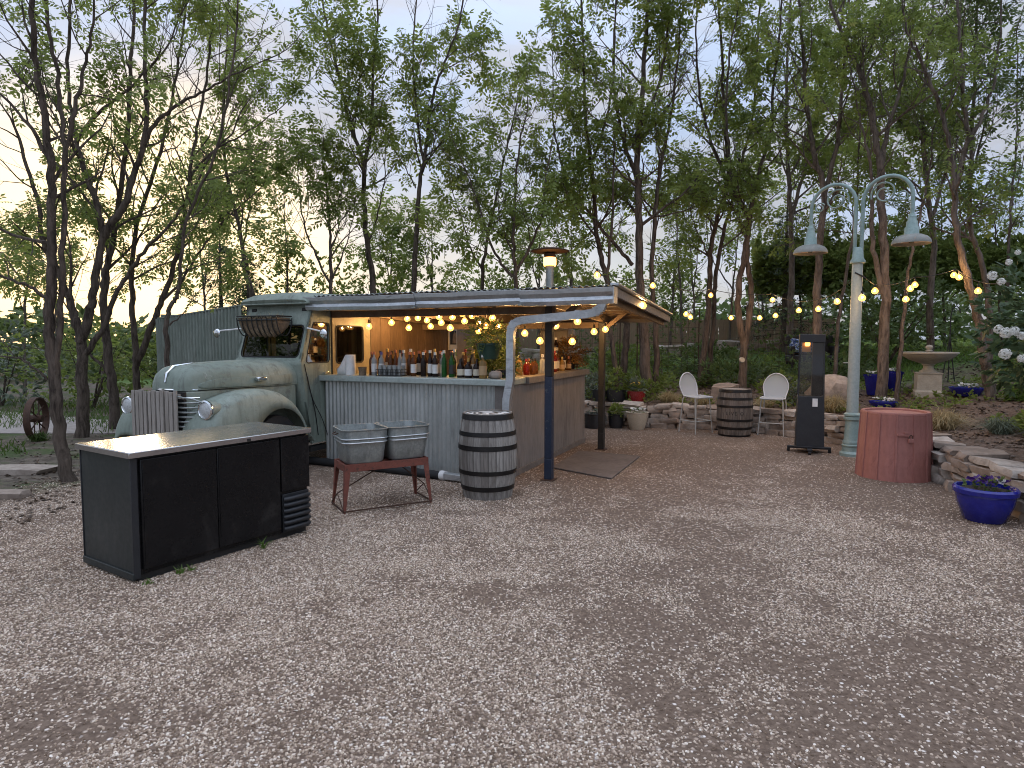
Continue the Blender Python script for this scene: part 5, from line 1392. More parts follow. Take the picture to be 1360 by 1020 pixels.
# ------------------------------------------------------------------ cooler
def build_cooler():
    p = gp(180, 776)
    T = thing('bar_cooler', 'black back-bar cooler with dull steel top standing on the gravel', 'cooler', p, math.atan2(0.838, 0.545))
    L, D = 1.47, 0.725
    m = MB(); m.box(0.012, L - 0.012, 0.012, D - 0.012, 0.05, 0.865); m.build('body', MAT['blackbox'], T, bevel=0.004)
    m = MB(); m.box(0.035, L - 0.02, 0.03, D - 0.02, 0.0, 0.052); m.build('base', MAT['blackmetal'], T)
    m = MB(); m.box(0.0, 0.0115, 0.02, D - 0.012, 0.055, 0.862); m.build('end_panel', MAT['coolerside'], T, bevel=0.003)
    m = MB(); m.box(-0.006, 0.04, 0.0, 0.0195, 0.03, 0.864); m.box(-0.006, 0.012, D - 0.0115, D, 0.03, 0.864); m.build('corner_trim', MAT['charcoal'], T, bevel=0.003)
    m = MB(); m.box(-0.012, 0.0, 0.0, D, 0.02, 0.07); m.build('kick_strip', MAT['coolerside'], T, bevel=0.004)
    m = MB(); m.box(-0.025, L + 0.015, -0.028, D + 0.015, 0.868, 0.910); top = m.build('top', MAT['steel'], T, bevel=0.006)
    m = MB(); m.box(-0.0285, -0.0255, -0.02, D + 0.01, 0.870, 0.904); m.box(-0.02, L + 0.01, -0.0315, -0.0285, 0.870, 0.904); m.build('edge_strip', MAT['steeledge'], top)
    for x0, x1 in ((0.055, 0.612), (0.615, 1.172)):
        m = MB(); m.box(x0, x1, -0.012, 0.0115, 0.085, 0.85); d = m.build('door', MAT['blackbox'], T, bevel=0.006)
        m = MB(); m.box(x0 + 0.012, x0 + 0.022, -0.0165, -0.0125, 0.12, 0.82); m.build('pull_edge', MAT['blackbox'], d, bevel=0.002)
    m = MB(); m.box(1.185, L, -0.010, 0.0115, 0.40, 0.85); m.build('service_panel', MAT['blackbox'], T, bevel=0.004)
    m = MB(); m.box(1.195, L - 0.006, -0.004, 0.0115, 0.05, 0.375); v = m.build('vent_frame', MAT['charcoal'], T, bevel=0.004)
    for k in range(6):
        z = 0.085 + k * 0.05
        m = MB(); m.tube([(1.205, -0.012, z), (1.225, -0.034, z + .004), (L - 0.04, -0.034, z + .004), (L - 0.016, -0.012, z)], 0.019, 8); m.build('vent_slat', MAT['charcoal'], v, 50)
    m = MB(); m.box(0.86, 0.89, -0.036, -0.0315, 0.872, 0.892); m.build('lock', MAT['blackmetal'], top)
    for k, (x, s) in enumerate(((0.28, 0.055), (0.36, 0.045), (0.95, 0.085), (0.05, 0.04))):
        q = T.matrix_basis @ Vector((x, -0.06, 0))
        c, sn = math.cos(T.rotation_euler.z), math.sin(T.rotation_euler.z)
        q = Vector((p.x + c * x + sn * 0.06, p.y + sn * x - c * 0.06, 0))
        t = thing('weed', ('small', 'tiny', 'tallest', 'lowest')[k] + ' green weed sprouting from gravel at the cooler foot', 'weed', q, 0, 'weeds along the cooler')
        rg = np.random.default_rng(k + 11); n = 16
        pos = np.zeros((n, 3)); pos[:, :2] = rg.normal(0, .012, (n, 2)); dd = rg.normal(0, .55, (n, 3)); dd[:, 2] = 1
        link('blades', blades_mesh('blades', pos, dd, s * 1.2, 0.012, rg, MAT['leaf_bright'], 0.7), None, t)
build_cooler()

# ------------------------------------------------------------------ barrels
def stave_mat(name, cols):
    n = N(name)
    oi = n.n.new('ShaderNodeObjectInfo')
    v = n.coord('Object', (16, 16, 1.2)); g = n.noise(v, 2.4, 7, 0.72)
    st = n.noise(n.worldpos((3, 3, 1.0)), 2.2, 5, 0.7)
    c = n.ramp(oi.outputs['Random'], [(0, cols[0]), (0.5, cols[1]), (1, cols[2])])
    c = n.mix(n.rng(g, 0.38, 0.7, 0, 0.7), c, tuple(x * 0.4 for x in cols[0]))
    c = n.mix(n.rng(st, 0.46, 0.66, 0, 0.65), c, cols[3])
    n.set(color=c, rough=0.88, spec=0.2); n.bump(g, 0.4, 0.006)
    return n.m
MAT['stave1'] = stave_mat('pale_grey_stave_oak', [(0.20, 0.18, 0.16), (0.28, 0.26, 0.235), (0.36, 0.34, 0.31), (0.13, 0.115, 0.10)])
MAT['stave2'] = stave_mat('brown_stave_oak', [(0.14, 0.118, 0.10), (0.19, 0.16, 0.138), (0.25, 0.215, 0.185), (0.08, 0.066, 0.056)])
def barrel(label, loc, rz, H, rb, rh, wood, head, hoops, lid=None, text=None):
    T = thing('oak_barrel', label, 'barrel', loc, rz, 'oak barrels')
    NS = 24
    def rad(z): return rb - (rb - rh) * ((2 * z / H - 1) ** 2)
    rings = []
    for k in range(9):
        z = H * k / 8; ring = []
        for rr, aa in ((0.0, -1), (0.0, -0.5), (0.0, 0), (0.0, 0.5), (0.0, 1), (-0.024, 1), (-0.024, -1)):
            a = math.pi / NS * aa * 0.975; r = rad(z) + rr - (0.0025 if abs(aa) == 1 and rr == 0 else 0)
            ring.append(Vector((r * math.cos(a), r * math.sin(a), z)))
        rings.append(ring)
    me = MB().loft(rings).mesh('stave', 30); me.materials.append(MAT[wood])
    for k in range(NS):
        o = link('stave', me, None, T, rz=2 * math.pi * k / NS)
    MB().lathe([(0.0, 0.03), (rh - 0.03, 0.03), (rad(H * .2) - 0.026, H * 0.2), (rb - 0.026, H * 0.5), (rad(H * .8) - 0.026, H * 0.8), (rh - 0.024, H - 0.03)], 32, close=False).build('inner_lining', MAT['dark_void'], T)
    hd = MB().lathe([(0.0, H - 0.012), (rh - 0.02, H - 0.012), (rh - 0.02, H - 0.05)], 32, close=False).build('head', MAT[head], T)
    for z, w in hoops:
        MB().lathe([(rad(z - w / 2) + 0.001, z - w / 2), (rad(z - w / 2) + 0.0045, z - w / 2), (rad(z + w / 2) + 0.0045, z + w / 2), (rad(z + w / 2) + 0.001, z + w / 2)], 40, close=False).build('hoop', MAT['hoop'], T, 40)
    if lid:
        m = MB()
        for a0, a1, r0, r1 in lid:
            n = max(3, int(abs(a1 - a0) / 12)); o = len(m.v)
            for k in range(n + 1):
                a = R(lerp(a0, a1, k / n))
                m.v += [(r0 * math.cos(a), r0 * math.sin(a), H - 0.0105), (r1 * math.cos(a), r1 * math.sin(a), H - 0.0105)]
            for k in range(n): m.f.append((o + 2 * k, o + 2 * k + 1, o + 2 * k + 3, o + 2 * k + 2))
        m.build('stencil_marks', MAT['stencil'], hd, 0)
    if text:
        cu = bpy.data.curves.new('stencil', 'FONT'); cu.body = text[0]; cu.size = text[1]; cu.align_x = 'CENTER'; cu.align_y = 'CENTER'; cu.space_character = 1.25; cu.resolution_u = 2
        tmp = bpy.data.objects.new('stencil_tmp', cu); col.objects.link(tmp)
        dg = bpy.context.evaluated_depsgraph_get(); me = bpy.data.meshes.new_from_object(tmp.evaluated_get(dg)); bpy.data.objects.remove(tmp)
        bm = bmesh.new(); bm.from_mesh(me); bmesh.ops.triangulate(bm, faces=bm.faces); bmesh.ops.subdivide_edges(bm, edges=[e for e in bm.edges if e.calc_length() > 0.03], cuts=1)
        for v in bm.verts:
            z = text[2] + v.co.y; r = rad(z) + 0.003; a = text[3] + v.co.x / r
            v.co = Vector((r * math.cos(a), r * math.sin(a), z))
        bm.to_mesh(me); bm.free(); me.materials.clear(); me.materials.append(MAT['stencil'])
        link('stencilled_word', me, None, T)
    return T
g_ = gp(648, 657)
barrel('pale grey oak rain barrel with white stencilled head under the downpipe', (g_.x, g_.y, 0), 0.2, 0.90, 0.315, 0.262, 'stave1', 'barrelhead', [(0.865, 0.055), (0.69, 0.045), (0.545, 0.05), (0.285, 0.045), (0.115, 0.05)],
       lid=[(20, 160, 0.18, 0.215), (200, 340, 0.18, 0.215), (60, 250, 0.07, 0.11), (270, 300, 0.05, 0.13), (320, 420, 0.08, 0.12), (330, 350, 0.03, 0.10), (0, 60, 0.135, 0.155), (120, 220, 0.135, 0.16)])
g_ = gp(975, 578)
barrel('brown oak barrel used as a table between the two white stools', (g_.x, g_.y, 0), 0.1, 0.83, 0.305, 0.265, 'stave2', 'oldwood', [(0.795, 0.05), (0.665, 0.045), (0.53, 0.04), (0.29, 0.04), (0.15, 0.045), (0.02, 0.03)], text=('LIVE O', 0.085, 0.41, R(-90) - 0.1 - math.atan2(g_.x, g_.y) + 0.02))

# ------------------------------------------------------------------ wash tubs on their stand
def tub_stand():
    a, b = gp(459, 682), gp(572, 667); d = (b - a).normalized(); rz = math.atan2(d.y, d.x)
    T = thing('tub_stand', 'rusty red steel stand carrying two washtubs', 'stand', (a.x, a.y, 0), rz)
    L, D, H = 0.86, 0.40, 0.47
    m = MB()
    m.box(0.0, L, 0.0, 0.012, H - 0.075, H); m.box(0.0, L, D - 0.012, D, H - 0.075, H); m.box(0.0, 0.012, 0.0125, D - 0.0125, H - 0.075, H); m.box(L - 0.012, L, 0.0125, D - 0.0125, H - 0.075, H)
    m.box(0.013, L - 0.013, 0.013, D - 0.013, H - 0.02, H - 0.012)
    m.build('apron', MAT['rust_red'], T, bevel=0.003)
    feet = []
    for x, y in ((0, 0), (L, 0), (0, D), (L, D)):
        sx, sy = (1 if x == 0 else -1), (1 if y == 0 else -1)
        f = Vector((x - sx * 0.025, y - sy * 0.02, 0)); feet.append(f)
        m = MB(); rings = []
        for t, w in ((0, 0.055), (0.35, 0.045), (0.7, 0.032), (1, 0.022)):
            c = Vector((x + sx * 0.0, y, H - 0.06)).lerp(f, t)
            rings.append([c + Vector(q) for q in ((0, 0, 0), (sx * w, 0, 0), (sx * w, sy * 0.006, 0), (sx * 0.006, sy * 0.006, 0), (sx * 0.006, sy * w, 0), (0, sy * w, 0))])
        m.loft(rings); m.build('leg', MAT['rust_red'], T, 30)
    m = MB(); f0, f1, f2, f3 = feet
    for p, q in ((f0, f2), (f1, f3), (f0, f1)): m.bar(p + Vector((0, 0, 0.02)), q + Vector((0, 0, 0.02)), 0.012, 0.012)
    m.build('foot_rail', MAT['rust_dark'], T)
    for x, f, g2 in ((0.45, f0, f2), (0.60, f1, f3)):
        m = MB(); mid = (f + g2) / 2; m.tube([(x, D / 2, H - 0.07), (mid.x, mid.y, 0.16), (f.x, f.y, 0.03)], 0.006, 5); m.tube([(mid.x, mid.y, 0.16), (g2.x, g2.y, 0.03)], 0.006, 5); m.build('brace_rod', MAT['rust_dark'], T)
    for k, (x, dy, ry) in enumerate(((0.215, 0.0, -0.03), (0.655, 0.02, 0.05))):
        c, s = math.cos(rz), math.sin(rz); X, Y = x, D / 2 + dy
        t = thing('washtub', ('galvanized square washtub at the left of the red stand', 'galvanized square washtub at the right of the red stand, pushed back')[k], 'tub', (a.x + c * X - s * Y, a.y + s * X + c * Y, H + 0.002), rz + ry, 'galvanized washtubs'); t.scale = (1.07, 1.07, 1.0)
        def ring(w, dd, z, r_): return [Vector((x_, y_, z)) for x_, y_ in round_rect(-w / 2, w / 2, -dd / 2, dd / 2, r_, 6)]
        rr = [ring(0.34, 0.36, 0.0, 0.07), ring(0.355, 0.375, 0.012, 0.075), ring(0.385, 0.405, 0.14, 0.08), ring(0.40, 0.42, 0.195, 0.08), ring(0.408, 0.428, 0.20, 0.08), ring(0.405, 0.425, 0.212, 0.08), ring(0.408, 0.428, 0.23, 0.08), ring(0.418, 0.438, 0.236, 0.08), ring(0.415, 0.435, 0.248, 0.08), ring(0.425, 0.445, 0.315, 0.085), ring(0.445, 0.465, 0.325, 0.09), ring(0.445, 0.465, 0.333, 0.09), ring(0.42, 0.44, 0.333, 0.085), ring(0.39, 0.41, 0.19, 0.08), ring(0.345, 0.365, 0.02, 0.07)]
        m = MB(); m.loft(rr); m.build('bowl', MAT['tub'], t, 35)
        for z, w in ((0.203, 0.413), (0.241, 0.423)):
            m = MB(); q = ring(w, w + 0.02, z, 0.08); m.tube(q + [q[0]], 0.0065, 6, False); m.build('pressed_bead', MAT['gutter'], t)
        m = MB(); m.tube([(-0.215, -0.05, 0.29), (-0.245, -0.045, 0.275), (-0.245, 0.045, 0.275), (-0.215, 0.05, 0.29)], 0.006, 6); m.build('handle', MAT['rust_dark'], t)
tub_stand()

# ------------------------------------------------------------------ lamp post
def lamp_post():
    b = gp(1130, 605); T = thing('lamp_post', 'pale green twin-arm lamp post with scrolled arms beside the red bin', 'lamp post', (b.x, b.y, 0))
    MB().lathe([(0.0, 0), (0.155, 0), (0.155, 0.04), (0.125, 0.07), (0.12, 0.13), (0.128, 0.14), (0.128, 0.16), (0.115, 0.17), (0.118, 0.20), (0.108, 0.22), (0.100, 0.24), (0.088, 0.52), (0.112, 0.53), (0.112, 0.56), (0.09, 0.575), (0.112, 0.585), (0.112, 0.61), (0.082, 0.63)], 28).build('base', MAT['lamp_green'], T, 40)
    MB().tube([(0, 0, 0.62), (0, 0, 2.45)], [0.079, 0.072], 24).build('shaft', MAT['lamp_pale'], T, 60)
    MB().tube([(0, 0, 2.45), (0, 0, 2.78)], [0.072, 0.070], 24).build('shaft_upper', MAT['lamp_pale'], T, 60)
    MB().lathe([(0.07, 2.76), (0.10, 2.77), (0.10, 2.80), (0.075, 2.84), (0.065, 2.97), (0.05, 2.99)], 24).build('collar', MAT['lamp_green'], T, 40)
    MB().bar((-0.06, -0.05, 2.63), (0.07, -0.10, 2.55), 0.02, 0.02).build('string_clip', MAT['blackmetal'], T)
    dv = Vector((0.70, -0.714, 0))
    for sg, nm in ((1, 'right'), (-1, 'left')):
        e = dv * sg; span = 0.66; z0 = 3.0
        pts = [e * 0.045 + Vector((0, 0, 2.95)), e * 0.045 + Vector((0, 0, 3.25)), e * 0.045 + Vector((0, 0, 3.5))]
        r = (span - 0.045) / 2; zc = 3.62
        for k in range(13):
            a = math.pi - math.pi * k / 12
            pts.append(e * (0.045 + r + r * math.cos(a)) + Vector((0, 0, zc + r * 1.0 * math.sin(a))))
        pts.append(e * span + Vector((0, 0, 3.35)))
        m = MB(); m.tube(pts, 0.026, 10); arm = m.build('arm', MAT['lamp_green'], T, 60)
        # scroll inside the arch
        sp = []
        for k in range(40):
            t = k / 39; a = R(200) - t * R(560) ; rr = 0.17 * (1 - 0.72 * t)
            sp.append(e * (0.045 + r * 0.86 + rr * math.cos(a)) + Vector((0, 0, zc + 0.08 + rr * math.sin(a))))
        m = MB(); m.tube(sp, 0.0125, 6); m.build('scroll', MAT['lamp_green'], arm, 60)
        sp = []
        for k in range(22):
            t = k / 21; a = R(150) + t * R(-420); rr = 0.075 * (1 - 0.55 * t)
            sp.append(e * (span - 0.12 + rr * math.cos(a)) + Vector((0, 0, zc + 0.0 + rr * math.sin(a))))
        m = MB(); m.tube(sp, 0.011, 6); m.build('scroll', MAT['lamp_green'], arm, 60)
        c = e * span
        MB().lathe([(0.030, 3.38), (0.040, 3.345), (0.050, 3.335), (0.052, 3.285), (0.066, 3.268), (0.069, 3.205), (0.085, 3.185), (0.090, 3.10), (0.10, 3.085)], 22, c=(c.x, c.y, 0)).build('shade_neck', MAT['lamp_green'], T, 40)
        sh = MB().lathe([(0.08, 3.095), (0.13, 3.088), (0.19, 3.06), (0.225, 3.022), (0.238, 2.985), (0.238, 2.968), (0.230, 2.968), (0.218, 3.012), (0.18, 3.05), (0.07, 3.082)], 30, c=(c.x, c.y, 0), close=False).build('shade', MAT['shade_metal'], T, 40)
        MB().lathe([(0.0, 3.078), (0.07, 3.08), (0.18, 3.047), (0.216, 3.008)], 30, c=(c.x, c.y, 0), close=False).build('shade_lining', MAT['shade_inner'], sh, 40)
        MB().lathe([(0.03, 3.08), (0.035, 3.02), (0.03, 2.985), (0.0, 2.975)], 12, c=(c.x, c.y, 0)).build('lamp_holder', MAT['blackmetal'], sh)
lamp_post()

# ------------------------------------------------------------------ red round bin
def red_bin():
    f = gp(1190, 641); b = Vector((f.x + 0.185, f.y + 0.375, 0))
    rz = math.atan2(-b.x, b.y) ; T = thing('round_bin', 'round terracotta red panelled bin with padlock in front of the stone wall', 'bin', b, 0)
    NS = 13; H = 0.80
    def rad(z): return lerp(0.408, 0.368, z / H)
    face = math.atan2(-b.y, -b.x)
    rings = []
    for z in (0.0, H * .5, H):
        ring = []
        for rr, aa in ((0, -1), (0, -.6), (0, -.2), (0, .2), (0, .6), (0, 1), (-.02, 1), (-.02, -1)):
            a = math.pi / NS * aa; r = (rad(z) + rr) ; ring.append(Vector((r * math.cos(a), r * math.sin(a), z)))
        rings.append(ring)
    pm = MB().loft(rings).mesh('panel', 30); pm.materials.append(MAT['redpaint'])
    bt = MB(); rings = [[Vector((rad(z) + dx, dy, z)) for dx, dy in ((-.004, -.012), (.011, -.010), (.011, .010), (-.004, .012))] for z in (0.002, H * .5, H + 0.004)]
    bt.loft(rings); bm_ = bt.mesh('batten', 30); bm_.materials.append(MAT['redpaint'])
    for k in range(NS):
        a = face + 0.30 + 2 * math.pi * k / NS
        link('panel', pm, None, T, rz=a); link('batten', bm_, None, T, rz=a + math.pi / NS)
    lid = MB().lathe([(0.0, H - 0.005), (0.30, H - 0.012), (0.325, H - 0.02), (0.328, H + 0.006), (0.366, H + 0.012), (0.372, H + 0.004), (0.372, H - 0.02)], 40, close=False).build('lid', MAT['redpaint'], T, 40)
    Ml = Matrix.Rotation(face + 0.30, 4, 'Z')
    m = MB(); m.box(0.375, 0.400, -0.09, 0.05, 0.545, 0.575, Ml); m.box(0.375, 0.403, -0.02, 0.03, 0.576, 0.60, Ml); hs = m.build('hasp', MAT['redpaint'], T, bevel=0.003)
    m = MB(); m.box(0.400, 0.424, 0.02, 0.075, 0.475, 0.525, Ml); lk = m.build('padlock', MAT['redpaint'], T, bevel=0.006)
    m = MB(); m.tube([Ml @ Vector((0.412, 0.03, 0.52)), Ml @ Vector((0.412, 0.03, 0.55)), Ml @ Vector((0.412, 0.047, 0.565)), Ml @ Vector((0.412, 0.064, 0.55)), Ml @ Vector((0.412, 0.064, 0.52))], 0.005, 6); m.build('shackle', MAT['rust_dark'], lk)
red_bin()

# ------------------------------------------------------------------ tower heater
def tower_heater():
    b = gp(1074, 600); T = thing('tower_heater', 'black square patio heater with lit glass column by the lamp post', 'heater', (b.x, b.y, 0), R(-22))
    m = MB(); m.box(-0.30, 0.30, -0.035, 0.035, 0.05, 0.085); m.box(-0.035, 0.035, -0.30, 0.30, 0.0515, 0.0835); m.box(-0.2, 0.2, -0.2, 0.2, 0.086, 0.11); bs = m.build('base', MAT['charcoal'], T, bevel=0.005)
    for x, y in ((-0.28, 0), (0.28, 0), (0, -0.28), (0, 0.28)):
        m = MB(); m.tube([(x - .02, y, 0.026), (x + .02, y, 0.026)], 0.026, 12); m.build('caster', MAT['rubber'], bs)
    def ring(w, z): return [Vector((x * w, y * w, z)) for x, y in ((-1, -1), (1, -1), (1, 1), (-1, 1))]
    m = MB(); m.loft([ring(0.195, 0.11), ring(0.178, 0.85)]); body = m.build('cabinet', MAT['charcoal'], T, bevel=0.006)
    m = MB(); m.box(0.02, 0.09, -0.1885, -0.186, 0.70, 0.82, Matrix.Rotation(0.0, 4, 'X')); m.build('notice_label', MAT['white'], body)
    for x in (-1, 1):
        for y in (-1, 1):
            m = MB(); m.bar((x * 0.17, y * 0.17, 0.85), (x * 0.158, y * 0.158, 1.64), 0.016, 0.016, up=(0, 1, 0)); m.build('corner_post', MAT['charcoal'], T)
    for k in range(4):
        Mz = Matrix.Rotation(R(90 * k), 4, 'Z')
        m = MB(); m.add([Mz @ Vector(q) for q in ((-0.16, -0.172, 0.855), (0.16, -0.172, 0.855), (0.149, -0.160, 1.635), (-0.149, -0.160, 1.635))], [(0, 1, 2, 3)]); m.build('glass_pane', MAT['heaterglass'], T, 0)
    m = MB(); m.box(0.01, 0.145, -0.09, 0.10, 0.85, 1.64); m.build('inner_column', MAT['charcoal'], T)
    m = MB(); m.box(-0.172, 0.172, -0.172, 0.172, 1.64, 1.76); m.build('cap', MAT['charcoal'], T, bevel=0.006)
    m = MB(); m.lathe([(0.0, 1.585), (0.025, 1.585), (0.035, 1.61), (0.035, 1.638)], 16, c=(-0.06, -0.02, 0)); m.build('burner', MAT['glow'], T)
    n = N('hot_reflector'); n.set(color=(0.5, 0.35, 0.2), rough=0.3, metal=0.7)
    m = MB(); m.box(-0.13, -0.01, 0.10, 0.105, 1.50, 1.638); m.build('reflector', n.m, T)
tower_heater()

# ------------------------------------------------------------------ bar stools
n = N('perforated_white_sheet'); p_ = n.coord('Object'); 
tr = n.n.new('ShaderNodeBsdfTransparent'); ms = n.n.new('ShaderNodeMixShader'); n.set(color=(0.60, 0.63, 0.66), rough=0.4)
ms.inputs[0].default_value = 0.42; n.l.new(n.b.outputs[0], ms.inputs[1]); n.l.new(tr.outputs[0], ms.inputs[2]); n.l.new(ms.outputs[0], n.out.inputs[0]); MAT['perf'] = n.m
def stool(label, loc, rz):
    T = thing('bar_stool', label, 'stool', loc, rz, 'white perforated stools')
    SH = 0.66                                                     # faces +x; back at -x
    rows = []
    for t in list(np.linspace(0, 0.5, 7)) + [0.5 + 0.5 * q for q in (0.08, 0.18, 0.3, 0.42, 0.54, 0.65, 0.75, 0.83, 0.9, 0.95, 0.985, 1.0)]:
        if t < 0.5:
            k = t / 0.5; x = lerp(0.22, -0.14, k); z = SH - 0.012 * math.sin(math.pi * k) - 0.02 * (1 - k) ** 3; hw = lerp(0.17, 0.205, math.sin(math.pi * min(1, k * 0.9 + .1)))
        else:
            k = (t - 0.5) / 0.5; x = -0.14 - 0.06 * math.sin(k * 1.57) - 0.07 * k; z = SH + 0.02 * k + 0.40 * k ** 1.15; hw = 0.20 * math.sqrt(max(0.0, 1 - max(0, (k - 0.42) / 0.58) ** 2)) * lerp(0.86, 1.08, min(1, k * 2.2)) if k < 1 else 0.012
        rows.append([Vector((x + 0.05 * (abs(s) ** 2) * max(0, t - .5), s * hw, z + (0.012 * s * s if t < .5 else 0))) for s in np.linspace(-1, 1, 9)])
    m = MB(); m.loft(rows, closed=False); st = m.build('seat_shell', MAT['perf'], T, 60)
    edge = [r[0] for r in rows] + [r[-1] for r in reversed(rows)]
    m = MB(); m.tube(edge + [edge[0]], 0.011, 6, False); m.build('rim', MAT['whitemesh'], st, 60)
    for sx, sy in ((1, 1), (1, -1), (-1, 1), (-1, -1)):
        x0 = 0.12 if sx > 0 else -0.13
        m = MB(); m.tube(cat([(x0, sy * 0.15, SH - 0.015), (x0 + sx * 0.025, sy * 0.18, SH - 0.06), (x0 + sx * 0.05, sy * 0.195, 0.3), (x0 + sx * 0.08, sy * 0.215, 0.0)], 4), 0.011, 8); m.build('leg', MAT['chairleg'], T, 60)
    z = 0.22; q = [(0.18, 0.2, z), (0.18, -0.2, z), (-0.19, -0.2, z), (-0.19, 0.2, z)]
    m = MB(); m.tube([q[0], q[1]], 0.009, 6); m.tube([q[1], q[2]], 0.009, 6); m.tube([q[3], q[0]], 0.009, 6); m.build('foot_rail', MAT['chairleg'], T)
    m = MB(); m.bar((-0.12, -0.15, SH - 0.02), (-0.12, 0.15, SH - 0.02), 0.02, 0.012); m.bar((0.12, -0.15, SH - 0.03), (0.12, 0.15, SH - 0.03), 0.02, 0.012); m.build('seat_rail', MAT['chairleg'], T)
a = gp(924, 574); stool('white perforated metal stool left of the barrel table, facing right', (a.x, a.y, 0), R(-60))
a = gp(1026, 577); stool('white perforated metal stool right of the barrel table, facing left', (a.x, a.y, 0), R(238))

# ------------------------------------------------------------------ pots
def on_bed(x, y): return Vector((x, y, bed_h(x, y)))
BOWL = [(0.0, 0.0), (0.15, 0.0), (0.165, 0.01), (0.22, 0.16), (0.235, 0.24), (0.232, 0.255), (0.255, 0.262), (0.258, 0.30), (0.245, 0.318), (0.225, 0.318), (0.215, 0.28), (0.0, 0.27)]
a = gp(1307, 691)
t = pot_plant('flower_pot', 'glossy cobalt blue bowl pot of purple pansies on the gravel', 'pot', (a.x, a.y, 0), BOWL, 'blueglaze', ('leaf_dark', 46, 0.09, (0.16, 0.16, 0.05), 0.0), petals=('petal_purple', 26, 0.038, 0.17, 0.06))
for k in range(3):
    o = link('flower', _flower('petal_white', k), None, t, loc=(0.05 + 0.03 * k, -0.10 + 0.02 * k, 0.375)); o.scale = (0.035,) * 3; o.rotation_euler = (0.7, 0.2, k)
TALL = [(0.0, 0.0), (0.10, 0.0), (0.115, 0.02), (0.165, 0.34), (0.185, 0.37), (0.185, 0.40), (0.16, 0.40), (0.15, 0.35), (0, 0.34)]
LOW = [(0.0, 0.0), (0.19, 0.0), (0.22, 0.02), (0.265, 0.12), (0.28, 0.14), (0.28, 0.165), (0.255, 0.165), (0.245, 0.13), (0, 0.12)]
for k, (x, y, prof, lab, sc) in enumerate(((6.88, 12.15, TALL, 'tall blue glazed pot left of the pair behind the red bin', 1.0), (7.27, 12.2, TALL, 'tall blue glazed pot right of the pair behind the red bin', 1.0), (6.32, 10.85, LOW, 'low blue bowl of white flowers just above the red bin', 0.8), (7.9, 11.1, LOW, 'low blue bowl of white flowers at the fountain foot', 0.95))):
    pr_ = [(r * sc, z * sc) for r, z in prof]; q = on_bed(x, y)
    pot_plant('flower_pot', lab, 'pot', q, pr_, 'blueglaze', ('leaf_dark', 60, 0.07, (0.17 * sc, 0.17 * sc, 0.05), 0.0), group='blue glazed garden pots', petals=('petal_white', 24, 0.030, 0.2 * sc if prof is LOW else 0.13, 0.05))
RIB = lambda r0, r1, h, n: [(0, 0), (r0, 0)] + [(lerp(r0, r1, math.sin(0.5 * math.pi * k / n) ) * (1.0 if k % 2 else 1.04), h * k / n) for k in range(1, n)] + [(r1 * 1.02, h * 0.94), (r1 * 1.08, h * .96), (r1 * 1.08, h), (r1 * .92, h), (r1 * .88, h * .9), (0, h * .88)]
def gpot(px, py, zb, *a_, **k_):
    p = gp(px, py, zb); return pot_plant('flower_pot', a_[0], 'pot', p, *a_[1:], group='pots by the back post', **k_)
gpot(846, 570, 0, 'cream ribbed pot of white flowers at the end of the stone wall', RIB(0.13, 0.20, 0.33, 14), 'creampot', ('leaf_dark', 40, 0.07, (0.14, 0.14, 0.05), 0.0), petals=('petal_white', 26, 0.032, 0.16, 0.06))
gpot(818, 568, 0, 'black pot with leafy green plant beside the cream pot', RIB(0.12, 0.145, 0.27, 10), 'blackpot', ('leaf', 90, 0.12, (0.13, 0.13, 0.09), 0.05))
gpot(790, 568, 0, 'wide black ribbed planter behind the slim back post', RIB(0.19, 0.20, 0.28, 12), 'blackpot', ('leaf_sage', 40, 0.08, (0.16, 0.16, 0.05), 0.0))
rgp = np.random.default_rng(77)
def bpot(px, Yp, *a_, **k_):
    x = at(px, 530, Yp).x; return pot_plant('flower_pot', a_[0], 'pot', (x, Yp, bed_h(x, Yp) - 0.01), *a_[1:], group='pots by the back post', **k_)
bpot(845, 13.0, 'small red glazed pot behind the cream pot', [(0, 0), (0.15, 0), (0.19, 0.20), (0.195, 0.22), (0.175, 0.22), (0, 0.18)], 'redpot', ('leaf_sage', 70, 0.14, (0.17, 0.17, 0.14), 0.10), petals=('petal_yellow', 5, 0.04, 0.12, 0.2))
bpot(818, 13.15, 'black bowl of grassy greenery behind the black pot', [(0, 0), (0.17, 0), (0.21, 0.22), (0.215, 0.24), (0.19, 0.24), (0, 0.2)], 'blackpot', ('leaf', 120, 0.16, (0.2, 0.2, 0.22), 0.16))
bpot(796, 13.25, 'dark grey pot with spindly shoots half hidden by the back post', [(0, 0), (0.12, 0), (0.15, 0.22), (0.155, 0.24), (0.135, 0.24), (0, 0.2)], 'charcoal', ('leaf_sage', 40, 0.12, (0.12, 0.12, 0.2), 0.15))

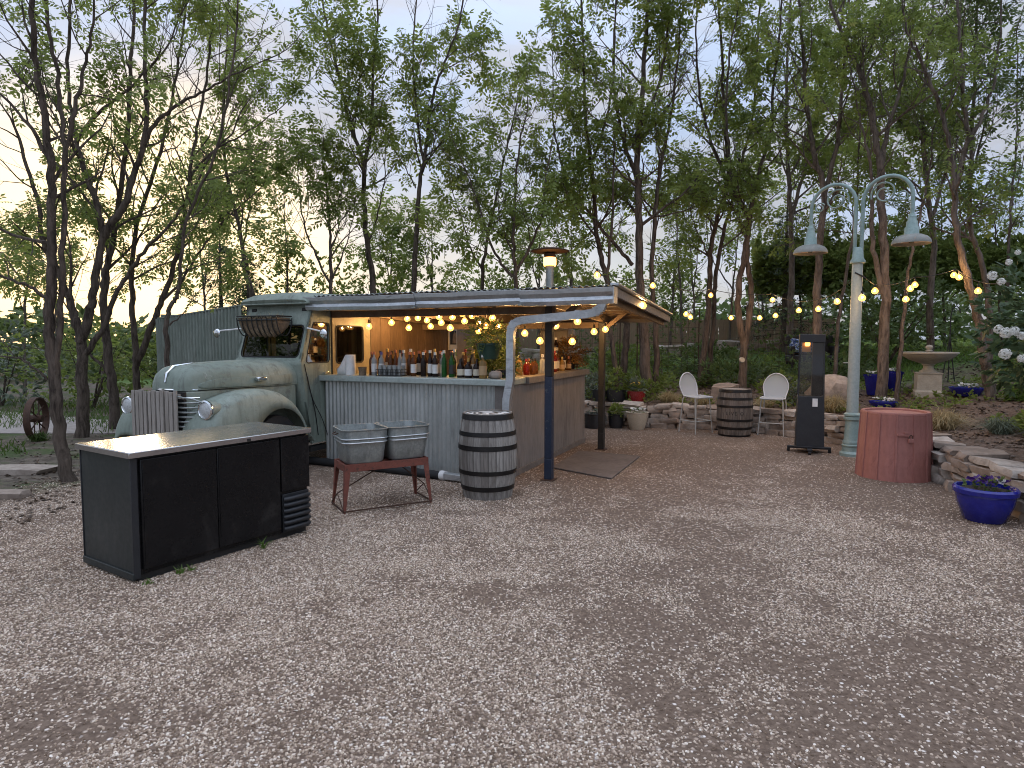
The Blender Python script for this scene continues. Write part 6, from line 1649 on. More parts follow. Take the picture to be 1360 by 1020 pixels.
# ------------------------------------------------------------------ fountain
def fountain():
    q = on_bed(7.55, 11.6); T = thing('garden_fountain', 'pale stone bowl fountain on a square pedestal in the garden bed', 'fountain', q)
    def sq(w, z): return [Vector((x * w, y * w, z)) for x, y in ((-1, -1), (1, -1), (1, 1), (-1, 1))]
    m = MB(); m.loft([sq(0.27, -0.05), sq(0.27, 0.09), sq(0.245, 0.11), sq(0.232, 0.12), sq(0.232, 0.47), sq(0.245, 0.485), sq(0.245, 0.51)]); m.build('pedestal', MAT['stoneware'], T, 30, bevel=0.008)
    MB().lathe([(0.0, 0.511), (0.17, 0.511), (0.17, 0.54), (0.12, 0.57), (0.095, 0.62), (0.10, 0.66), (0.13, 0.68), (0.13, 0.70), (0.22, 0.73), (0.38, 0.79), (0.50, 0.87), (0.535, 0.915), (0.56, 0.92), (0.565, 0.955), (0.53, 0.96), (0.48, 0.915), (0.3, 0.83), (0.0, 0.80)], 40).build('bowl', MAT['stoneware'], T, 35)
    MB().lathe([(0.0, 0.80), (0.07, 0.81), (0.06, 0.90), (0.05, 0.97), (0.075, 0.99), (0.045, 1.005), (0.062, 1.03), (0.075, 1.065), (0.06, 1.10), (0.0, 1.12)], 20).build('finial', MAT['stoneware'], T, 40)
    n = N('still_water'); n.set(color=(0.05, 0.055, 0.05), rough=0.05); MB().lathe([(0.0, 0.905), (0.47, 0.905)], 40, close=False).build('basin_water', n.m, T)
    T.rotation_euler = (0, 0, R(-24)); T.scale = (0.82,) * 3
fountain()

# ------------------------------------------------------------------ dry stone wall
def stone_mesh(seed):
    rnd = random.Random(seed)
    from mathutils import noise as mn
    bm = bmesh.new(); bmesh.ops.create_cube(bm, size=2.0)
    bmesh.ops.subdivide_edges(bm, edges=bm.edges, cuts=1, use_grid_fill=True)
    off = Vector((seed * 3.1, seed * 1.7, 0))
    for v in bm.verts:
        c = v.co; k = sum(1 for x in c if abs(x) > .9)
        c *= (1.0, 1.0, 0.95, 0.90)[k]
        c.x += 0.30 * mn.noise(v.co * 0.9 + off); c.y += 0.30 * mn.noise(v.co * 0.9 - off); c.z += 0.30 * mn.noise(v.co * 1.1 + off * 2)
        c.x *= 1 + 0.12 * c.z * rnd.uniform(-1, 1)
    me = bpy.data.meshes.new('stone'); bm.to_mesh(me); bm.free(); me.shade_smooth(); me.set_sharp_from_angle(angle=R(22)); me.materials.append(MAT['stone'])
    return me
STONES = [stone_mesh(k) for k in range(12)]
def wall_line(pts, n=400):
    pts = cat([(x, y, 0) for x, y in pts], 12); out = [pts[0]]; acc = [0.0]
    for a, b in zip(pts[:-1], pts[1:]): acc.append(acc[-1] + (b - a).length)
    return pts, acc
def along(pts, acc, s):
    for k in range(len(acc) - 1):
        if s <= acc[k + 1]:
            t = (s - acc[k]) / max(1e-6, acc[k + 1] - acc[k]); return pts[k].lerp(pts[k + 1], t), (pts[k + 1] - pts[k]).normalized()
    return pts[-1], (pts[-1] - pts[-2]).normalized()
def dry_wall(label, line, courses, ch, lens, depth, seed, base=lambda p: 0.0, cap=True, jag=0.05):
    pts, acc = wall_line(line); L = acc[-1]; rnd = random.Random(seed)
    p0, _ = along(pts, acc, 0); W_ = thing('stone_wall', label, 'wall', (p0.x, p0.y, base(p0)))
    z0 = W_.location.copy(); cnt = 0
    for c in range(courses + (1 if cap else 0)):
        s = rnd.uniform(-0.2, 0); top = c == courses
        while s < L:
            ln = rnd.uniform(*lens) * (1.25 if top else 1.0); h = ch * rnd.uniform(0.85, 1.2) * (0.75 if top else 1)
            p, d = along(pts, acc, min(L, max(0, s + ln / 2))); nrm = Vector((-d.y, d.x, 0))
            if top and rnd.random() < 0.12: s += ln; continue
            o = link('stone', rnd.choice(STONES), None, W_)
            dp = depth * rnd.uniform(0.85, 1.2)
            back = 0.02 * c + rnd.uniform(-jag, jag)
            o.location = p + nrm * (back * -1) + Vector((0, 0, base(p) + ch * (c + 0.5) * 0.97 + rnd.uniform(-.012, .012) - (ch * 0.12 if top else 0))) - z0
            o.rotation_euler = (rnd.uniform(-.09, .09), rnd.uniform(-.08, .08), math.atan2(d.y, d.x) + rnd.uniform(-.2, .2) + (math.pi if rnd.random() < .5 else 0))
            o.scale = (ln / 2 * 1.02, dp / 2 * (1.2 if top else 1), h / 2 * 1.04)
            s += ln * 0.98; cnt += 1
    return W_
front = [(x, y) for x, y in WALL[1:14]]
w1 = [(4.68, 3.6), (4.72, 5.0), (4.83, 5.9), (4.93, 6.6), (5.15, 7.5), (5.40, 8.5), (5.53, 9.4), (5.43, 10.15), (5.10, 10.92), (4.47, 11.66), (3.68, 12.12), (2.6, 12.42), (1.3, 12.9)]
dry_wall('low dry stone wall of pale stacked slabs curving behind the stools and the red bin', w1, 4, 0.096, (0.14, 0.44), 0.32, 5)
dry_wall('distant terrace wall of pale stones below the fence', [(8.6, 19.4), (7.0, 19.5), (5, 19.2), (3.2, 19.0), (1.5, 19.2), (0.2, 19.6)], 2, 0.14, (0.3, 0.6), 0.4, 9, base=lambda p: bed_h(p.x, p.y) - 0.05)
for k, (x, y, s, lab) in enumerate(((5.85, 11.6, (0.42, 0.34, 0.38), 'large pale boulder behind the tower heater'), (4.3, 12.9, (0.28, 0.24, 0.22), 'squarish brown stone block behind the barrel table'), (6.35, 9.3, (0.22, 0.2, 0.06), 'flat stone half buried in mulch near the feather grass'))):
    q = on_bed(x, y); o = link('boulder', rockmesh(90 + k) if k != 1 else STONES[3], None, None, loc=q + Vector((0, 0, s[2] * 0.6))); o.scale = s; o.rotation_euler = (0, 0, k); tag(o, lab, 'rock')
# flat slabs on the left earth
for k, (px, py, s) in enumerate(((25, 627, (0.42, 0.2, 0.05)), (8, 660, (0.22, 0.12, 0.04)))):
    q = gp(px, py); o = link('stone_slab', STONES[k + 4], None, None, loc=q + Vector((0, 0, 0.02))); o.scale = s; tag(o, ('long flat stone edging the track at the far left', 'small flat stone lying at the left picture edge')[k], 'rock')

# ------------------------------------------------------------------ wheel at the left
q = gp(50, 584); T = thing('wagon_wheel', 'old iron wheel standing upright beside the pale track', 'wheel', (q.x, q.y, 0), R(104))
Mw = Matrix.Translation((0, 0, 0.36)) @ Matrix.Rotation(R(90), 4, 'X')
m = MB(); m.lathe([(0.335, -0.05), (0.36, -0.05), (0.36, 0.05), (0.335, 0.05), (0.335, -0.05)], 36, close=False); m.v = [tuple(Mw @ Vector(v)) for v in m.v]; m.build('rim', MAT['rust_dark'], T, 40)
m = MB(); m.lathe([(0.0, -0.09), (0.06, -0.09), (0.065, 0), (0.06, 0.09), (0, 0.09)], 16); m.v = [tuple(Mw @ Vector(v)) for v in m.v]; m.build('hub', MAT['rust_dark'], T, 40)
for k in range(10):
    a = 2 * math.pi * k / 10; m = MB(); m.tube([Mw @ Vector((0.05 * math.cos(a), 0.05 * math.sin(a), 0.03 * (-1) ** k)), Mw @ Vector((0.34 * math.cos(a), 0.34 * math.sin(a), 0))], 0.011, 5); m.build('spoke', MAT['rust_dark'], T)

# ------------------------------------------------------------------ fence at the back
def fence():
    a, b = Vector((-1.5, 21.6, 0)), Vector((10.5, 21.0, 0)); d = (b - a).normalized(); L = (b - a).length
    F_ = thing('wooden_fence', 'brown vertical board fence across the back of the garden', 'fence', (a.x, a.y, 1.2))
    me = MB().box(-0.07, 0.07, -0.01, 0.01, 0, 1.0).mesh('board', 0); me.materials.append(MAT['fence'])
    rnd = random.Random(1); k = 0; s = 0.0
    while s < L:
        p = a + d * s; o = link('board', me, None, F_); zb = bed_h(p.x, p.y)
        o.location = (p.x - a.x, p.y - a.y + rnd.uniform(-.006, .006), zb - 1.2); o.scale = (1, 1, 0.98 + rnd.uniform(-.02, .02)); o.rotation_euler = (0, rnd.uniform(-.01, .01), math.atan2(d.y, d.x)); s += 0.15
    for z in (0.2, 0.8):
        pts = [a + d * (L * i / 8) for i in range(9)]
        m = MB()
        for p, q in zip(pts[:-1], pts[1:]): m.bar((p.x - a.x, p.y - a.y + 0.035, bed_h(p.x, p.y) - 1.2 + z), (q.x - a.x, q.y - a.y + 0.035, bed_h(q.x, q.y) - 1.2 + z), 0.04, 0.08)
        m.build('rail', MAT['fence'], F_)
fence()
# wire trellis panels
def trellis(label, x, y, w, h, rz, seed):
    q = on_bed(x, y); T = thing('wire_trellis', label, 'trellis', q, rz, 'wire trellis panels')
    for sx in (-1, 1): MB().tube([(sx * w / 2, 0, -0.1), (sx * w / 2, 0, h)], 0.014, 6).build('post', MAT['rust_dark'], T)
    m = MB()
    for k in range(int(w / 0.16)): xx = -w / 2 + 0.16 * (k + 1) - 0.04; m.tube([(xx, 0, 0), (xx, 0, h - 0.02)], 0.004, 4, False)
    for k in range(int(h / 0.18)): m.tube([(-w / 2, 0, 0.18 * (k + 1)), (w / 2, 0, 0.18 * (k + 1))], 0.004, 4, False)
    m.build('wire_grid', MAT['rust_dark'], T)
    rg = np.random.default_rng(seed); n = 240
    p = np.stack([rg.uniform(-w / 2, w / 2, n), rg.normal(0, .1, n), rg.random(n) ** 1.2 * h * 0.95], 1); d = rg.normal(0, 1, (n, 3))
    link('climber', place_leaves('climber', p, d, 0.16, rg, MAT['leaf_dark'], BROAD), None, T)
trellis('wire trellis with climber behind the left stool', 3.7, 15.2, 1.5, 1.7, 0.1, 1)
trellis('wire trellis with climber between the fork-trunked tree and the heater', 6.3, 15.0, 1.6, 1.75, -0.1, 2)
trellis('wire trellis close to the back post', 2.0, 15.6, 1.3, 1.6, 0.15, 3)
# dark lounge with blue cushions
T = thing('garden_sofa', 'dark garden sofa with blue and white cushions far behind the heater', 'sofa', on_bed(7.3, 15.6), R(-10))
m = MB(); m.box(-0.55, 0.55, -0.3, 0.3, 0.2, 0.36); m.build('seat', MAT['blackmetal'], T, bevel=0.03)
m = MB(); m.box(-0.55, 0.55, 0.24, 0.36, 0.36, 0.85); m.build('backrest', MAT['blackmetal'], T, bevel=0.04)
for x in (-0.5, 0.5):
    m = MB(); m.box(x - 0.05, x + 0.05, -0.3, 0.3, 0.36, 0.58); m.build('arm', MAT['blackmetal'], T, bevel=0.02)
    for y in (-0.25, 0.25): m = MB(); m.box(x - .025, x + .025, y - .025, y + .025, 0, 0.2); m.build('leg', MAT['blackmetal'], T)
cl = weathered('blue_white_cloth', (0.03, 0.06, 0.2), (0.06, 0.12, 0.32), (0.8, 0.9), 0, 9, wear=(0.55, 0.6, 0.7), wear_at=(0.5, 0.55))
for x, rr_ in ((-0.3, 0.15), (0.05, -0.2)): m = MB(); m.box(-.2, .2, -.06, .06, 0, .34, Matrix.Translation((x, 0.12, 0.42)) @ Matrix.Rotation(-0.25, 4, 'X') @ Matrix.Rotation(rr_, 4, 'Y')); m.build('cushion', cl, T, bevel=0.05)
# shepherd's crook with a hanging hook, and a standpipe
T = thing('shepherd_hook', 'thin black shepherd hook standing behind the fountain', 'hook', on_bed(8.6, 12.6))
m = MB(); m.tube([(0, 0, -.1), (0.0, 0, 1.3), (0.03, 0, 1.45), (0.1, 0, 1.5), (0.17, 0, 1.44), (0.18, 0, 1.36)], 0.011, 6); m.tube([(-.13, 0, 0), (0, 0, 0.9)], 0.011, 6); m.tube([(.13, 0, 0), (0.0, 0, 0.9)], 0.011, 6); m.build('rod', MAT['blackmetal'], T)
T = thing('standpipe', 'slim grey pipe bent at the top beside the tall blue pots', 'pipe', on_bed(6.2, 11.6))
m = MB(); m.tube([(0, 0, -.05), (0, 0, 0.72), (-0.02, 0, 0.75), (-0.2, 0, 0.75)], 0.012, 6); m.build('bent_rod', MAT['tub'], T)

# ------------------------------------------------------------------ low planting
def grass_tuft(label, x, y, n, h, spread, mat, seed, group=None, z=None):
    q = Vector((x, y, bed_h(x, y) if z is None else z)); T = thing('grass_tuft', label, 'grass tuft', q, 0, group)
    rg = np.random.default_rng(seed); p = np.zeros((n, 3)); p[:, :2] = rg.normal(0, 0.05, (n, 2)); d = rg.normal(0, spread, (n, 3)); d[:, 2] = 1
    link('blades', blades_mesh('blades', p, d, h, 0.009, rg, MAT[mat], 0.95), None, T)
gt = 'feather grass tufts behind the stone wall'
grass_tuft('straw coloured feather grass behind the left stool', 3.15, 12.75, 520, 0.42, 0.6, 'straw', 1, gt)
grass_tuft('straw coloured feather grass leaning beside the barrel table', 3.75, 12.55, 320, 0.36, 0.6, 'straw', 2, gt)
grass_tuft('straw coloured feather grass just left of the right stool', 4.75, 12.0, 380, 0.36, 0.6, 'straw', 3, gt)
grass_tuft('pale feather grass between the heater and the lamp post', 5.55, 11.0, 700, 0.5, 0.55, 'straw', 4, gt)
grass_tuft('pale feather grass sweeping out behind the red bin', 6.0, 8.85, 800, 0.5, 0.65, 'straw', 5, gt)
grass_tuft('grey green grass clump right of the red bin', 6.15, 8.0, 420, 0.36, 0.6, 'leaf_sage', 6, gt)
grass_tuft('small green grass clump above the wall near the blue pansy pot', 6.2, 7.3, 320, 0.32, 0.6, 'leaf_sage', 7, gt)
grass_tuft('green grass growing round the iron wheel', -7.9, 10.6, 240, 0.28, 0.6, 'grassblade', 8, None, 0)
def low_plant(label, x, y, rad, n, size, mat, seed, group='low plants in the garden bed', z=None, templates=BROAD):
    q = Vector((x, y, bed_h(x, y) if z is None else z)); T = thing('leafy_plant', label, 'plant', q, 0, group)
    rg = np.random.default_rng(seed); sprays('foliage', (0, 0, rad[2] * 0.5), rad, n, size, MAT[mat], rg, T, templates=templates, up=0.6)
    m = MB(); 
    for k in range(4): a = 1.57 * k; m.tube([(0, 0, -.03), (rad[0] * .5 * math.cos(a), rad[1] * .5 * math.sin(a), rad[2])], 0.005, 4)
    m.build('stem', MAT['bark'], T)
low_plant('bright lime green leafy plant right of the fountain pot', 8.1, 10.1, (0.25, 0.22, 0.12), 150, 0.17, 'leaf_bright', 21)
low_plant('dark green leafy plant behind the right stool', 5.4, 12.7, (0.5, 0.35, 0.3), 260, 0.16, 'leaf', 22)
low_plant('sage green bush between the right stool and the heater', 5.35, 12.1, (0.35, 0.3, 0.3), 230, 0.12, 'leaf_sage', 23)
low_plant('wide green plant at the foot of the tree near the back post', 3.0, 14.0, (0.6, 0.4, 0.3), 320, 0.16, 'leaf', 24)
low_plant('green plant left of the left stool', 2.7, 13.3, (0.4, 0.3, 0.22), 220, 0.14, 'leaf', 25)
low_plant('dense dark plant behind the brown stone block', 4.9, 14.2, (0.8, 0.5, 0.42), 420, 0.18, 'leaf_dark', 26)
low_plant('green plant in shade right of the fountain', 8.7, 9.3, (0.6, 0.5, 0.2), 300, 0.16, 'leaf_dark', 27)
low_plant('leafy green ground plant under the white flowering shrub', 6.6, 7.6, (0.45, 0.5, 0.16), 260, 0.13, 'leaf', 28)
low_plant('green plants under the trees at the back of the bar', 0.6, 14.2, (0.8, 0.5, 0.4), 380, 0.18, 'leaf', 29)
low_plant('green plant growing between the wire trellises', 5.0, 16.2, (0.9, 0.6, 0.5), 420, 0.2, 'leaf_dark', 30)
low_plant('sage plant behind the pots', 1.8, 13.6, (0.45, 0.35, 0.3), 240, 0.14, 'leaf_sage', 31)
low_plant('broad low green plant below the far terrace wall', 3.2, 17.4, (1.2, 0.6, 0.35), 420, 0.22, 'leaf', 32)
low_plant('low bushy green plant on the slope behind the heater', 7.0, 14.0, (0.9, 0.6, 0.4), 420, 0.18, 'leaf_dark', 33)
# mass cover on the bed: litter, ground leaves, grass
def cover(name, label, n, size, mat, seed, region, zoff, lift, templates=BROAD, cond=None):
    rg = np.random.default_rng(seed); P_ = []
    while len(P_) < n:
        x = rg.uniform(region[0], region[1]); y = rg.uniform(region[2], region[3])
        a = math.atan2(y - WC.y, x - WC.x); t = math.hypot(x - WC.x, y - WC.y) - wall_r(a)
        if t < 0.25 or not (cond is None or cond(x, y, t)): continue
        P_.append((x, y, bed_h(x, y) + zoff))
    d = rg.normal(0, 1, (n, 3)); d[:, 2] = lift
    o = link(name, place_leaves(name, np.array(P_), d, size, rg, MAT[mat], templates)); o['kind'] = 'stuff'; o['label'] = label; o['category'] = 'ground cover'
from mathutils import noise as mnoise
def patchy(s, th): return lambda x, y, t: mnoise.noise(Vector((x * s, y * s, 3.3))) > th
cover('leaf_litter', 'dead leaves and bark chips covering the garden bed', 9000, 0.11, 'litter', 1, (0, 13, 4, 17), 0.012, 0.0)
cover('ground_leaves', 'patchy low green ground cover in the garden bed', 9000, 0.15, 'leaf', 2, (-3, 16, 7, 24), 0.04, 0.7, cond=patchy(0.7, -0.02))
cover('undergrowth', 'dark green undergrowth on the far slope', 3200, 0.2, 'leaf', 3, (-4, 20, 14, 26), 0.05, 0.6, cond=patchy(0.45, -0.1))
def grass_patch(name, label, n, region, h, mat, seed, z=None):
    rg = np.random.default_rng(seed); x = rg.uniform(region[0], region[1], n); y = rg.uniform(region[2], region[3], n)
    k = np.array([mnoise.noise(Vector((a * .8, b * .8, 7.7))) > -0.05 for a, b in zip(x, y)]); x, y = x[k], y[k]
    zz = np.array([bed_h(a, b) for a, b in zip(x, y)]) if z is None else np.full(len(x), z)
    d = rg.normal(0, .4, (len(x), 3)); d[:, 2] = 1
    o = link(name, blades_mesh(name, np.stack([x, y, zz], 1), d, h, 0.02, rg, MAT[mat])); o['kind'] = 'stuff'; o['label'] = label; o['category'] = 'grass'
grass_patch('grass', 'thin green grass along the pale track at the left', 9000, (-16, -5.2, 9.2, 18), 0.16, 'grassblade', 1, 0.0)
grass_patch('lawn_grass', 'bright green grass slope seen beyond the fountain', 16000, (7.5, 17, 13.2, 21), 0.16, 'leaf_bright', 2)
# leaves and twigs lying on the yard's left edge
rg = np.random.default_rng(9); n = 1600; x = -4.4 - np.abs(rg.normal(0, 2.0, n)); y = rg.uniform(5.5, 12, n)
o = link('fallen_leaves', place_leaves('fallen_leaves', np.stack([x, y, np.full(n, 0.008)], 1), np.stack([rg.normal(0, 1, n), rg.normal(0, 1, n), np.zeros(n)], 1), 0.09, rg, MAT['litter'], BROAD)); o['kind'] = 'stuff'; o['label'] = 'dry leaves scattered on the earth by the left trees'; o['category'] = 'leaves'

# ------------------------------------------------------------------ hedge and shrubs
def hedge(label, pts, h0, h1, thick, n, mat, seed, name='hedge'):
    """an evergreen hedge: a dark uneven core under a skin of small leaves"""
    rnd = random.Random(seed); rg = np.random.default_rng(seed); base = Vector((pts[0][0], pts[0][1], bed_h(*pts[0])))
    T = thing(name, label, 'hedge', base)
    line = cat([(x, y, 0) for x, y in pts], 10); rings = []; P_, D_ = [], []
    for k, p in enumerate(line):
        d = (line[min(k + 1, len(line) - 1)] - line[max(k - 1, 0)]).normalized(); q = Vector((-d.y, d.x, 0)); zb = bed_h(p.x, p.y); ring = []
        for i in range(12):
            a = 2 * math.pi * i / 12; rr = 1 + 0.25 * mnoise.noise(Vector((k * .45, i * 1.1, seed)))
            ring.append(p + q * (thick * 0.10 * math.cos(a) * rr) + Vector((0, 0, zb + (h0 + h1) / 2 + (h1 - h0) * 0.28 * math.sin(a) * rr)) - base)
        rings.append(ring)
    MB().loft(rings).build('core', MAT['leaf_hedge'], T, 60)
    for j in range(n):
        k = rnd.uniform(0, len(line) - 1.001); i = int(k); p = line[i].lerp(line[i + 1], k - i); d = (line[i + 1] - line[i]).normalized(); q = Vector((-d.y, d.x, 0))
        a = rnd.uniform(-0.4, 3.6); rr = (1 + 0.5 * mnoise.noise(Vector((k * .45, a * 2.0, seed)))) * rnd.uniform(0.45, 1.36)
        hv = 1 + 0.45 * mnoise.noise(Vector((k * .33, 5.5, seed))); o_ = q * (thick * 0.5 * math.cos(a) * rr) + Vector((0, 0, (h1 - h0) * 0.5 * math.sin(a) * rr * (hv if a < 3.14 and a > 0 else 1)))
        P_.append(tuple(p + o_ + Vector((0, 0, bed_h(p.x, p.y) + (h0 + h1) / 2)) - base)); D_.append(tuple(o_.normalized() + rvec(rnd) * .8))
    link('foliage', place_leaves('foliage', P_, D_, 0.27, rg, MAT[mat], BROAD), None, T)
hedge('tall clipped dark green hedge behind the lamp post and fountain', [(7.4, 19.6), (8.8, 19.0), (10.5, 18.2), (13.5, 16.4), (16.5, 14.0)], 1.35, 2.85, 1.6, 12500, 'leaf_hedge', 4)
hedge('nearer dark green hedge at the far right edge', [(10.6, 12.2), (12.5, 10.6), (14.0, 8.6)], 0.2, 2.3, 1.5, 4200, 'leaf_hedge', 6)

def shrub(label, c, rad, n, size, mat, seed, name='shrub', templates=BROAD, group=None, stems=6):
    z = bed_h(c[0], c[1]); T = thing(name, label, 'shrub', (c[0], c[1], z), 0, group); rg = np.random.default_rng(seed); rnd = random.Random(seed)
    m = MB()
    for k in range(stems):
        a = rnd.uniform(0, 6.28); r = rnd.uniform(.2, .8)
        m.tube(cat([(0, 0, -.05), (rad[0] * r * .3 * math.cos(a), rad[1] * r * .3 * math.sin(a), c[2] * .5), (rad[0] * r * math.cos(a), rad[1] * r * math.sin(a), c[2] + rad[2] * .5)], 3), [0.025, .022, .02, .018, .014, .01, .006], 5)
    m.build('branches', MAT['bark'], T); sprays('foliage', (0, 0, c[2]), rad, n, size, MAT[mat], rg, T, templates=templates, shell=0.5)
    return T
# white flowering shrub at the right edge
T = shrub('broad leaved shrub with white snowball blooms at the right edge', (5.62, 6.55, 1.35), (0.72, 0.7, 0.85), 760, 0.21, 'leaf_big', 51, 'flowering_shrub')
rg = np.random.default_rng(4); bz = bed_h(5.62, 6.55)
pd = rg.normal(0, 1, (170, 3)); pd /= np.linalg.norm(pd, axis=1, keepdims=True)
def floret_ball():
    q = []
    for k in range(70):
        d = rg.normal(0, 1, 3); d /= np.linalg.norm(d); t = np.cross(d, [0.3, 0.2, 1.0]); t /= np.linalg.norm(t); b2 = np.cross(d, t); c = d * rg.uniform(.040, .052)
        for i in range(4):
            a = 1.571 * i + k; u_ = t * math.cos(a) + b2 * math.sin(a); w_ = -t * math.sin(a) + b2 * math.cos(a)
            q += [c, c + u_ * .008 + w_ * .006 + d * .002, c + u_ * .014, c + u_ * .008 - w_ * .006 + d * .002]
    return fast_mesh('bloom', np.array(q), 4, MAT['petal_white'])
BL = floret_ball()
for k, (px, py, Y, s) in enumerate(((1318, 366, 6.1, 1.0), (1330, 374, 6.0, .8), (1336, 442, 5.75, 1.15), (1326, 437, 5.8, .9), (1347, 440, 5.7, 1.0), (1335, 470, 5.7, 1.15), (1340, 348, 6.0, .7), (1358, 476, 5.6, .9), (1352, 335, 6.1, .6), (1357, 446, 5.7, .9))):
    p = at(px, py, Y); o = link('bloom', BL, None, T, loc=p - Vector((5.62, 6.55, bz))); o.scale = (s * 0.85,) * 3; o.rotation_euler = (k, k * 2, k * 3)
gB = 'background shrubs'
shrub('round green bush left of the iron wheel', (-10.4, 15.8, 1.1), (2.0, 1.3, 1.1), 520, 0.26, 'leaf', 52, group=gB)
shrub('loose green bush between the left trunks and the track', (-9.2, 17.5, 1.0), (2.2, 1.4, 1.1), 520, 0.26, 'leaf', 53, group=gB)
shrub('grey green bush at the far left edge', (-13.2, 16.5, 1.1), (1.8, 1.4, 1.2), 460, 0.26, 'leaf_sage', 54, group=gB)
shrub('dark bush hard against the corrugated wall end', (-7.6, 18.0, 1.0), (1.7, 1.4, 1.1), 420, 0.26, 'leaf', 55, group=gB)
shrub('green bush seen above the roof beside the tall heater', (-0.9, 23.0, 1.8), (1.6, 1.2, 1.6), 800, 0.24, 'leaf', 56, group=gB)
shrub('green bush behind the garden bulbs and above the fence', (3.4, 23.5, 1.5), (2.0, 1.2, 1.5), 1000, 0.26, 'leaf', 57, group=gB)
shrub('green bush left of the clipped hedge', (5.6, 23.6, 1.7), (1.8, 1.2, 1.5), 900, 0.26, 'leaf', 58, group=gB)
shrub('tall leafy bush between the back post and the twin trunks', (2.2, 23.2, 1.2), (1.4, 1.0, 1.4), 700, 0.24, 'leaf_dark', 59, group=gB)
shrub('dark ivy thicket under the right hand trees', (9.0, 15.4, 1.1), (1.7, 1.2, 1.1), 900, 0.24, 'leaf_dark', 60, group=gB)
shrub('bright green bush behind the roof left of the tall heater', (-3.6, 19.5, 1.8), (2.0, 1.4, 1.9), 1000, 0.26, 'leaf', 61, group=gB)
shrub('shady bush behind the shrub with white blooms', (7.6, 8.4, 0.9), (0.9, 0.9, 0.8), 600, 0.18, 'leaf_dark', 62, group=gB)
shrub('low hanging bush above the truck roof', (-6.4, 20.5, 2.2), (2.2, 1.4, 2.0), 1100, 0.26, 'leaf', 63, group=gB)

# far wood that closes the view all round the yard
def far_wood():
    rg = np.random.default_rng(12); n = 9000
    ang = rg.uniform(R(-62), R(62), n); dist = rg.uniform(32, 46, n)
    x = np.sin(ang) * dist; y = np.cos(ang) * dist
    top = np.array([3.0 + 1.6 * mnoise.noise(Vector((a * 6, 1.5, 0))) + (1.2 if a > 0.05 else 0.0) for a in ang])
    z = rg.random(n) * top
    d = rg.normal(0, 1, (n, 3))
    me = place_leaves('far_wood', np.stack([x, y, z], 1), d, 0.9, rg, MAT['leaf_dark'], BROAD)
    o = link('far_wood', me); o['kind'] = 'stuff'; o['label'] = 'distant low woodland beyond the garden'; o['category'] = 'woodland'
far_wood()

# ------------------------------------------------------------------ the trees, stem by stem
# left group
Y = 7.5
b1 = gp(92, 640)
tree('twin-stemmed tree at the left whose trunk stands just behind the cooler', [
    (rooted(Y, 92, 640, (80, 580), (72, 500), (66, 430), (70, 350), (69, 300), (67, 220), (58, 150), (48, 90), (42, 0), (30, -90), z=0), 0.088, 0.026, 0.42),
    (P(Y, (69, 545), (76, 480), (80, 390), (84, 300), (86, 210), (82, 155), (74, 84), (60, 10), (55, -80)), 0.045, 0.018, 0.45),
    (P(Y, (86, 215), (95, 160), (107, 113), (118, 60), (128, -10)), 0.035, 0.012, 0.3),
    (P(Y, (66, 215), (45, 175), (20, 145), (-20, 110)), 0.035, 0.012, 0.3),
    (P(Y, (67, 400), (40, 380), (0, 365), (-40, 330)), 0.03, 0.012, 0.3),
    (P(Y, (62, 505), (45, 487), (20, 475), (-20, 470)), 0.02, 0.008, 0.3)], 101, blen=1.1, dens=2.6, leaf=0.16, leafy=0.5)
Y = 11.0
tree('thick forked tree behind the twin-stemmed one, left of the truck', [
    (rooted(Y, 109, 585, (109, 530), (109, 476), (106, 450), (100, 420), (88, 388), (72, 350), (58, 320), (48, 260), (30, 200)), 0.125, 0.028, 0.5),
    (P(Y, (107, 455), (118, 420), (123, 395), (130, 353), (137, 312), (128, 270), (118, 240), (106, 205), (98, 170), (90, 110), (92, 30), (96, -60)), 0.092, 0.022, 0.4),
    (P(Y, (137, 314), (150, 295), (165, 272), (178, 232), (191, 190), (194, 130), (192, 60), (192, -60)), 0.085, 0.025, 0.35),
    (P(Y, (191, 192), (205, 165), (235, 140), (265, 125), (300, 105), (340, 85)), 0.045, 0.012, 0.3),
    (P(Y, (100, 190), (130, 150), (170, 118), (215, 70), (240, 20)), 0.04, 0.012, 0.3),
    (P(Y, (112, 470), (135, 440), (150, 400), (169, 367), (190, 335), (219, 305), (252, 262), (280, 205), (310, 175)), 0.06, 0.014, 0.4)], 102, blen=1.4, dens=2.6, leaf=0.18, leafy=0.55)
Y = 12.0
tree('leaning dark tree immediately right of the thick forked one', [
    (rooted(Y, 153, 572, (151, 530), (145, 480), (138, 425), (140, 370), (150, 320), (160, 250), (170, 160), (175, 60), (180, -40)), 0.115, 0.025, 0.45),
    (P(Y, (148, 500), (130, 480), (118, 470), (100, 440), (90, 410)), 0.04, 0.012, 0.4)], 103, blen=1.5, dens=2.6, leaf=0.19, leafy=0.55)
Y = 13.0
tree('tree forking low in front of the corrugated wall end', [
    (rooted(Y, 182, 545, (181, 505), (180, 468), (176, 406), (176, 360), (182, 300), (205, 230), (225, 150), (240, 60), (250, -30)), 0.09, 0.02, 0.4),
    (P(Y, (181, 485), (198, 441), (213, 405), (226, 370), (240, 318), (246, 275), (252, 233), (262, 170), (276, 90), (285, 0)), 0.08, 0.02, 0.4),
    (P(Y, (199, 440), (215, 400), (240, 375), (268, 330), (300, 290), (335, 260)), 0.045, 0.012, 0.35),
    (P(Y, (252, 235), (285, 200), (320, 180), (365, 150)), 0.035, 0.01, 0.3)], 104, blen=1.6, dens=3.0, leaf=0.2, leafy=0.6)
Y = 9.6
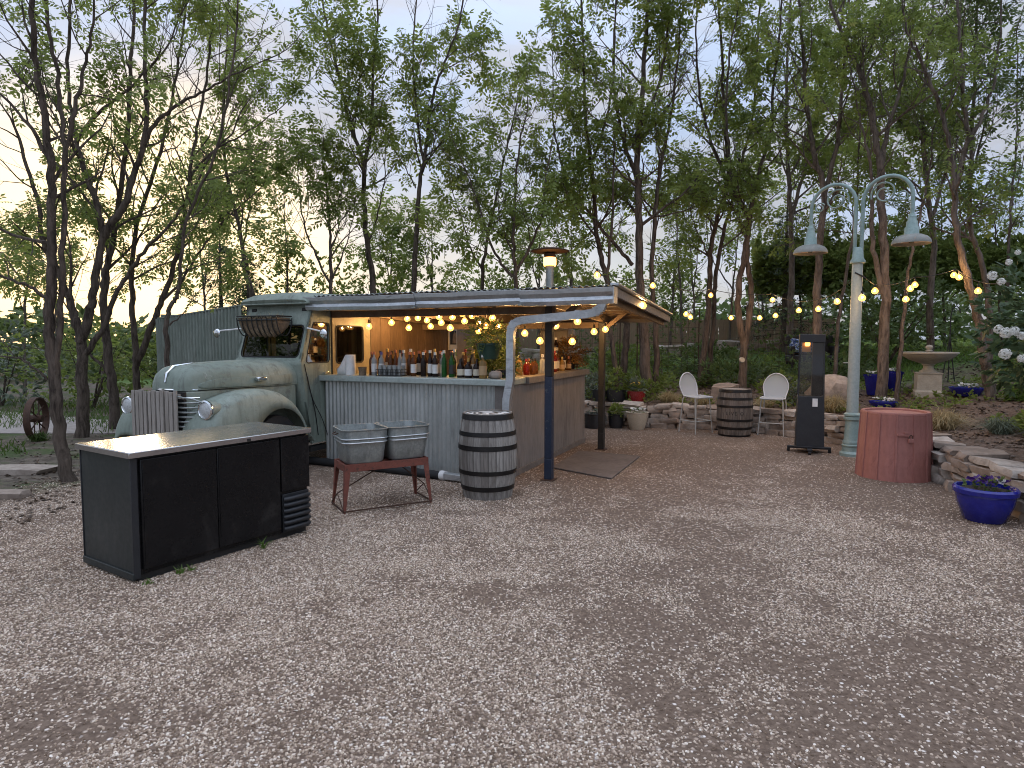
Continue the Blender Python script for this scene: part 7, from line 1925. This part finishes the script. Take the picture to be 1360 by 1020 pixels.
tree('slim dark tree growing against the corrugated wall', [
    (rooted(Y, 224, 540, (223, 490), (221, 430), (228, 405), (236, 390), (240, 340), (252, 280), (285, 210), (300, 140), (312, 50), (318, -30)), 0.05, 0.014, 0.45),
    (P(Y, (225, 432), (240, 420), (250, 405)), 0.016, 0.006, 0.4)], 105, blen=1.2, dens=3.0, leaf=0.18, leafy=0.55)
Y = 17.0
tree('slender tree rising behind the truck cab', [
    (rooted(Y, 338, 500, (336, 400), (325, 360), (318, 300), (300, 230), (296, 160), (300, 80), (305, -20)), 0.09, 0.02, 0.35)], 106, blen=1.7, dens=3.2, leaf=0.24)
# the pair and screen behind the roof
Y = 14.0
tree('tall forked tree behind the left third of the bar roof', [
    (rooted(Y, 497, 450, (496, 385), (488, 330), (483, 268), (483, 220), (470, 180), (460, 145), (448, 90), (433, 30), (425, -40)), 0.085, 0.02, 0.35),
    (P(Y, (483, 222), (490, 190), (493, 164), (496, 100), (500, 40), (505, -50)), 0.055, 0.016, 0.25),
    (P(Y, (487, 330), (500, 290), (510, 240), (512, 190)), 0.03, 0.01, 0.3)], 107, blen=1.35, dens=3.4, leaf=0.22, leafy=0.7)
tree('shorter bushy tree left of the tall forked one behind the roof', [
    (rooted(Y - 0.6, 441, 450, (440, 382), (439, 330), (438, 290), (433, 245), (428, 215)), 0.055, 0.012, 0.3),
    (P(Y - 0.6, (440, 380), (420, 340), (405, 300), (398, 260), (396, 225)), 0.035, 0.01, 0.3),
    (P(Y - 0.6, (441, 370), (455, 340), (466, 300)), 0.03, 0.01, 0.3)], 108, blen=1.1, dens=4.0, leaf=0.21)
tree('single-trunk tree right of the tall forked one behind the roof', [
    (rooted(Y, 549, 450, (550, 385), (552, 325), (554, 280), (557, 245), (563, 214), (568, 180), (571, 150), (580, 110), (594, 76), (610, 30), (620, -30)), 0.075, 0.018, 0.38),
    (P(Y, (563, 216), (557, 180), (554, 150), (549, 90), (552, 20), (556, -40)), 0.04, 0.014, 0.2),
    (P(Y, (552, 250), (540, 225), (528, 205)), 0.02, 0.008, 0.3)], 109, blen=1.35, dens=3.6, leaf=0.22, leafy=0.7)
Y = 13.2
tree('leafy tree just left of the tall patio heater', [
    (rooted(Y, 686, 450, (685, 385), (682, 330), (682, 298), (686, 237), (690, 190), (700, 150)), 0.06, 0.014, 0.3),
    (P(Y, (684, 370), (666, 350), (648, 313), (632, 260), (612, 210)), 0.045, 0.012, 0.25),
    (P(Y, (686, 360), (702, 330), (720, 287), (726, 229), (735, 180)), 0.045, 0.012, 0.25)], 110, blen=1.2, dens=4.4, leaf=0.22, leafy=0.66)
tree('leafy tree behind the roof between the single trunk and the heater tree', [
    (rooted(Y + 1.5, 640, 450, (640, 380), (645, 330), (655, 280), (668, 220), (680, 165), (690, 120)), 0.06, 0.014, 0.3),
    (P(Y + 1.5, (642, 360), (625, 330), (612, 290), (600, 250)), 0.03, 0.01, 0.3)], 111, blen=1.4, dens=4.0, leaf=0.23, leafy=0.64)
# middle group by the back post
Y = 14.0
tree('tall dense tree with arching limb above the right end of the roof', [
    (rooted(Y, 826, 520, (830, 470), (832, 430), (812, 390), (800, 350), (792, 310), (790, 274), (784, 220), (778, 160), (775, 90), (772, 0)), 0.10, 0.022, 0.4),
    (P(Y, (840, 352), (818, 325), (794, 298), (776, 275), (759, 255), (745, 215), (735, 160), (735, 100)), 0.05, 0.014, 0.3),
    (P(Y, (792, 300), (760, 330), (735, 345)), 0.02, 0.008, 0.3),
    (P(Y, (784, 220), (805, 160), (815, 90), (818, 10)), 0.04, 0.014, 0.2)], 112, blen=1.5, dens=4.2, leaf=0.23, leafy=0.66)
Y = 13.6
tree('thick twin-trunk tree between the back post and the left stool', [
    (rooted(Y, 860, 530, (857, 480), (853, 425), (850, 380), (849, 298), (846, 235), (850, 165), (855, 90), (860, 0), (862, -50)), 0.15, 0.03, 0.42),
    (rooted(Y + 0.25, 872, 530, (872, 480), (871, 425), (866, 380), (869, 294), (876, 230), (888, 170), (898, 100), (905, 20)), 0.09, 0.02, 0.45),
    (P(Y, (847, 240), (832, 200), (820, 150), (814, 80), (818, 0)), 0.06, 0.016, 0.2),
    (P(Y, (850, 170), (872, 120), (885, 60), (890, -20)), 0.05, 0.016, 0.2)], 113, blen=1.45, dens=3.8, leaf=0.22, leafy=0.66)
tree('slim trunk leaning just behind the slim dark post', [
    (rooted(13.4, 820, 525, (818, 490), (810, 440), (806, 400), (808, 350), (812, 300), (815, 240), (816, 180)), 0.075, 0.016, 0.55)], 114, blen=1.2, dens=3.2, leaf=0.21)
Y = 14.5
tree('twin-trunk tree behind the left stool', [
    (rooted(Y, 930, 520, (934, 470), (939, 430), (943, 376), (943, 345), (951, 294), (967, 235), (961, 157), (959, 78), (955, 0), (952, -40)), 0.10, 0.02, 0.4),
    (rooted(Y + 0.2, 941, 520, (944, 470), (948, 420), (950, 370), (958, 320), (972, 270), (985, 215), (1000, 150), (1005, 70), (1010, -20)), 0.08, 0.02, 0.42),
    (P(Y, (944, 345), (932, 320), (920, 290), (915, 262)), 0.025, 0.008, 0.4),
    (P(Y, (965, 240), (945, 190), (930, 130), (925, 60), (925, 0)), 0.05, 0.014, 0.2)], 115, blen=1.4, dens=3.6, leaf=0.23, leafy=0.66)
Y = 13.4
tree('low-forking tree with a pruned knot behind the barrel table', [
    (rooted(Y, 986, 520, (987, 480), (988, 455), (980, 420), (982, 376), (990, 333), (994, 290), (984, 275), (974, 250), (968, 200), (965, 140), (970, 60)), 0.105, 0.02, 0.45),
    (P(Y, (988, 460), (996, 420), (997, 380), (992, 335), (1000, 260), (1008, 230), (1025, 172), (1026, 120), (1035, 50), (1040, -20)), 0.08, 0.02, 0.45)], 116, blen=1.35, dens=3.4, leaf=0.22, leafy=0.66)
p = at(986, 478, 13.27); o = MB().lathe([(0.0, 0.012), (0.05, 0.01), (0.055, -0.05)], 16).build('pruned_knot', MAT['creampot'], None)
o.matrix_world = Matrix.Translation(p) @ Matrix.Rotation(R(90), 4, 'X')
o['label'] = 'pale round cut on the trunk behind the barrel'; kn = [q for q in bpy.data.objects if q.get('label') == 'low-forking tree with a pruned knot behind the barrel table'][0]
o.parent = kn; o.matrix_parent_inverse = Matrix.Translation(kn.location).inverted()
# right group
Y = 12.6
tree('tree standing directly behind the tower heater', [
    (rooted(Y, 1085, 520, (1086, 460), (1085, 400), (1088, 340), (1094, 255), (1080, 200), (1070, 130), (1066, 60), (1060, -30)), 0.12, 0.022, 0.42),
    (P(Y, (1094, 260), (1110, 200), (1118, 130), (1125, 50), (1130, -30)), 0.06, 0.016, 0.2)], 117, blen=1.4, dens=3.4, leaf=0.2, bark='bark_grey', leafy=0.66)
tree('slim leaning tree between the heater and the lamp post', [
    (rooted(13.2, 1108, 500, (1112, 440), (1120, 384), (1130, 330), (1134, 300), (1140, 240), (1142, 170), (1150, 90)), 0.05, 0.014, 0.5)], 118, blen=1.2, dens=3.2, leaf=0.2, bark='bark_grey')
Y = 11.2
tree('tall straight tree right behind the lamp post with trunk by the blue pots', [
    (rooted(Y, 1170, 520, (1173, 460), (1176, 400), (1174, 340), (1171, 280), (1169, 223), (1163, 185), (1157, 149), (1146, 110), (1133, 78), (1118, 40), (1102, 0), (1090, -40)), 0.11, 0.022, 0.5),
    (P(Y, (1174, 390), (1163, 350), (1157, 300), (1158, 240), (1150, 190), (1140, 150)), 0.06, 0.016, 0.5),
    (P(Y, (1169, 226), (1176, 188), (1186, 150), (1196, 118), (1207, 70), (1212, 0)), 0.055, 0.014, 0.3)], 119, blen=1.3, dens=3.4, leaf=0.18, bark='bark_grey', leafy=0.66)
tree('thin leaning sapling left of the fountain', [
    (rooted(11.0, 1190, 530, (1196, 470), (1203, 400), (1207, 360), (1216, 314), (1226, 270), (1236, 220), (1240, 170)), 0.045, 0.014, 0.65)], 120, blen=1.0, dens=3.0, leaf=0.18, bark='bark_grey')
Y = 10.4
tree('bowed grey tree at the right whose trunk leans over the garden bulbs', [
    (rooted(Y, 1316, 560, (1311, 500), (1304, 450), (1293, 400), (1282, 355), (1274, 325), (1268, 285), (1270, 240), (1286, 188), (1280, 140), (1276, 80), (1272, 0)), 0.10, 0.022, 0.5),
    (P(Y, (1270, 250), (1262, 200), (1250, 150), (1235, 110), (1220, 75), (1204, 39), (1195, -20)), 0.05, 0.014, 0.3),
    (P(Y, (1286, 190), (1310, 140), (1325, 80), (1330, 0)), 0.04, 0.012, 0.3)], 121, blen=1.25, dens=3.4, leaf=0.17, bark='bark_grey', leafy=0.68)
tree('grey tree close behind the bowed one with dark ivy crown', [
    (rooted(11.6, 1312, 520, (1313, 440), (1313, 390), (1300, 340), (1288, 290), (1290, 196), (1294, 120), (1296, 50), (1300, -30)), 0.075, 0.018, 0.4),
    (P(11.6, (1289, 240), (1305, 180), (1315, 110)), 0.03, 0.01, 0.2)], 122, blen=1.2, dens=5.0, leaf=0.18, mat='leaf_dark', bark='bark_grey', leafy=0.95)
tree('thin bare tree against the sky at the far right', [
    (rooted(13.5, 1338, 480, (1338, 400), (1340, 330), (1343, 270), (1349, 200), (1352, 130), (1350, 40)), 0.045, 0.012, 0.35),
    (P(13.5, (1342, 280), (1355, 230), (1368, 180)), 0.02, 0.006, 0.3)], 123, blen=1.1, dens=3.2, leaf=0.18, bark='bark_grey', leafy=0.18)
Y = 16.5
tree('tall leafy tree filling the top between the twin trunks and the lamp post', [
    (rooted(Y, 1050, 470, (1050, 400), (1052, 330), (1048, 250), (1045, 170), (1046, 90), (1050, 0)), 0.11, 0.025, 0.4),
    (P(Y, (1050, 290), (1070, 220), (1085, 140), (1095, 60)), 0.06, 0.016, 0.2)], 124, blen=1.8, dens=3.6, leaf=0.26, bark='bark_grey', leafy=0.6)
tree('leafy tree filling the top behind the right lamp shade', [
    (rooted(Y - 2, 1235, 470, (1236, 400), (1240, 330), (1232, 250), (1225, 170), (1230, 90), (1240, 0)), 0.10, 0.022, 0.4),
    (P(Y - 2, (1236, 300), (1255, 230), (1262, 150), (1268, 60)), 0.05, 0.014, 0.25)], 125, blen=1.7, dens=3.6, leaf=0.24, bark='bark_grey', leafy=0.62)
tree('far leafy tree between the tall dense tree and the twin trunks', [
    (rooted(19.0, 905, 470, (905, 400), (900, 330), (898, 280)), 0.06, 0.014, 0.3)], 126, blen=1.6, dens=3.0, leaf=0.26, leafy=0.35, bark='bark_grey')
# twiggy trees further back, mostly bare
far = [(890, 20.0, 300, .3), (925, 22.0, 285, .25), (968, 21.0, 280, .3), (1015, 22.0, 270, .3), (1065, 20.0, 290, .4), (1130, 19.0, 240, .5), (1195, 18.5, 230, .4), (1255, 18.0, 260, .35), (1330, 17.0, 290, .4), (760, 19.0, 300, .5), (715, 21.0, 310, .5), (575, 20.0, 310, .6), (520, 21.0, 320, .6), (385, 19.5, 270, .6), (275, 20.0, 270, .6), (30, 19.0, 320, .5), (75, 21.0, 310, .5), (135, 22.0, 320, .5)]
names = ['left of the left stool', 'above the left stool', 'behind the twin trunks', 'above the barrel table', 'behind the right stool', 'behind the left lamp shade', 'behind the thin sapling', 'behind the fountain', 'behind the white flowering shrub', 'behind the roof beyond the tall heater', 'right behind the tall heater', 'behind the single-trunk tree', 'beside the tall forked tree', 'behind the truck roof', 'above the corrugated wall', 'at the far left edge', 'beyond the twin-stemmed tree', 'beyond the thick forked tree']
for k, ((x, Yf, top, lf), nm) in enumerate(zip(far, names)):
    rn = random.Random(k); dx = rn.uniform(-15, 15)
    tree('thin distant twiggy tree %s' % nm, [(rooted(Yf, x, 470, (x + dx * .2, 420), (x + dx * .5, 370), (x + dx * .8, (370 + top) / 2), (x + dx, top)), 0.055, 0.014, 0.25), (P(Yf, (x + dx * .4, 385), (x - dx - 10, 340), (x - dx - 16, top + 15)), 0.03, 0.01, 0.2)], 200 + k, name='distant_tree', group='thin trees beyond the garden', blen=1.5, dens=2.6, leaf=0.3, leafy=lf, twigs=3.5, per_twig=4, bark='bark_grey')
# evergreens
def conifer(label, x, Y, top, w, seed):
    b = at(x, 480, Y); zt = at(x, top, Y).z; z0 = bed_h(b.x, b.y); T = thing('conifer_tree', label, 'tree', (b.x, b.y, z0)); rnd = random.Random(seed); rg = np.random.default_rng(seed)
    m = MB(); H = zt - z0; m.tube([(0, 0, -.1), (0, 0, H * .5), (0, 0, H)], [.12, .07, .015], 8); LP, LD = [], []
    for k in range(int(H * 9)):
        z = H * (0.12 + 0.88 * k / (H * 9)); L = w * (1 - z / H) ** 0.8 + .1; a = k * 2.4; d = Vector((math.cos(a), math.sin(a), -0.12)); m.tube([(0, 0, z), d * L * .6 + Vector((0, 0, z)), d * L + Vector((0, 0, z + .05))], [.02, .012, .004], 4)
        for j in range(int(10 + 14 * L)):
            t = rnd.uniform(.2, 1); LP.append(tuple(d * L * t + Vector((rnd.gauss(0, .07), rnd.gauss(0, .07), z + rnd.gauss(-.03, .05))))); LD.append(tuple(d + rvec(rnd) * .8))
    m.build('trunk', MAT['bark'], T, 60); link('crown', place_leaves('crown', LP, LD, 0.28, rg, MAT['leaf_ever'], NEEDLE), None, T)
conifer('dark conical evergreen behind the corrugated wall', 296, 19.0, 318, 1.1, 1)
conifer('smaller dark evergreen between the corrugated wall and the truck roof', 332, 18.0, 335, 0.8, 2)
conifer('dark evergreen filling in behind the tree by the tower heater', 1040, 18.5, 270, 1.5, 3)

bpy.context.view_layer.update()
